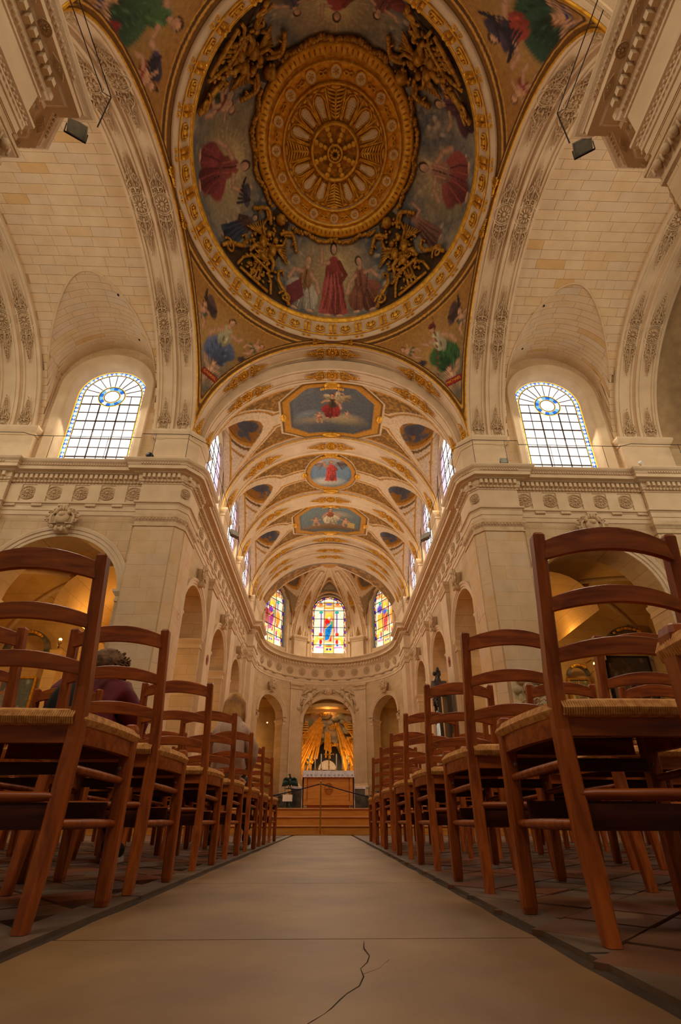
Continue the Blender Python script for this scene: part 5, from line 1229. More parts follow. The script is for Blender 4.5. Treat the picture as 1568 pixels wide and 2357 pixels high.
# apse: three figurative stained windows
def stain(kind):
    def f(X, Z):   # X in [-1.3, 1.3], Z in [11.4, 16.1]
        n = len(X); r = np.random.RandomState(3); col = np.tile(L3((236, 244, 214)), (n, 1))
        lat = (np.sin(X*34)*np.sin(Z*34)); col = mixc(col, np.clip(lat*1.5-.5, 0, 1)*.5, L3((150, 210, 170)))
        z = (Z-12.4)*.92; X = X*.93
        cell = vnoise(X*6+20, Z*6, 2, 2); ops = []
        for s in (-1, 1):
            ops += [('l', [(s*.62, 1.75), (s*.62, 3.3)], .055, (150, 96, 200)), ('e', s*.62, 3.42, .16, .12, 0, (40, 170, 150), .1), ('e', s*.62, 1.6, .14, .16, 0, (210, 60, 40), .1), ('e', s*.62, 1.25, .24, .1, 0, (240, 180, 70), .2),
                    ('e', s*.62, 1.0, .12, .2, 0, (200, 30, 30), .1), ('e', s*.7, 3.95, .36, .1, 0, (240, 170, 90), .2), ('e', s*.66, 4.12, .16, .13, 0, (230, 120, 60), .2), ('e', s*.66, 4.3, .06, .08, 0, (60, 110, 200), .1),
                    ('l', [(s*.3, .55), (s*.95, .58)], .07, (214, 130, 200)), ('e', s*.65, .72, .1, .06, 0, (40, 90, 200), .1), ('e', s*.98, 1.1, .16, .42, s*.3, (244, 206, 80), .2), ('e', s*.4, 2.0, .1, .3, 0, (226, 150, 210), .2)]
        ops += [('p', [(-.38, 3.7), (.38, 3.7), (.38, 4.3), (-.38, 4.3)], (240, 176, 60)), ('e', 0, 4.1, .26, .1, 0, (120, 110, 210), .2), ('e', 0, 3.9, .3, .06, 0, (250, 220, 160), .2), ('p', [(-.38, .15), (.38, .15), (.38, .75), (-.38, .75)], (244, 196, 90)), ('e', -.12, .42, .1, .09, 0, (30, 60, 150), .1), ('e', .12, .42, .1, .09, 0, (30, 60, 150), .1), ('e', 0, .78, .34, .05, 0, (30, 150, 130), .2), ('e', 0, .66, .3, .04, 0, (210, 30, 30), .2),
                ('p', [(-.38, .88), (.38, .88), (.38, 3.6), (-.38, 3.6)], (244, 190, 130))]
        robe = (20, 130, 210) if kind == 0 else (170, 40, 120) if kind == 1 else (210, 60, 40); robe2 = (215, 25, 25) if kind == 0 else (110, 50, 170) if kind == 1 else (60, 100, 200)
        ops += [('e', 0, 3.05, .3, .32, 0, (246, 196, 60), .1), ('p', [(-.36, 2.9), (.36, 2.9), (.36, 2.1), (-.36, 2.1)], (230, 100, 60)), ('e', -.12, 2.62, .2, .22, 0, robe2, .1), ('e', .2, 2.4, .12, .4, 0, (60, 170, 120), .1), ('p', [(-.3, 1.1), (-.3, 2.0), (-.1, 2.5), (.2, 2.5), (.18, 1.8), (.0, 1.2)], robe), ('p', [(.0, 1.05), (.22, 1.6), (.2, 1.05)], (220, 40, 30)), ('l', [(-.26, 2.1), (.14, 2.5)], .04, (240, 200, 90)), ('e', .02, 2.92, .1, .13, 0, (250, 230, 220), .1), ('e', .2, 2.78, .06, .1, 0, (250, 210, 190), .1), ('l', [(-.16, 1.3), (-.06, 2.0)], .015, (10, 60, 130)), ('l', [(-.02, 1.4), (.06, 2.2)], .015, (10, 60, 130))]
        if kind: ops += [('p', [(-.95, 1.4), (-.4, 1.4), (-.4, 2.6), (-.95, 2.6)], (150, 40, 50) if kind == 1 else (244, 190, 70)), ('e', .7, 2.2, .25, .6, 0, (240, 150, 40), .3), ('e', -.7, 3.0, .3, .3, 0, (100, 70, 180), .3)]
        paint(col, X, z, ops, .02, kind+2)
        col = col*(.8+.5*cell[:, None])
        return np.clip(col, 0, 1)
    return f
for wi, (c, hwA, zs, zb, dp, kr) in enumerate(AWIN):
    W = new_window(('stained glass window with a blue-robed standing figure, middle of the apse', 'left apse stained glass window with purple and red figures', 'right apse stained glass window with blue and red figures')[wi]); hw = hwA*5.15; zs2 = 16.1
    P0 = np.array(apf(c, 0, .3)); u = np.array([math.cos(c), -math.sin(c)*AL/AR, 0]); u /= np.linalg.norm(u); n_ = np.array([u[1], -u[0], 0])
    Mf = lambda q, z, d: tuple(P0+u*q+n_*d+np.array([0, 0, z])); fcol = stain(wi); inner = arch_outline(hw-.16, 12.5, zs2, 26)
    cols = [-hw+.16, -.4, .4, hw-.16]; rows = [12.5, 13.25, 14.0, 14.75, 15.5, 16.25, 16.95, zs2+hw-.14]
    for j in range(len(rows)-1):
        for i in range(3):
            b = B(); nx, nz = (16, 20); X, Z = np.meshgrid(np.linspace(cols[i], cols[i+1], nx), np.linspace(rows[j], rows[j+1], nz), indexing='ij')
            ins = lambda x, z: abs(x) <= hw-.16 and (z <= zs2 or x*x+(z-zs2)**2 <= (hw-.16)**2)
            lim = np.where(Z > zs2, np.sqrt(np.maximum((hw-.16)**2-(Z-zs2)**2, 0)), hw-.16); Xc = np.clip(X, -lim, lim); Zc = np.minimum(Z, zs2+hw-.16)
            if (np.abs(X) > lim+.3).all(): continue
            b.grid([[Mf(Xc[p, q], Zc[p, q], 0) for q in range(nz)] for p in range(nx)]); part('stained_pane', b, M['stained'], W, col=fcol(Xc.ravel(), Zc.ravel()))
    # border strip, painted in short lengths
    o1 = boundary_walk(hw, 12.35, zs2, .16); bd = (((236, 110, 40), (250, 210, 90), (210, 40, 36), (40, 60, 190), (240, 240, 230), (40, 60, 190), (250, 200, 80)))
    b = B(); cc = []
    for k in range(len(o1)-1):
        for h in range(3):
            A_, B_ = o1[k], o1[k+1]; f0, f1 = 1-h*.046, 1-(h+1)*.046; sh = lambda p, f: (p[0]*f, (zs2+(p[1]-zs2)*f if p[1] > zs2 else p[1]+(0 if p[1] > 12.36 else (1-f)*1.1)))
            b.add([Mf(*sh(A_, f0), .01), Mf(*sh(B_, f0), .01), Mf(*sh(B_, f1), .01), Mf(*sh(A_, f1), .01)], [(0, 1, 2, 3)]); c3 = L3(bd[(k*(3 if h == 1 else 2)+h) % 7]); cc += [c3]*4
    part('stained_border', b, M['stained'], W, col=np.array(cc))
    b = B()
    for z in rows[:-1]: 
        h = hw if z <= zs2 else math.sqrt(max(.01, hw*hw-(z-zs2)**2)); b.bar(Mf(-h, z, .03), Mf(h, z, .03), .035, .035)
    for x in cols[1:-1]: b.bar(Mf(x, 12.35, .03), Mf(x, zs2+math.sqrt(hw*hw-x*x), .03), .035, .035)
    b.tube([Mf(x, z, .03) for x, z in inner], .018, 4, closed=True); b.tube([Mf(x, z, .03) for x, z in arch_outline(hw, 12.35, zs2, 30)], .03, 4, closed=True); part('iron_bars', b, M['iron'], W)
# ------------------------------------------------------------------ spaces behind the arcades
for s in (-1, 1):
    W = struct('wall_aisle_left' if s < 0 else 'wall_aisle_right')
    # ambulatory side of the choir: outer wall and barrel
    b = B(); b.add([(s*9.4, 20.4, 0), (s*9.4, 34, 0), (s*9.4, 34, 9), (s*9.4, 20.4, 9)], [(0, 1, 2, 3)]); part('outer_wall', b, M['aisle'], W)
    b = B(); b.grid([[(s*(7.85+1.6*math.cos(t)), y, 6.9+1.5*math.sin(t)) for t in np.linspace(0, PI, 16)] for y in (15.4, 34)]); part('aisle_vault', b, M['aisle'], W, True)
    for y in (19.8, 24.4, 29.0):
        b = B(); b.box((s*6.3, y, 3.4), (.5, 1.0, 7.0)); b.grid([[(s*(7.85+1.5*math.cos(t)), y+e, 6.75+1.45*math.sin(t)) for t in np.linspace(0, PI, 16)] for e in (-.4, .4)]); part('aisle_pier', b, M['aisle'], W)
    # chapel behind the transept arch: groin vault, ribs, back wall with altar niche
    xc, yc2, hx, hy = s*9.9, 17.68, 4.2, 2.36
    gx = np.linspace(-1, 1, 41); XX, YY = np.meshgrid(gx, gx, indexing='ij'); zz = np.maximum(6.6+2.5*np.sqrt(np.maximum(1-XX**2, 0)), 6.6+2.5*np.sqrt(np.maximum(1-YY**2, 0)))
    b = B(); b.grid(np.stack([xc+XX*hx, yc2+YY*hy, zz], -1)); part('chapel_vault', b, M['aisle'], W, True)
    b = B(); b.add([(xc-hx, yc2+hy, 0), (xc+hx, yc2+hy, 0), (xc+hx, yc2+hy, 9), (xc-hx, yc2+hy, 9)], [(0, 1, 2, 3)]); b.add([(xc+s*hx, yc2-hy, 0), (xc+s*hx, yc2+hy, 0), (xc+s*hx, yc2+hy, 9), (xc+s*hx, yc2-hy, 9)], [(0, 1, 2, 3)]); part('chapel_wall', b, M['aisle'], W)
    for e in (-1, 1):
        pts = [(xc+hx*math.cos(t), yc2+e*hy*math.cos(t), 6.55+2.5*math.sin(t)) for t in np.linspace(0, PI, 31)]; b = B(); b.tube(pts, .1, 6); part('vault_rib', b, M['carved'], W, True)
    b = B()
    for k in range(24): r9 = random.Random(k*7+1); b.ell((xc+r9.gauss(0, .35), yc2+r9.gauss(0, .25), 8.97+r9.uniform(-.08, .05)), (.12, .1, .08), None, 6, 4)
    part('vault_boss', b, M['goldf'], W, True)
    pw = B(); fz = lambda q, z, d: (q, yc2+hy-d*-1, z); arch_mould(pw, lambda q, z, d: (q, yc2+hy+d, z), xc-s*3.4, .0001, 4.9, 1.5, [(0, 0), (0, .1), (.1, .16), (.3, .18), (.34, 0)], n=20); part('niche_surround', pw, M['carved'], W)
    for e in (-1, 1):
        b = B(); b.box((xc+(e*1.4+s*.1), yc2+hy-.2, 3.2), (.5, .5, 6.6)); b.box((xc+(e*1.4+s*.1), yc2+hy-.25, 6.5), (.7, .6, .25)); part('chapel_pier', b, M['aisle'], W)
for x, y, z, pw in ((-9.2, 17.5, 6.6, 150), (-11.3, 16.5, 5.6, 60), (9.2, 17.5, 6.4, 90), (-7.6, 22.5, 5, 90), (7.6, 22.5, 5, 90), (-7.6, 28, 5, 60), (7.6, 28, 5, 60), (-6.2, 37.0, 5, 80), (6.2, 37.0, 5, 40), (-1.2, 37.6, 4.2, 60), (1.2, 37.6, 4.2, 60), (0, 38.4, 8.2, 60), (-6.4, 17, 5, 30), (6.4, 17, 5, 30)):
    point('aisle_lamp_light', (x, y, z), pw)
# visible wall lamps
for lab, p in (('small glowing wall lamp on the left apse arch pier', (-4.45, 36.5, 6.75)), ('small glowing lamp high beside the right crossing pier', (5.75, 15.95, 5.72)), ('small glowing lamp on the pier inside the left chapel', (-9.0, 15.6, 5.7)), ('small glowing lamp inside the first left choir arch', (-5.9, 16.6, 5.7)), ('glowing lamp at the far left edge of the left chapel vault', (-11.2, 15.8, 6.9)), ('glowing lamp inside the right chapel near its painting', (9.3, 16.2, 5.2))):
    t = thing('wall_lamp', lab, 'lamp', p); b = B(); b.ell((0, 0, 0), (.05, .05, .05), None, 10, 8); part('bulb', b, M['lampbulb'], t, True)
    b = B(); b.lathe([(.03, -.03), (.07, -.12), (.03, -.2), (.03, -.3), (0, -.3)], (0, 0, 0), 12); b.bar((0, 0, -.22), (0, .3, -.22), .02, .02); part('bracket', b, M['brass'], t, True)
# apse ambulatory: walls curving behind the side arches, ceiling
W = struct('wall_ambulatory')
q = np.linspace(-PI/2, PI/2, 40)
for sg in (-1, 1):
    b = B(); b.grid([[(9.4*math.sin(a), AY0+1.0+6.2*math.cos(a), z) for a in np.linspace(sg*.29, sg*PI/2, 24)] for z in (0, 9)]); part('outer_wall', b, M['aisle'], W, True)
b = B(); b.grid([[((5.95+3.4*t)*math.sin(a), AY0+.5+(5.3+1.8*t)*math.cos(a), 7.6+1.7*math.sin(PI*(.15+.8*t))) for a in q] for t in np.linspace(0, 1, 12)]); part('ambulatory_vault', b, M['aisle'], W, True)
b = B()
for s in (-1, 1): b.strip([(0, 4.9), (.05, 4.9), (.08, 5.0), (.08, 5.1), (0, 5.12)], [(9.4*math.sin(a), AY0+1.0+6.2*math.cos(a)) for a in (np.linspace(-1.3, -.4, 12) if s < 0 else np.linspace(.4, 1.3, 12))], side=-1)
part('cornice_strip', b, M['plaster'], W)
# ------------------------------------------------------------------ platform, altar and what stands on it
t = thing('altar_platform', 'wide light oak stepped platform across the choir under the altar', 'platform', (0, 9.8, 0))
for k in range(3):
    b = B(); y0 = .32*k; b.box((0, y0+.2, .075+.15*k), (10.0 if k < 1 else 9.9, .4, .148)); part('riser', b, M['oak'], t)
    b = B(); b.tube([(-5.0, y0-.005, .14+.15*k), (5.0, y0-.005, .14+.15*k)], .017, 8); b.box((0, y0+.16, .143+.15*k), (10.0, .33, .016)); part('step_nosing', b, M['oakd'], t)
b = B(); b.box((0, 10.2, .43), (9.9, 19.0, .035)); part('platform_top', b, M['oak'], t)
b = B(); b.box((0, 34.6, .4), (18.6, 10.4, .08)); part('apse_floor', b, M['tile2'], fl)
t = thing('altar', 'square oak altar with carved round emblem, in the middle of the platform', 'altar', (0, 12.2, .45))
b = B(); b.box((0, .32, .06), (.98, .56, .12)); part('plinth', b, M['oakd'], t)
b = B(); b.box((0, .33, .47), (1.1, .62, .72)); part('body', b, M['oak'], t)
for c, d in (((-.535, 0, .47), (.07, .06, .72)), ((.535, 0, .47), (.07, .06, .72)), ((0, 0, .795), (1.0, .06, .07)), ((0, 0, .15), (1.0, .06, .08))): b = B(); b.box(c, d); part('frame_board', b, M['oak'], t)
b = B(); b.box((0, .01, .47), (.96, .04, .57)); part('front_panel', b, M['oak'], t)
b = B(); a = np.arange(32)*2*PI/32; zc = .46; b.tube([(.1*math.cos(x)+.01, -.02, zc+.115*math.sin(x)) for x in a], .009, 6, closed=True)
b.box((.01, -.02, zc), (.012, .018, .2)); b.box((.01, -.02, zc), (.17, .018, .012)); b.tube([(.012, -.02, zc+.08), (.045, -.02, zc+.085), (.06, -.02, zc+.06), (.045, -.02, zc+.035), (.012, -.02, zc+.035)], .007, 5)
for s in (-1, 1):
    b.tube([(s*.08+.01, -.02, zc-.02), (s*.075+.01, -.02, zc-.05), (s*.05+.01, -.02, zc-.05), (s*.048+.01, -.02, zc-.02)], .007, 5); b.tube([(s*.048+.01, -.02, zc-.05), (s*.03+.01, -.02, zc-.05), (s*.025+.01, -.02, zc-.025)], .006, 5); b.tube([(s*.07+.01, -.02, zc-.07), (s*.03+.01, -.02, zc-.085)], .006, 5)
part('carved_emblem', b, M['oakd'], t)
cl = thing('altar_cloth', 'white lace-edged cloth laid over the oak altar', 'cloth', (0, 12.2, 1.28))
b = B(); b.box((0, .32, .012), (1.2, .72, .016)); part('cloth_top', b, M['linen'], cl)
b = B(); n = 120; xs = np.linspace(-.6, .6, n)
b.grid([[(x, -.045+.006*math.sin(x*60)-.006*k, .018-.14*k/4*(1+(.06*abs(math.sin(x*PI/.075)) if k == 4 else 0))) for k in range(5)] for x in xs]); part('lace_front', b, M['linen'], cl, True)
b = B()
for i in range(15):
    x = -.56+.08*i; a = np.linspace(0, PI, 8); b.tube([(x+.03*math.cos(q), -.062, -.1+.03*math.sin(q)) for q in a], .004, 4); b.ell((x, -.063, -.098), (.012, .004, .012), None, 6, 4)
part('lace_pattern', b, M['steel'], cl)
for s in (-1, 1):
    b = B(); b.grid([[(s*(.60+.012*math.sin(k*.9+y*30)+.01*(k/8)), y, .018-.8*k/8) for k in range(9)] for y in np.linspace(-.05, .66, 14)]); part('side_drop', b, M['linen'], cl, True)
CZ = 1.304
for i, (x, h, dep) in enumerate(((-.47, .36, .14), (-.32, .36, .16), (-.175, .38, .1), (.19, .38, .1), (.335, .36, .16), (.465, .36, .14))):
    nm = ('outermost left', 'second from the left', 'left beside the crucifix', 'right beside the crucifix', 'second from the right', 'outermost right')[i]
    c = thing('altar_candle', 'tall cream candle in low brass holder on the altar, '+nm, 'candle', (x, 12.2+dep, CZ), group='candles on the altar')
    b = B(); b.lathe([(0, 0), (.045, 0), (.04, .012), (.015, .02), (.02, .035), (.034, .045), (.02, .055), (0, .055)], n=14); part('holder', b, M['brass'], c, True)
    b = B(); b.lathe([(0, .05), (.0135, .05), (.0125, h), (.006, h+.004), (0, h+.004)], n=12); b.tube([(0, 0, h), (.001, 0, h+.014)], .0015, 4); part('candle', b, M['wax'], c, True)
c = thing('crucifix', 'gilded crucifix with small figure at the middle of the altar', 'crucifix', (.01, 12.32, CZ))
b = B(); b.lathe([(0, 0), (.05, 0), (.045, .015), (.02, .03), (.012, .08), (.02, .1), (.01, .12), (.01, .14), (0, .14)], n=14); part('foot', b, M['brass'], c, True)
b = B(); b.box((0, 0, .27), (.022, .014, .36)); b.box((0, 0, .38), (.2, .014, .022))
for q in ((-.105, .38), (.105, .38), (0, .455)): b.ell((q[0], 0, q[1]), (.018, .01, .018), None, 8, 5)
part('cross', b, M['gold'], c)
b = B(); b.ell((0, -.02, .3), (.018, .014, .05)); b.ell((.004, -.026, .372), (.014, .014, .017)); b.tube([(-.09, -.012, .39), (-.02, -.02, .34)], .007, 5); b.tube([(.09, -.012, .39), (.02, -.02, .34)], .007, 5); b.tube([(0, -.02, .26), (.006, -.026, .2), (0, -.016, .14)], [.012, .01, .006], 6); part('corpus', b, M['goldf'], c, True)
# rope barrier
t = thing('rope_stanchion', 'thin brass barrier post on a flat base before the altar steps', 'post', (-.145, 9.62, 0))
b = B(); b.lathe([(0, 0), (.15, 0), (.15, .008), (.02, .014), (0, .014)], n=24); part('base', b, M['brass'], t)
b = B(); b.lathe([(.013, .01), (.013, .86), (.016, .87), (.016, .895), (0, .9)], n=10); part('post', b, M['brass'], t); b = B(); a = np.linspace(0, 5, 12); b.tube([(-.04+.02*math.cos(x), 0, .85+.022*math.sin(x)) for x in a], .003, 5); part('hook', b, M['brass'], t)
b = B(); 
for s, (ex, ez) in ((-1, (-2.1, .5)), (1, (2.0, .42))):
    L = np.linspace(0, 1, 20); b.tube([(-.145+s*.02+(ex+.145)*q, 9.62, .84+(ez-.84)*q-.05*math.sin(q*PI)) for q in L], .010, 6)
o = part('barrier_rope', b, M['navy'], None, True); o['label'] = 'dark blue rope slung either side of the barrier post'; o['category'] = 'rope'
for s in (-1, 1):
    t = thing('rope_stanchion', 'barrier post among the chairs at the %s end of the rope' % ('left' if s < 0 else 'right'), 'post', ((-2.1 if s < 0 else 2.0), 9.62, 0)); b = B(); b.lathe([(0, 0), (.15, 0), (.15, .008), (.013, .014), (.013, .86), (.016, .88), (0, .9)], n=16); part('post', b, M['brass'], t)
# eagle lectern, open book on stand
t = thing('eagle_lectern', 'dark green bronze eagle with spread wings left of the altar', 'lectern', (-.95, 13.0, .45))
b = B(); b.ell((0, 0, .66), (.055, .05, .1), None, 10, 8); b.tube([(0, 0, .72), (0, -.01, .78), (-.005, -.02, .81)], [.035, .026, .022], 8); b.ell((-.01, -.03, .825), (.03, .032, .022), None, 8, 6); b.tube([(-.03, -.04, .825), (-.055, -.05, .812)], [.012, .003], 5)
for f in (-1, 1): b.tube([(f*.02, -.01, .57), (f*.025, -.02, .5)], .012, 6)
part('body', b, M['bronze'], t, True)
for s in (-1, 1):
    b = B(); b.tube([(s*.03, 0, .72), (s*.1, 0, .745), (s*.145, 0, .73)], [.03, .03, .012], 6)
    for k in range(8): x = s*(.045+.015*k); b.tube([(x, .01, .73), (x+s*(.01+.004*k), .01, .6-.004*k), (x+s*(.012+.006*k), .01, .55-.0*k)], [.018, .016, .004], 5)
    part('wing', b, M['bronze'], t, True)
b = B(); b.ell((0, 0, .44), (.05, .05, .06), None, 12, 8); part('orb', b, M['brass'], t, True)
b = B(); b.lathe([(0, 0), (.16, 0), (.15, .04), (.07, .1), (.05, .2), (.07, .3), (.04, .36), (0, .38)], n=16); b.bar((-.1, 0, .5), (.1, 0, .5), .02, .02); part('pedestal', b, M['bronze'], t, True)
t = thing('book_stand', 'low stand with open printed book before the eagle lectern', 'book stand', (-.93, 12.1, .45)); b = B(); b.lathe([(0, 0), (.11, 0), (.1, .03), (.03, .05), (.025, .16), (0, .16)], n=12); b.box((0, .0, .17), (.22, .12, .02)); part('stand', b, M['iron'], t)
bk = thing('open_book', 'open book with cream printed pages on the low stand', 'book', (-.93, 12.08, .63))
for s in (-1, 1):
    R = Matrix.Rotation(math.radians(70), 3, 'X'); b = B(); b.box((s*.056, 0, .07), (.11, .008, .15), np.array(Matrix.Rotation(math.radians(-15), 3, 'X')) @ np.array(Matrix.Rotation(s*.08, 3, 'Z'))); part('page', b, M['paper'], bk)
    b = B()
    for k in range(9): b.box((s*.056, -.008+.0045*0, .015+.014*k), (.08, .002, .004), None)
    o = part('print_lines', b, M['red'], bk); o.rotation_euler = (math.radians(-15), 0, 0)
# low marble balustrade at the foot of the apse and its flower stands
t = thing('marble_balustrade', 'dark veined marble podium curving round the apse behind the altar', 'balustrade', (0, AY0, .45))
for a0, a1 in ((-1.45, -.62), (-.62, -.36), (.36, .62), (.62, 1.45)):
    b = B(); q = [((AR-.5)*math.sin(a), (AL-.5)*math.cos(a)) for a in np.linspace(a0, a1, 14)]; b.strip([(0, 0), (.12, 0), (.12, .1), (.06, .14), (.06, 1.2), (.12, 1.26), (.12, 1.38), (0, 1.4)], q, side=-1); part('podium', b, M['marble'], t)
b = B(); b.box((0, -3.2, .35), (6.2, .16, .06)); b.box((0, -3.2, .16), (6.0, .1, .32)); part('front_rail', b, M['marble'], t)
for s in (-1, 1):
    b = B(); q = [(s*.9, 2.7), (s*2.6, 2.1)]; b.bar((s*.95, -3.2, .42), (s*3.1, -3.2, .42), .1, .05); part('brass_rail', b, M['brass'], t)
t = thing('urn_stand', 'small dark urn on a stand right of the altar', 'urn', (1.28, 13.6, .45)); b = B(); b.lathe([(0, 0), (.1, 0), (.06, .05), (.05, .12), (.1, .2), (.12, .26), (0, .27)], n=14); part('foot', b, M['bronze'], t, True); b = B(); b.lathe([(.04, .26), (.12, .32), (.16, .42), (.14, .44), (.18, .47), (0, .48)], n=16); part('bowl', b, M['bronze'], t, True)
for s in (-1, 1):
    t = thing('side_table', 'small table with white cloth at the %s side behind the altar' % ('left' if s < 0 else 'right'), 'table', (s*.78, 13.4, .45)); b = B(); b.box((0, 0, .27), (.3, .3, .5)); part('table', b, M['marble'], t); b = B(); b.box((0, 0, .54), (.34, .34, .05)); part('cloth', b, M['linen'], t)
# the golden glory behind the central arch
t = thing('sunburst_altarpiece', 'gilded rays and painted clouds glory filling the central apse arch', 'altarpiece', (0, 39.2, 0)); t.scale = (1.08, 1, 1.09)
b = B(); 
n = 70; G = []
for i in range(n+1):
    row = []
    for j in range(50):
        x = -2.4+4.8*i/n; z = 1.0+7.2*j/49; d = -.35*vnoise(np.array([x*1.2+9]), np.array([z*1.2+9]), 12, 3)[0]*1.2-.2*math.exp(-((x/1.4)**2+((z-6.3)/1.2)**2)); row.append((x, d, z))
    G.append(row)
G = np.array(G); hole = lambda x, z: (x/1.12)**2+((max(z, 3.2)-3.2)/2.15)**2 < 1
ok = B(); P = G.reshape(-1, 3); F = []
for i in range(n):
    for j in range(49):
        c = G[i:i+2, j:j+2].reshape(-1, 3).mean(0)
        if not hole(c[0], c[2]): F.append((i*50+j, (i+1)*50+j, (i+1)*50+j+1, i*50+j+1))
ok.add(P, F); part('cloud_relief', ok, M['cloud'], t, True)
rr = random.Random(3)
def ray_bundle(x0, z0, a, spread, n, l0, l1, r0=.3):
    for k in range(n):
        an = a+spread*(k/(n-1)-.5)+rr.uniform(-.01, .01); L = rr.uniform(l0, l1); d = (math.sin(an), -math.cos(an)); y = -.62-rr.uniform(0, .12)
        b = B(); p0 = (x0+d[0]*r0, y, z0+d[1]*r0); p1 = (x0+d[0]*L, y-.05, z0+d[1]*L); w0, w1 = .03+r0*spread/n*.5, L*spread/n*.62; nx, nz = -d[1], d[0]
        b.add([(p0[0]-nx*w0, p0[1], p0[2]-nz*w0), (p0[0]+nx*w0, p0[1], p0[2]+nz*w0), (p1[0]+nx*w1, p1[1], p1[2]+nz*w1), (p1[0]-nx*w1, p1[1], p1[2]-nz*w1), (p0[0], p0[1]-.05, p0[2]), (p1[0], p1[1]-.09, p1[2])], [(0, 1, 4), (1, 2, 5, 4), (4, 5, 3, 0), (3, 5, 2), (0, 3, 2, 1)])
        part('gilded_ray', b, M['gilt_ray'], t)
ray_bundle(-.2, 7.3, -.62, .28, 8, 4.0, 6.1, .5); ray_bundle(-.2, 7.3, -.38, .2, 6, 2.6, 4.4, .7); ray_bundle(-.2, 7.2, -.24, .12, 4, 1.8, 3.4, .8); ray_bundle(0, 8.0, 0, .13, 6, 3.2, 3.9, 2.1)
ray_bundle(.4, 7.2, .34, .22, 6, 3.0, 4.6, .9); ray_bundle(.5, 7.0, .5, .2, 6, 3.6, 5.4, 1.8); ray_bundle(.6, 7.2, .72, .16, 4, 2.4, 3.2, .9)
for k in range(46):
    x = rr.uniform(-1.6, 1.7); z = rr.uniform(3.2, 7.3)
    if hole(x*.8, z-.3): continue
    rad = rr.uniform(.14, .3); b = B(); b.ell((x, -.5, z), (rad*1.5, .22, rad), None, 9, 6); part('cloud_lump', b, M['cloud'], t, True)
for x, z in ((.32, 6.25), (.5, 5.05), (-1.2, 3.9), (1.15, 4.7), (1.5, 4.2), (-.3, 7.1), (.6, 6.4)):
    b = B(); b.ell((x, -.78, z), (.12, .12, .14), None, 9, 7); b.ell((x, -.9, z-.01), (.025, .03, .03), None, 5, 4)
    for s in (-1, 1):
        for k in range(4): b.tube([(x+s*.1, -.74, z-.06), (x+s*(.3-.03*k), -.72, z+.1-.08*k)], [.05, .02], 5)
    part('cherub_head', b, M['gold'], t, True)
b = B(); a = np.linspace(0, PI, 24); b.grid([[(1.12*math.cos(q)*f, -.2+e, 3.2+2.15*math.sin(q)*f) for q in a] for f, e in ((1.06, 0), (1.06, -.12), (1.0, -.12), (1.0, .6))]); part('niche_frame', b, M['goldf'], t)
b = B(); b.add([(-1.5, .8, 0), (1.5, .8, 0), (1.5, .8, 6), (-1.5, .8, 6)], [(0, 1, 2, 3)]); b.add([(-1.25, -.1, 0), (-1.5, .8, 0), (-1.5, .8, 6), (-1.25, -.1, 6)], [(0, 1, 2, 3)]); b.add([(1.25, -.1, 0), (1.5, .8, 0), (1.5, .8, 6), (1.25, -.1, 6)], [(0, 1, 2, 3)]); part('niche_back', b, M['darkoak'], t)
b = B(); a = np.linspace(0, PI, 24); b.poly([(.64*math.cos(q), .1, 3.45+.64*math.sin(q)) for q in a], (0, .08, 0)); part('pale_roundel', b, M['linen'], t)
for s in (-1, 1):
    b = B()
    for k in range(5): b.box((s*1.85, -.7-.05*k*(k % 2), 5.9+.16*k), (.9, .3+.08*(k % 3), .1))
    for k in range(3):
        b.ell((s*(1.55+.2*k), -.85, 5.15), (.07, .08, .2), None, 7, 5); b.ell((s*(1.5+.22*k), -.9, 5.3), (.06, .06, .06), None, 6, 4)
    b.box((s*1.8, -.62, 5.5), (.9, .3, .14)); b.box((s*1.85, -.55, 3.4), (.5, .3, 3.2)); part('gilded_entablature', b, M['gold'], t)
b = B(); 
for d, z0 in ((0, 7.25), (-.5, 7.55)):
    q = np.linspace(-2.0, 2.0, 30); b.grid([[(x, -.9+d+o, z0-.05*x*x+h) for x in q] for o, h in ((0, 0), (-.05, -.0), (-.05, .22), (.3, .3))])
part('golden_arch_band', b, M['aisle'], t)
b = B(); b.box((0, 40.8, 4.8), (7, .2, 9.6)); b.box((0, 39.4, 9.5), (5.4, 3.2, .1)); 
for s in (-1, 1): b.box((s*2.75, 39.6, 4.8), (.2, 2.8, 9.6))
part('chapel_shell', b, M['aisle'], W)
# organ case
t = thing('choir_organ', 'black carved organ case with grey metal pipes by the right choir pier', 'organ', (4.62, 19.6, .45))
b = B(); b.box((0, 0, .6), (.7, .8, 1.2)); b.box((0, 0, 1.24), (.8, .9, .1)); part('base', b, M['darkoak'], t)
for y in (-.36, .36): b = B(); b.box((-.2, y, 2.9), (.12, .1, 3.2)); part('side_post', b, M['darkoak'], t)
b = B(); b.box((.2, 0, 2.9), (.2, .8, 3.3)); part('back_case', b, M['darkoak'], t)
for k, y in enumerate((-.27, -.16, -.05, .06, .17, .28)):
    h = 2.6-.25*abs(k-2.5); b = B(); b.lathe([(.012, 1.3), (.05, 1.6), (.05, 1.3+h), (0, 1.3+h)], (-.22, y, 0), 12); part('pipe', b, M['pipe'], t, True)
b = B(); b.box((-.05, 0, 4.5), (.72, .95, .1)); b.box((-.05, 0, 4.6), (.62, .85, .1)); b.poly([(-.38, -.48, 4.66), (-.38, .48, 4.66), (-.38, 0, 5.0)], (.6, 0, 0)); part('cornice', b, M['darkoak'], t)
b = B(); r = random.Random(2)
for k in range(40): z = r.uniform(3.9, 4.45); b.ell((-.27, r.uniform(-.36, .36), z), (.05, .05, .07), None, 6, 4)
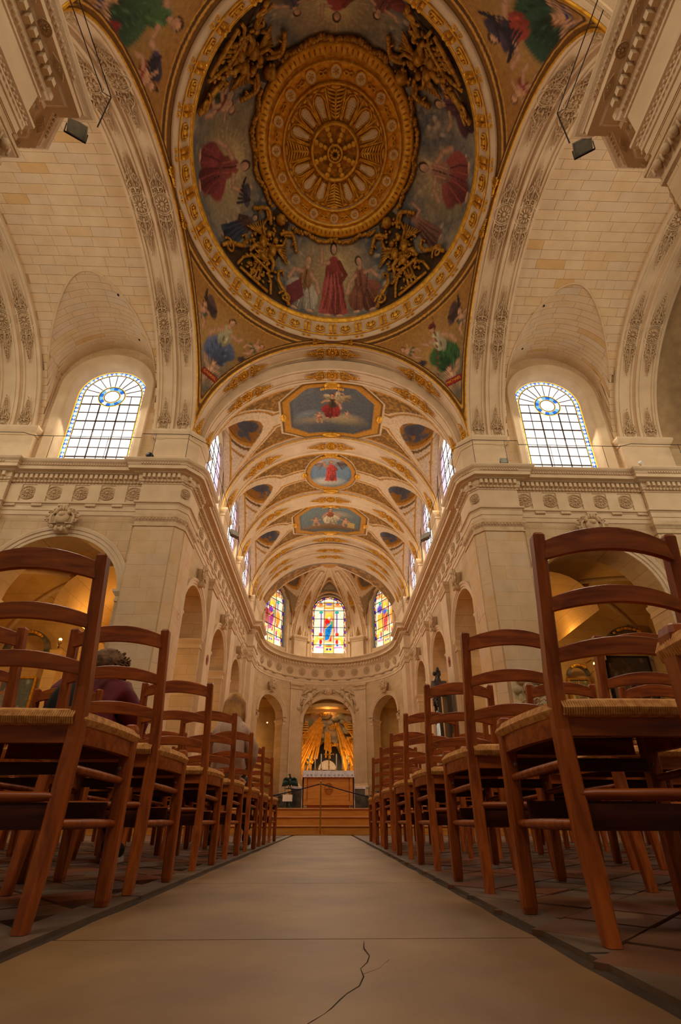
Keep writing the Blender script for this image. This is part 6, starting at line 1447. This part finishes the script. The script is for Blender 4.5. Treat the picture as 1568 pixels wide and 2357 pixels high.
for k in range(26): u = r.uniform(0, 1); b.ell((-.1+r.gauss(0, .05), r.gauss(0, .13*(1-u)), 4.95+u*.55), (.07, .07, .1), None, 6, 4)
for s in (-1, 1): b.lathe([(0, 4.65), (.09, 4.67), (.05, 4.75), (.1, 4.85), (.05, 4.98), (.02, 5.1), (0, 5.12)], (-.2, s*.4, 0), 10)
part('carved_crest', b, M['darkoak'], t, True)
# ------------------------------------------------------------------ pictures and altarpieces in the chapels
def picture(name, label, cx, y, cz, w_, h, ops, base, fr='goldf', top=0, tilt=0):
    t = thing(name, label, 'painting', (cx, y, cz), 0); t.rotation_euler = (tilt, 0, 0)
    nx, nz = 70, 90; X, Z = np.meshgrid(np.linspace(-w_/2, w_/2, nx), np.linspace(0, h, nz), indexing='ij'); b = B(); b.grid(np.stack([X, X*0, Z], -1)); xx, zz = X.ravel()/w_*2, Z.ravel()/h*2-1
    col = np.tile(L3(base), (len(xx), 1)); col = mixc(col, np.clip((vnoise(xx*2+20, zz*2+20, 4)-.45)*5, 0, 1), L3(dk(base, 1.6))); paint(col, xx, zz, ops, .05); part('canvas', b, M['fresco'], t, True, col)
    b = B(); e = .07
    for c, d in (((-w_/2-e/2, 0, h/2), (e, .08, h+2*e)), ((w_/2+e/2, 0, h/2), (e, .08, h+2*e)), ((0, 0, -e/2), (w_, .08, e)), ((0, 0, h+e/2), (w_, .08, e))): b.box(c, d)
    b.tube([(-w_/2, -.045, 0), (-w_/2, -.045, h), (w_/2, -.045, h), (w_/2, -.045, 0)], .018, 5, closed=True); part('frame', b, M[fr], t)
    return t
crowd = []
for k in range(9): crowd += T2(seated(random.Random(k).choice(((150, 60, 50), (70, 84, 110), (170, 140, 90), (90, 60, 50))), (110, 70, 60), up=.5), -.8+.2*k, -.5+.35*((k*2) % 3)-.2, .42)
picture('altar_painting', 'dark gold-edged painting with crowd of figures in the right chapel', 12.85, 19.85, 3.7, 1.8, 2.9, crowd, (90, 78, 66), 'darkoak')
picture('altar_painting', 'small arched painting with pale figure left of the right chapel altar', 10.35, 19.5, 4.0, .8, 1.5, T2(seated((170, 150, 120), (150, 130, 90), up=.6), 0, .1, 1.0), (130, 120, 80))
picture('framed_painting', 'large grey-blue painting in gilt frame at the far left', -12.9, 19.8, 2.6, 1.7, 2.9, T2(standing((150, 150, 150), (176, 176, 176)), -.2, .1, 1.0), (110, 120, 122), 'gold', tilt=-.03)
for lab, x, y, z, r_ in (('gold floral crest under a round arch in the left chapel', -12.5, 19.5, 6.5, .85), ('gold floral crest above the small arched painting in the right chapel', 10.35, 19.4, 5.65, .42), ('gold floral crest above the crowd painting in the right chapel', 12.9, 19.5, 6.75, 1.0)):
    t = thing('gilded_crest', lab, 'ornament', (x, y, z)); b = B(); a = np.linspace(0, PI, 20); b.grid([[(r_*f*math.cos(q), e, r_*f*math.sin(q)) for q in a] for f, e in ((1.12, .1), (1.12, -.1), (.9, -.12), (.9, .1))]); part('arch_band', b, M['marble'], t)
    b = B(); r = random.Random(3)
    for k in range(30): q = PI/2+r.gauss(0, .35); b.ell((r_*math.cos(q), -.16, r_*math.sin(q)), (.08, .06, .07), None, 6, 4)
    part('gold_flowers', b, M['gold'], t, True)
t = thing('relief_sculpture', 'pale grey carved relief monument behind the chairs on the right', 'sculpture', (5.95, 13.95, 2.1)); b = B(); r = random.Random(9)
b.box((0, .05, .9), (1.1, .2, 2.3))
for k in range(40): b.ell((r.uniform(-.5, .5), -.1, r.uniform(.2, 1.95)), (r.uniform(.06, .16), .1, r.uniform(.07, .2)), None, 7, 5)
for k in range(16): q = r.uniform(-.5, .3); z = r.uniform(.2, 1.8); b.tube([(q, -.16, z), (q+.12, -.2, z+.1), (q+.25, -.16, z+.02)], .025, 5)
part('carving', b, M['cloud'], t, True); b = B(); 
for k in range(14): b.box((0, -.02, -.12-.15*k), (1.15+.02*(k % 3), .28, .13))
part('base', b, M['plaster'], t)
# ------------------------------------------------------------------ floodlights, cameras, speaker, wires on the cornices
def flood(label, loc, rz, sz=1.0, tilt=.6):
    t = thing('floodlight', label, 'floodlight', loc, rz); k = sz; R = np.array(Matrix.Rotation(tilt, 3, 'X'))
    b = B(); b.box((0, 0, .16*k), (.34*k, .12*k, .26*k), R); part('housing', b, M['steel'], t); b = B(); b.box(R @ np.array((0, -.066*k, 0))+np.array((0, 0, .16*k)), (.3*k, .01, .22*k), R); part('lamp_glass', b, M['lampglass'], t)
    b = B(); 
    for s in (-1, 1): b.bar((s*.19*k, 0, .16*k), (s*.19*k, .05*k, -.04*k), .015*k, .03*k)
    b.bar((-.19*k, .05*k, -.04*k), (.19*k, .05*k, -.04*k), .03*k, .015*k); part('bracket', b, M['iron'], t)
flood('grey floodlight clamped under the near left cornice corner', (-4.92, 4.62, 11.9), .5, .95, 1.15); flood('grey floodlight clamped under the near right cornice corner', (4.8, 4.62, 11.9), -.5, .95, 1.15)
flood('small grey floodlight on the left choir cornice', (-4.42, 19.1, 11.93), PI+.8, 1.2, .3); flood('small grey floodlight on the right choir cornice', (4.42, 19.1, 11.93), PI-.8, 1.2, .3)
flood('small square floodlight on the right crossing cornice', (6.3, 13.75, 11.93), 0, .8, .1)
t = thing('loudspeaker', 'round black loudspeaker on the left crossing cornice', 'speaker', (-6.55, 13.85, 12.06)); b = B(); b.lathe([(0, -.06), (.12, -.06), (.14, 0), (.12, .1), (0, .12)], n=18, R=[[1, 0, 0], [0, 0, -1], [0, 1, 0]]); part('cone', b, M['iron'], t, True); b = B(); b.box((0, .02, -.15), (.06, .06, .14)); part('foot', b, M['iron'], t)
t = thing('security_camera', 'white bullet camera on the right transept cornice', 'camera', (11.45, 13.85, 12.08)); b = B(); b.tube([(-.1, -.1, .06), (.12, .1, .0)], .06, 10); part('housing', b, M['white'], t); b = B(); b.bar((-.02, 0, .0), (-.12, .0, -.14), .03, .03); part('bracket', b, M['iron'], t)
for s in (-1, 1):
    o = None; b = B(); z = 12.95; pts = [(s*x, y, z) for x, y in ((16, 13.7), (11.2, 13.7), (10.9, 13.85), (7.0, 13.85), (6.9, 13.65), (5.2, 13.65), (4.6, 14.2))]
    b.tube(pts, .012, 5)
    for x, y in ((13, 13.7), (10.2, 13.85), (8.2, 13.85), (6.4, 13.65), (5.2, 13.65)): b.tube([(s*x, y, 11.84), (s*x, y, z)], .01, 4)
    b.tube([(s*4.6, 14.2, z), (s*4.6, 28.4, z)], .012, 4)
    for k in range(7): y = 14.4+2.2*k; b.tube([(s*4.6, y, 11.84), (s*4.6, y, z)], .012, 4)
    o = part('safety_cable', b, M['iron'], None); o['label'] = 'thin iron safety cable on posts above the %s cornice' % ('left' if s < 0 else 'right'); o['category'] = 'cable'
    b = B(); b.tube([(s*4.5, 3.0, 12.6), (s*4.35, 4.2, 12.4), (s*4.2, 4.25, 12.35)], .01, 4); b.tube([(s*4.2, 4.25, 12.35), (s*4.45, 4.5, 11.85)], .012, 4); b.tube([(s*4.5, 1.0, 12.8), (s*4.2, 4.25, 12.35)], .01, 4)
    o = part('safety_cable', b, M['iron'], None); o['label'] = 'iron cable rail on the near %s cornice' % ('left' if s < 0 else 'right'); o['category'] = 'cable'
# ------------------------------------------------------------------ chairs
def chair_meshes():
    ms = {}
    def post(s):
        b = B(); x0, x1 = s*.185, s*.19
        path = [(s*.20, -.0, 0), (s*.197, .035, .2), (s*.193, .055, .42), (s*.19, .05, .55), (s*.187, .025, .72), (s*.184, -.005, .93)]
        t = .0185; st = []
        for i, (x, y, z) in enumerate(path):
            k = .82 if i == 0 else 1.0 if i < 4 else .9; w_ = t*k; d_ = t*1.05*k; c = .3*w_
            st.append([(x-w_+c, y-d_, z), (x+w_-c, y-d_, z), (x+w_, y-d_+c, z), (x+w_, y+d_-c, z), (x+w_-c, y+d_, z), (x-w_+c, y+d_, z), (x-w_, y+d_-c, z), (x-w_, y-d_+c, z)])
        top = [(path[-1][0]+(p[0]-path[-1][0])*.75, path[-1][1]+(p[1]-path[-1][1])*.75, .938) for p in st[-1]]; st.append(top)
        b.grid(st, cv=True); b.add(top, [tuple(range(8))]); b.add(st[0], [tuple(range(8))[::-1]]); return b
    ms['rl'] = [post(s).mesh('rear_leg', M['chair']) for s in (-1, 1)]
    def fleg(s):
        b = B(); st = []; x = s*.215; y = .385
        for z, k in ((0, .8), (.015, .95), (.2, 1), (.49, 1), (.503, .85), (.508, .5)):
            w_ = .02*k; c = .3*w_; xx = x+s*.004*(z/.5)*0; yy = y+(-.012*(z/.5)); st.append([(xx-w_+c, yy-w_, z), (xx+w_-c, yy-w_, z), (xx+w_, yy-w_+c, z), (xx+w_, yy+w_-c, z), (xx+w_-c, yy+w_, z), (xx-w_+c, yy+w_, z), (xx-w_, yy+w_-c, z), (xx-w_, yy-w_+c, z)])
        b.grid(st, cv=True); b.add(st[-1], [tuple(range(8))]); b.add(st[0], [tuple(range(8))[::-1]]); return b
    ms['fl'] = [fleg(s).mesh('front_leg', M['chair']) for s in (-1, 1)]
    def slat(z, h, arc, y0):
        b = B(); n = 12; st = []
        for i in range(n+1):
            u = -1+2*i/n; x = u*.178; a = arc*(1-u*u); yy = y0-.028*(1-u*u)-.006; zt = z+h/2*(1-.12*u*u)+a; zb = z-h/2*(1-.1*u*u)+a*.75; th = .008
            st.append([(x, yy-th, zb+.003), (x, yy-th, zt-.003), (x, yy-th*.4, zt), (x, yy+th*.4, zt), (x, yy+th, zt-.003), (x, yy+th, zb+.003), (x, yy, zb)])
        b.grid(st, cv=True); return b
    ms['sl'] = [slat(z, h, a, y).mesh('slat', M['chairx']) for z, h, a, y in ((.884, .064, .03, .0), (.732, .046, .026, .02), (.6, .043, .024, .04))]
    b = B()   # seat rails, curved in front
    n = 10; b.sweep([[( -.2+.4*i/n, .405+.02*(1-(2*i/n-1)**2)+o, z) for o, z in ((-.012, .405), (.012, .405), (.012, .455), (-.012, .455))] for i in range(n+1)]); b.F and None
    for s in (-1, 1):
        b.sweep([[(s*(.195+.02*i/6+.012*math.sin(i/6*PI))+o, .06+.32*i/6, z) for o, z in ((-.012, .405), (.012, .405), (.012, .455), (-.012, .455), (-.012, .405))] for i in range(7)])
    b.box((0, .052, .43), (.36, .024, .05)); ms['rail'] = b.mesh('seat_rail', M['chairx'])
    # rush seat: cords wrapped over the four rails, meeting on the diagonals
    b = B(); C = np.array((0, .225)); cor = [np.array(q) for q in ((-.19, .045), (.19, .045), (.218, .40), (-.218, .40))]
    for k in range(4):
        A_, B_ = cor[k], cor[(k+1) % 4]; nn = 66 if k in (0, 2) else 60; nr = (A_+B_)/2-C; nr /= np.linalg.norm(nr)
        for i in range(nn):
            u0, u1 = i/nn, (i+1)/nn; um = (u0+u1)/2; bow = .014*(1-(2*um-1)**2); p0, p1 = A_+(B_-A_)*u0, A_+(B_-A_)*u1; pm = (p0+p1)/2+nr*bow; t_ = (p1-p0)*.47; dp = 1-abs(2*um-1); ln = min(.30, .17*dp+.015)*1.0
            ins = pm-nr*ln; z1 = .486; pts = [(pm-nr*.006, .449), (pm+nr*.012, .452), (pm+nr*.019, .468), (pm+nr*.010, .485), (pm-nr*.01, .4925), (ins, .483)]
            st = []
            for (q, z), (no, nz) in zip(pts, ((.5, -.8), (1, -.2), (1, .1), (.6, .8), (0, 1), (0, 1))):
                o_ = nr*no*.0022; st.append([(*(q-t_), z), (*(q-t_*.35+o_), z+nz*.0022), (*(q+t_*.35+o_), z+nz*.0022), (*(q+t_), z)])
            b.grid(st)
    b.poly([(*q, .455) for q in cor], (0, 0, .02)); ms['seat'] = b.mesh('rush_seat', M['rush'])
    def rod(a_, c_, r): q = B(); a_ = np.array(a_); c_ = np.array(c_); P = [a_+(c_-a_)*t for t in (0, .04, .1, .5, .9, .96, 1)]; q.tube(P, [r*.6, r*.8, r, r*1.12, r, r*.8, r*.6], 8); return q
    ms['rg'] = [rod((s*.198, .05, z0), (s*.214, .375, z1), .011).mesh('side_rung', M['chair'], True) for s in (-1, 1) for z0, z1 in ((.345, .335), (.215, .215))]
    ms['st'] = [rod((-.196, .03, .275), (.196, .03, .275), .012).mesh('back_stretcher', M['chairx'], True)]
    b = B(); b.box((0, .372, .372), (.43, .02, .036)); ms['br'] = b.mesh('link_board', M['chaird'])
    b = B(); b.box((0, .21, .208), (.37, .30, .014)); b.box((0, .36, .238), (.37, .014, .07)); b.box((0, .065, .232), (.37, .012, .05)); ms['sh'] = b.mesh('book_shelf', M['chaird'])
    b = B(); 
    for s in (-1, 1): b.lathe([(.006, 0), (.006, .004), (.003, .006), (0, .006)], (s*.205, .358, .372), 8, R=[[1, 0, 0], [0, 0, -1], [0, 1, 0]])
    ms['sc'] = b.mesh('screw', M['steel'])
    return ms
CM = chair_meshes()
ORD = ('first', 'second', 'third', 'fourth', 'fifth', 'sixth', 'seventh', 'eighth', 'ninth')
def put_chair(x, y, rz, label, group):
    t = thing('rush_chair', label, 'chair', (x, y, 0), rz, group)
    for nm, ml in (('rear_leg', CM['rl']), ('front_leg', CM['fl']), ('slat', CM['sl']), ('side_rung', CM['rg']), ('back_stretcher', CM['st'])):
        for m in ml: link(nm, m, t)
    link('seat_rail', CM['rail'], t); link('rush_seat', CM['seat'], t); link('link_board', CM['br'], t); link('book_shelf', CM['sh'], t); link('screw', CM['sc'], t)
    return t
rows = [1.14, 1.92, 2.78, 3.62, 4.5, 5.4, 6.35]; rj = random.Random(77)
nr_ = {1: [2, 3, 3, 4, 5, 6, 7], -1: [1, 2, 3, 4, 5, 5, 6]}
for s in (-1, 1):
    for k, y in enumerate(rows):
        for c in range(nr_[s][k]):
            x0 = .52+.2 if s > 0 else -.70-.2
            x = x0 + s*.585*c + (rj.uniform(-.012, .012) if c else 0); yy = y + (rj.uniform(-.03, .03) if c else 0); side = 'right' if s > 0 else 'left'
            if s > 0 and k == 0: x += .0
            if s < 0 and k == 0: yy = 1.29; x = -.90
            if s < 0 and k == 2 and c == 1: x, yy = -1.6, 2.95
            if s < 0 and k == 2 and c == 2: x = -2.2
            lab = 'rush-seated chair, %s from the aisle, %s row from the viewer, %s side' % (ORD[c], ORD[k], side)
            if c == 0 and k == 0: lab = 'large foreground rush-seated wooden ladder-back chair %s of the aisle' % ('right' if s > 0 else 'left')
            put_chair(x, yy, rj.uniform(-.03, .03) if (c or k > 2) else 0, lab, 'rush-seated chairs %s of the aisle' % side)
put_chair(.735, .35, 0, 'rush-seated chair cut off by the right edge of the photo, closest to the viewer', 'rush-seated chairs right of the aisle')
# ------------------------------------------------------------------ two seated people, seen from behind
def skin_body(name, joints, edges, radii, mat, parent, lv=2):
    me = bpy.data.meshes.new(name); me.from_pydata(joints, edges, []); me.materials.append(mat); o = link(name, me, parent)
    sm = o.modifiers.new('Skin', 'SKIN'); sm.use_smooth_shade = True; me.skin_vertices if me.skin_vertices else None
    if not me.skin_vertices:
        bm_ = __import__('bmesh').new(); bm_.from_mesh(me); bm_.verts.layers.skin.verify(); bm_.to_mesh(me); bm_.free()
    for i, v in enumerate(me.skin_vertices[0].data): v.radius = radii[i] if isinstance(radii[i], tuple) else (radii[i], radii[i]); v.use_root = (i == 0)
    ss = o.modifiers.new('Sub', 'SUBSURF'); ss.levels = lv; ss.render_levels = lv
    dg = bpy.context.evaluated_depsgraph_get(); m2 = bpy.data.meshes.new_from_object(o.evaluated_get(dg)); o.modifiers.clear(); o.data = m2
    for p in m2.polygons: p.use_smooth = True
    if not m2.materials: m2.materials.append(mat)
    return o
def person(label, x, y, rz, coat, trousers, hairfn, lean, headtilt, hh):
    """local frame: faces +y, seat top z = .5, origin on the floor under the hips"""
    t = thing('person', label, 'person', (x, y, 0), rz)
    hz = .56; sh = hz+.46*math.cos(lean); sy = .46*math.sin(lean); J = []; E = []; R = []
    def add(p, r, par=None):
        J.append(p); R.append(r)
        if par is not None: E.append((par, len(J)-1))
        return len(J)-1
    pv = add((0, 0, hz), (.12, .09)); w1 = add((0, sy*.3, hz+.17), (.11, .08), pv); ch = add((0, sy*.75, hz+.35), (.12, .08), w1); nk = add((0, sy+.01, sh+.04), .055, ch)
    hb = (0, sy+.02+.06*math.sin(headtilt), sh+.13); h1 = add(hb, (.072, .08), nk); hc = (0, hb[1]+.05*math.sin(headtilt), hb[2]+.09*math.cos(headtilt)); h2 = add(hc, (.078, .09), h1); h3 = add((0, hc[1]+.02*math.sin(headtilt)-.0, hc[2]+.05), (.06, .07), h2)
    add((0, hb[1]+.1, hb[2]+.035), .014, h1)
    for s in (-1, 1): add((s*.085, hb[1]-.01, hb[2]+.04), .014, h1)
    arms = []
    for s in (-1, 1):
        a = add((s*.16, sy-.01, sh-.03), .045, ch); e = add((s*.24, sy+.06, sh-.27), .045, a); w_ = add((s*.14, sy+.26, hz+.07), .03, e); hnd = add((s*.09, sy+.33, hz+.06), (.034, .02), w_); arms.append((a, e, w_))
        for f in range(4): k1 = add((s*.09-s*.03+s*.02*f, sy+.375, hz+.055), .0095, hnd); k2 = add((s*.085-s*.03+s*.018*f, sy+.405-.004*f, hz+.035), .0085, k1)
        k1 = add((s*.055, sy+.335, hz+.08), .010, hnd); add((s*.04, sy+.36, hz+.075), .009, k1)
    legs = []
    for s in (-1, 1):
        a = add((s*.1, .03, hz-.02), .06, pv); k = add((s*.16, .42, hz-.02), .045, a); an = add((s*.2, .25 if s < 0 else .3, .1), .036, k); legs.append(((s*.1, .03), (s*.16, .43), (s*.2, .25 if s < 0 else .3)))
    skin_body('body', J, E, R, M['skin'], t)
    # coat: torso, hood and sleeves
    J2 = [(0, -.005, hz-.03), (0, sy*.3-.005, hz+.14), (0, sy*.72-.005, hz+.32), (0, sy-.01, sh+.03), (0, sy-.01, sh+.085)]; E2 = [(0, 1), (1, 2), (2, 3), (3, 4)]; R2 = [(.215, .18), (.2, .165), (.21, .16), (.13, .12), (.1, .095)]
    for s in (-1, 1):
        n0 = len(J2); J2 += [(s*.16, sy-.01, sh-.03), (s*.255, sy+.04, sh-.26), (s*.16, sy+.22, hz+.08)]; E2 += [(2, n0), (n0, n0+1), (n0+1, n0+2)]; R2 += [(.105, .105), (.08, .08), (.055, .055)]
    cx = skin_body('jacket', J2, E2, R2, coat, t)
    v = cx.data.vertices; co = np.zeros(len(v)*3); v.foreach_get('co', co); co = co.reshape(-1, 3); nse = vnoise(co[:, 0]*7+30, co[:, 2]*24+30+co[:, 1]*9, 3, 3)-.5; nrm = np.zeros(len(v)*3); v.foreach_get('normal', nrm); co = co+nrm.reshape(-1, 3)*nse[:, None]*.05; v.foreach_set('co', co.ravel())
    J3 = [(0, .02, hz-.03)]; E3 = []; R3 = [(.14, .1)]
    for s in (-1, 1): n0 = len(J3); J3 += [(s*.16, .42, hz-.02), (s*.2, .25 if s < 0 else .3, .13)]; E3 += [(0, n0), (n0, n0+1)]; R3 += [(.078, .078), (.052, .052)]
    skin_body('trousers', J3, E3, R3, trousers, t)
    for s in (-1, 1):
        ay = .25 if s < 0 else .3; b = B(); b.ell((s*.205, ay+.07, .06), (.042, .12, .05), None, 12, 8); b.ell((s*.2, ay, .09), (.042, .05, .05), None, 10, 6); o = part('shoe', b, M['black'], t, True); b = B(); b.poly([(s*.205+.046*math.cos(q), ay+.065+.125*math.sin(q), 0) for q in np.linspace(0, 2*PI, 20, endpoint=False)], (0, 0, .026)); part('shoe_sole', b, M['white'], o)
    hairfn(t, hb, hc)
    return t, sh, sy, hz
def hair_curly(t, hb, hc):
    r = random.Random(5); b = B(); b.ell((0, hc[1]-.03, hc[2]+.0), (.105, .11, .11), None, 14, 10)
    for k in range(150):
        th = r.uniform(PI*.95, PI*2.05); v = r.uniform(-.14, .09); rad = .095+r.uniform(-.01, .012)-(.03 if v > .05 else 0); p = np.array((rad*math.cos(th)*1.15, hc[1]-.03+rad*math.sin(th)*.8, hc[2]+v)); q = np.linspace(0, 3.5*PI, 9); cr = .012
        b.tube([p+np.array((cr*math.cos(a), cr*math.sin(a), -.007*i)) for i, a in enumerate(q)], [.007]*8+[.003], 4)
    part('hair', b, M['hairc'], t, True)
def hair_long(t, hb, hc):
    b = B(); b.ell((0, hc[1]-.015, hc[2]+.012), (.1, .115, .11), None, 18, 12); r = random.Random(6)
    for k in range(130):
        th = PI*.97+PI*1.06*k/129+r.uniform(-.02, .02); c, s_ = math.cos(th), math.sin(th); top = (c*.06, hc[1]-.02+s_*.06, hc[2]+.1); m1 = (c*.112, hc[1]-.015+s_*.115, hc[2]+.02); m2 = (c*(.118+r.uniform(-.006, .012)), hc[1]-.02+s_*.11, hc[2]-.12); e = (c*(.11+r.uniform(-.012, .012)), hc[1]-.05+s_*.1, hc[2]-.31+r.uniform(-.05, .03))
        b.tube([top, m1, m2, e], [.008, .011, .010, .003], 5)
    part('hair', b, M['hairb'], t, True)
pt, sh, sy, hz = person('seated person in burgundy jacket with curly brown hair and backpack, head bowed', -1.55, 3.0, 0, M['burgundy'], M['black'], hair_curly, .42, .9, 0)
pt.scale = (1.12, 1.0, 1.02)
b = B(); b.ell((0, -.0, hz+.2), (.13, .12, .2), None, 14, 10); bp = B(); bp.add(np.concatenate(b.V)+np.array((0, -.1, 0)), b.F)
o = thing('backpack', 'small black backpack on the burgundy-jacketed person', 'backpack', (-1.55, 2.87, hz+.02)); b = B(); b.ell((0, 0, .2), (.12, .07, .2), None, 14, 10); part('bag', b, M['black'], o, True)
for s in (-1, 1):
    b = B(); b.tube([(s*.06, .02, .36), (s*.09, .1, .5), (s*.14, .24, .53), (s*.17, .3, .4)], .014, 6); part('shoulder_strap', b, M['black'], o, True); b = B(); b.tube([(s*.1, -.02, .1), (s*.16, .08, .02), (s*.2, .2, .04)], .01, 5); part('strap_end', b, M['black'], o, True)
pt2, sh, sy, hz = person('seated person with long blond hair in a beige hooded jacket', -.94, 4.72, 0, M['beige'], M['black'], hair_long, .05, .25, 0); pt2.scale = (.84, .88, 1.0)
b = B(); a = np.linspace(.0, PI, 14)
b.grid([[(.13*k_*math.cos(q+PI), sy-.02-.11*k_*math.sin(q)-.02*(1-abs(k_-1)), sh+.1-.06*j+.03*math.cos(q*2)) for q in a] for j, k_ in enumerate((.6, .85, 1.05, 1.1, .95, .7))]); part('hood', b, M['beige'], pt2, True)
b = B(); b.tube([(.13, sy-.1, sh+.0), (.2, sy-.08, sh-.08), (.235, sy-.02, sh-.2)], .008, 5); part('bag_strap', b, M['black'], pt2)
text3('NB', Matrix.Translation((-1.295, 3.22, .075)) @ Matrix.Rotation(PI/2, 4, 'X'), .05, M['white'], None, 'shoe_lettering')
for o in bpy.data.objects:
    if o.name == 'shoe_lettering': o.parent = pt; o.matrix_parent_inverse = pt.matrix_world.inverted() if False else Matrix.Identity(4); o.matrix_local = Matrix.Translation((.23, .27, .07)) @ Matrix.Rotation(PI/2, 4, 'X')
# tall thin yellow processional staff and small reds beyond the left chairs
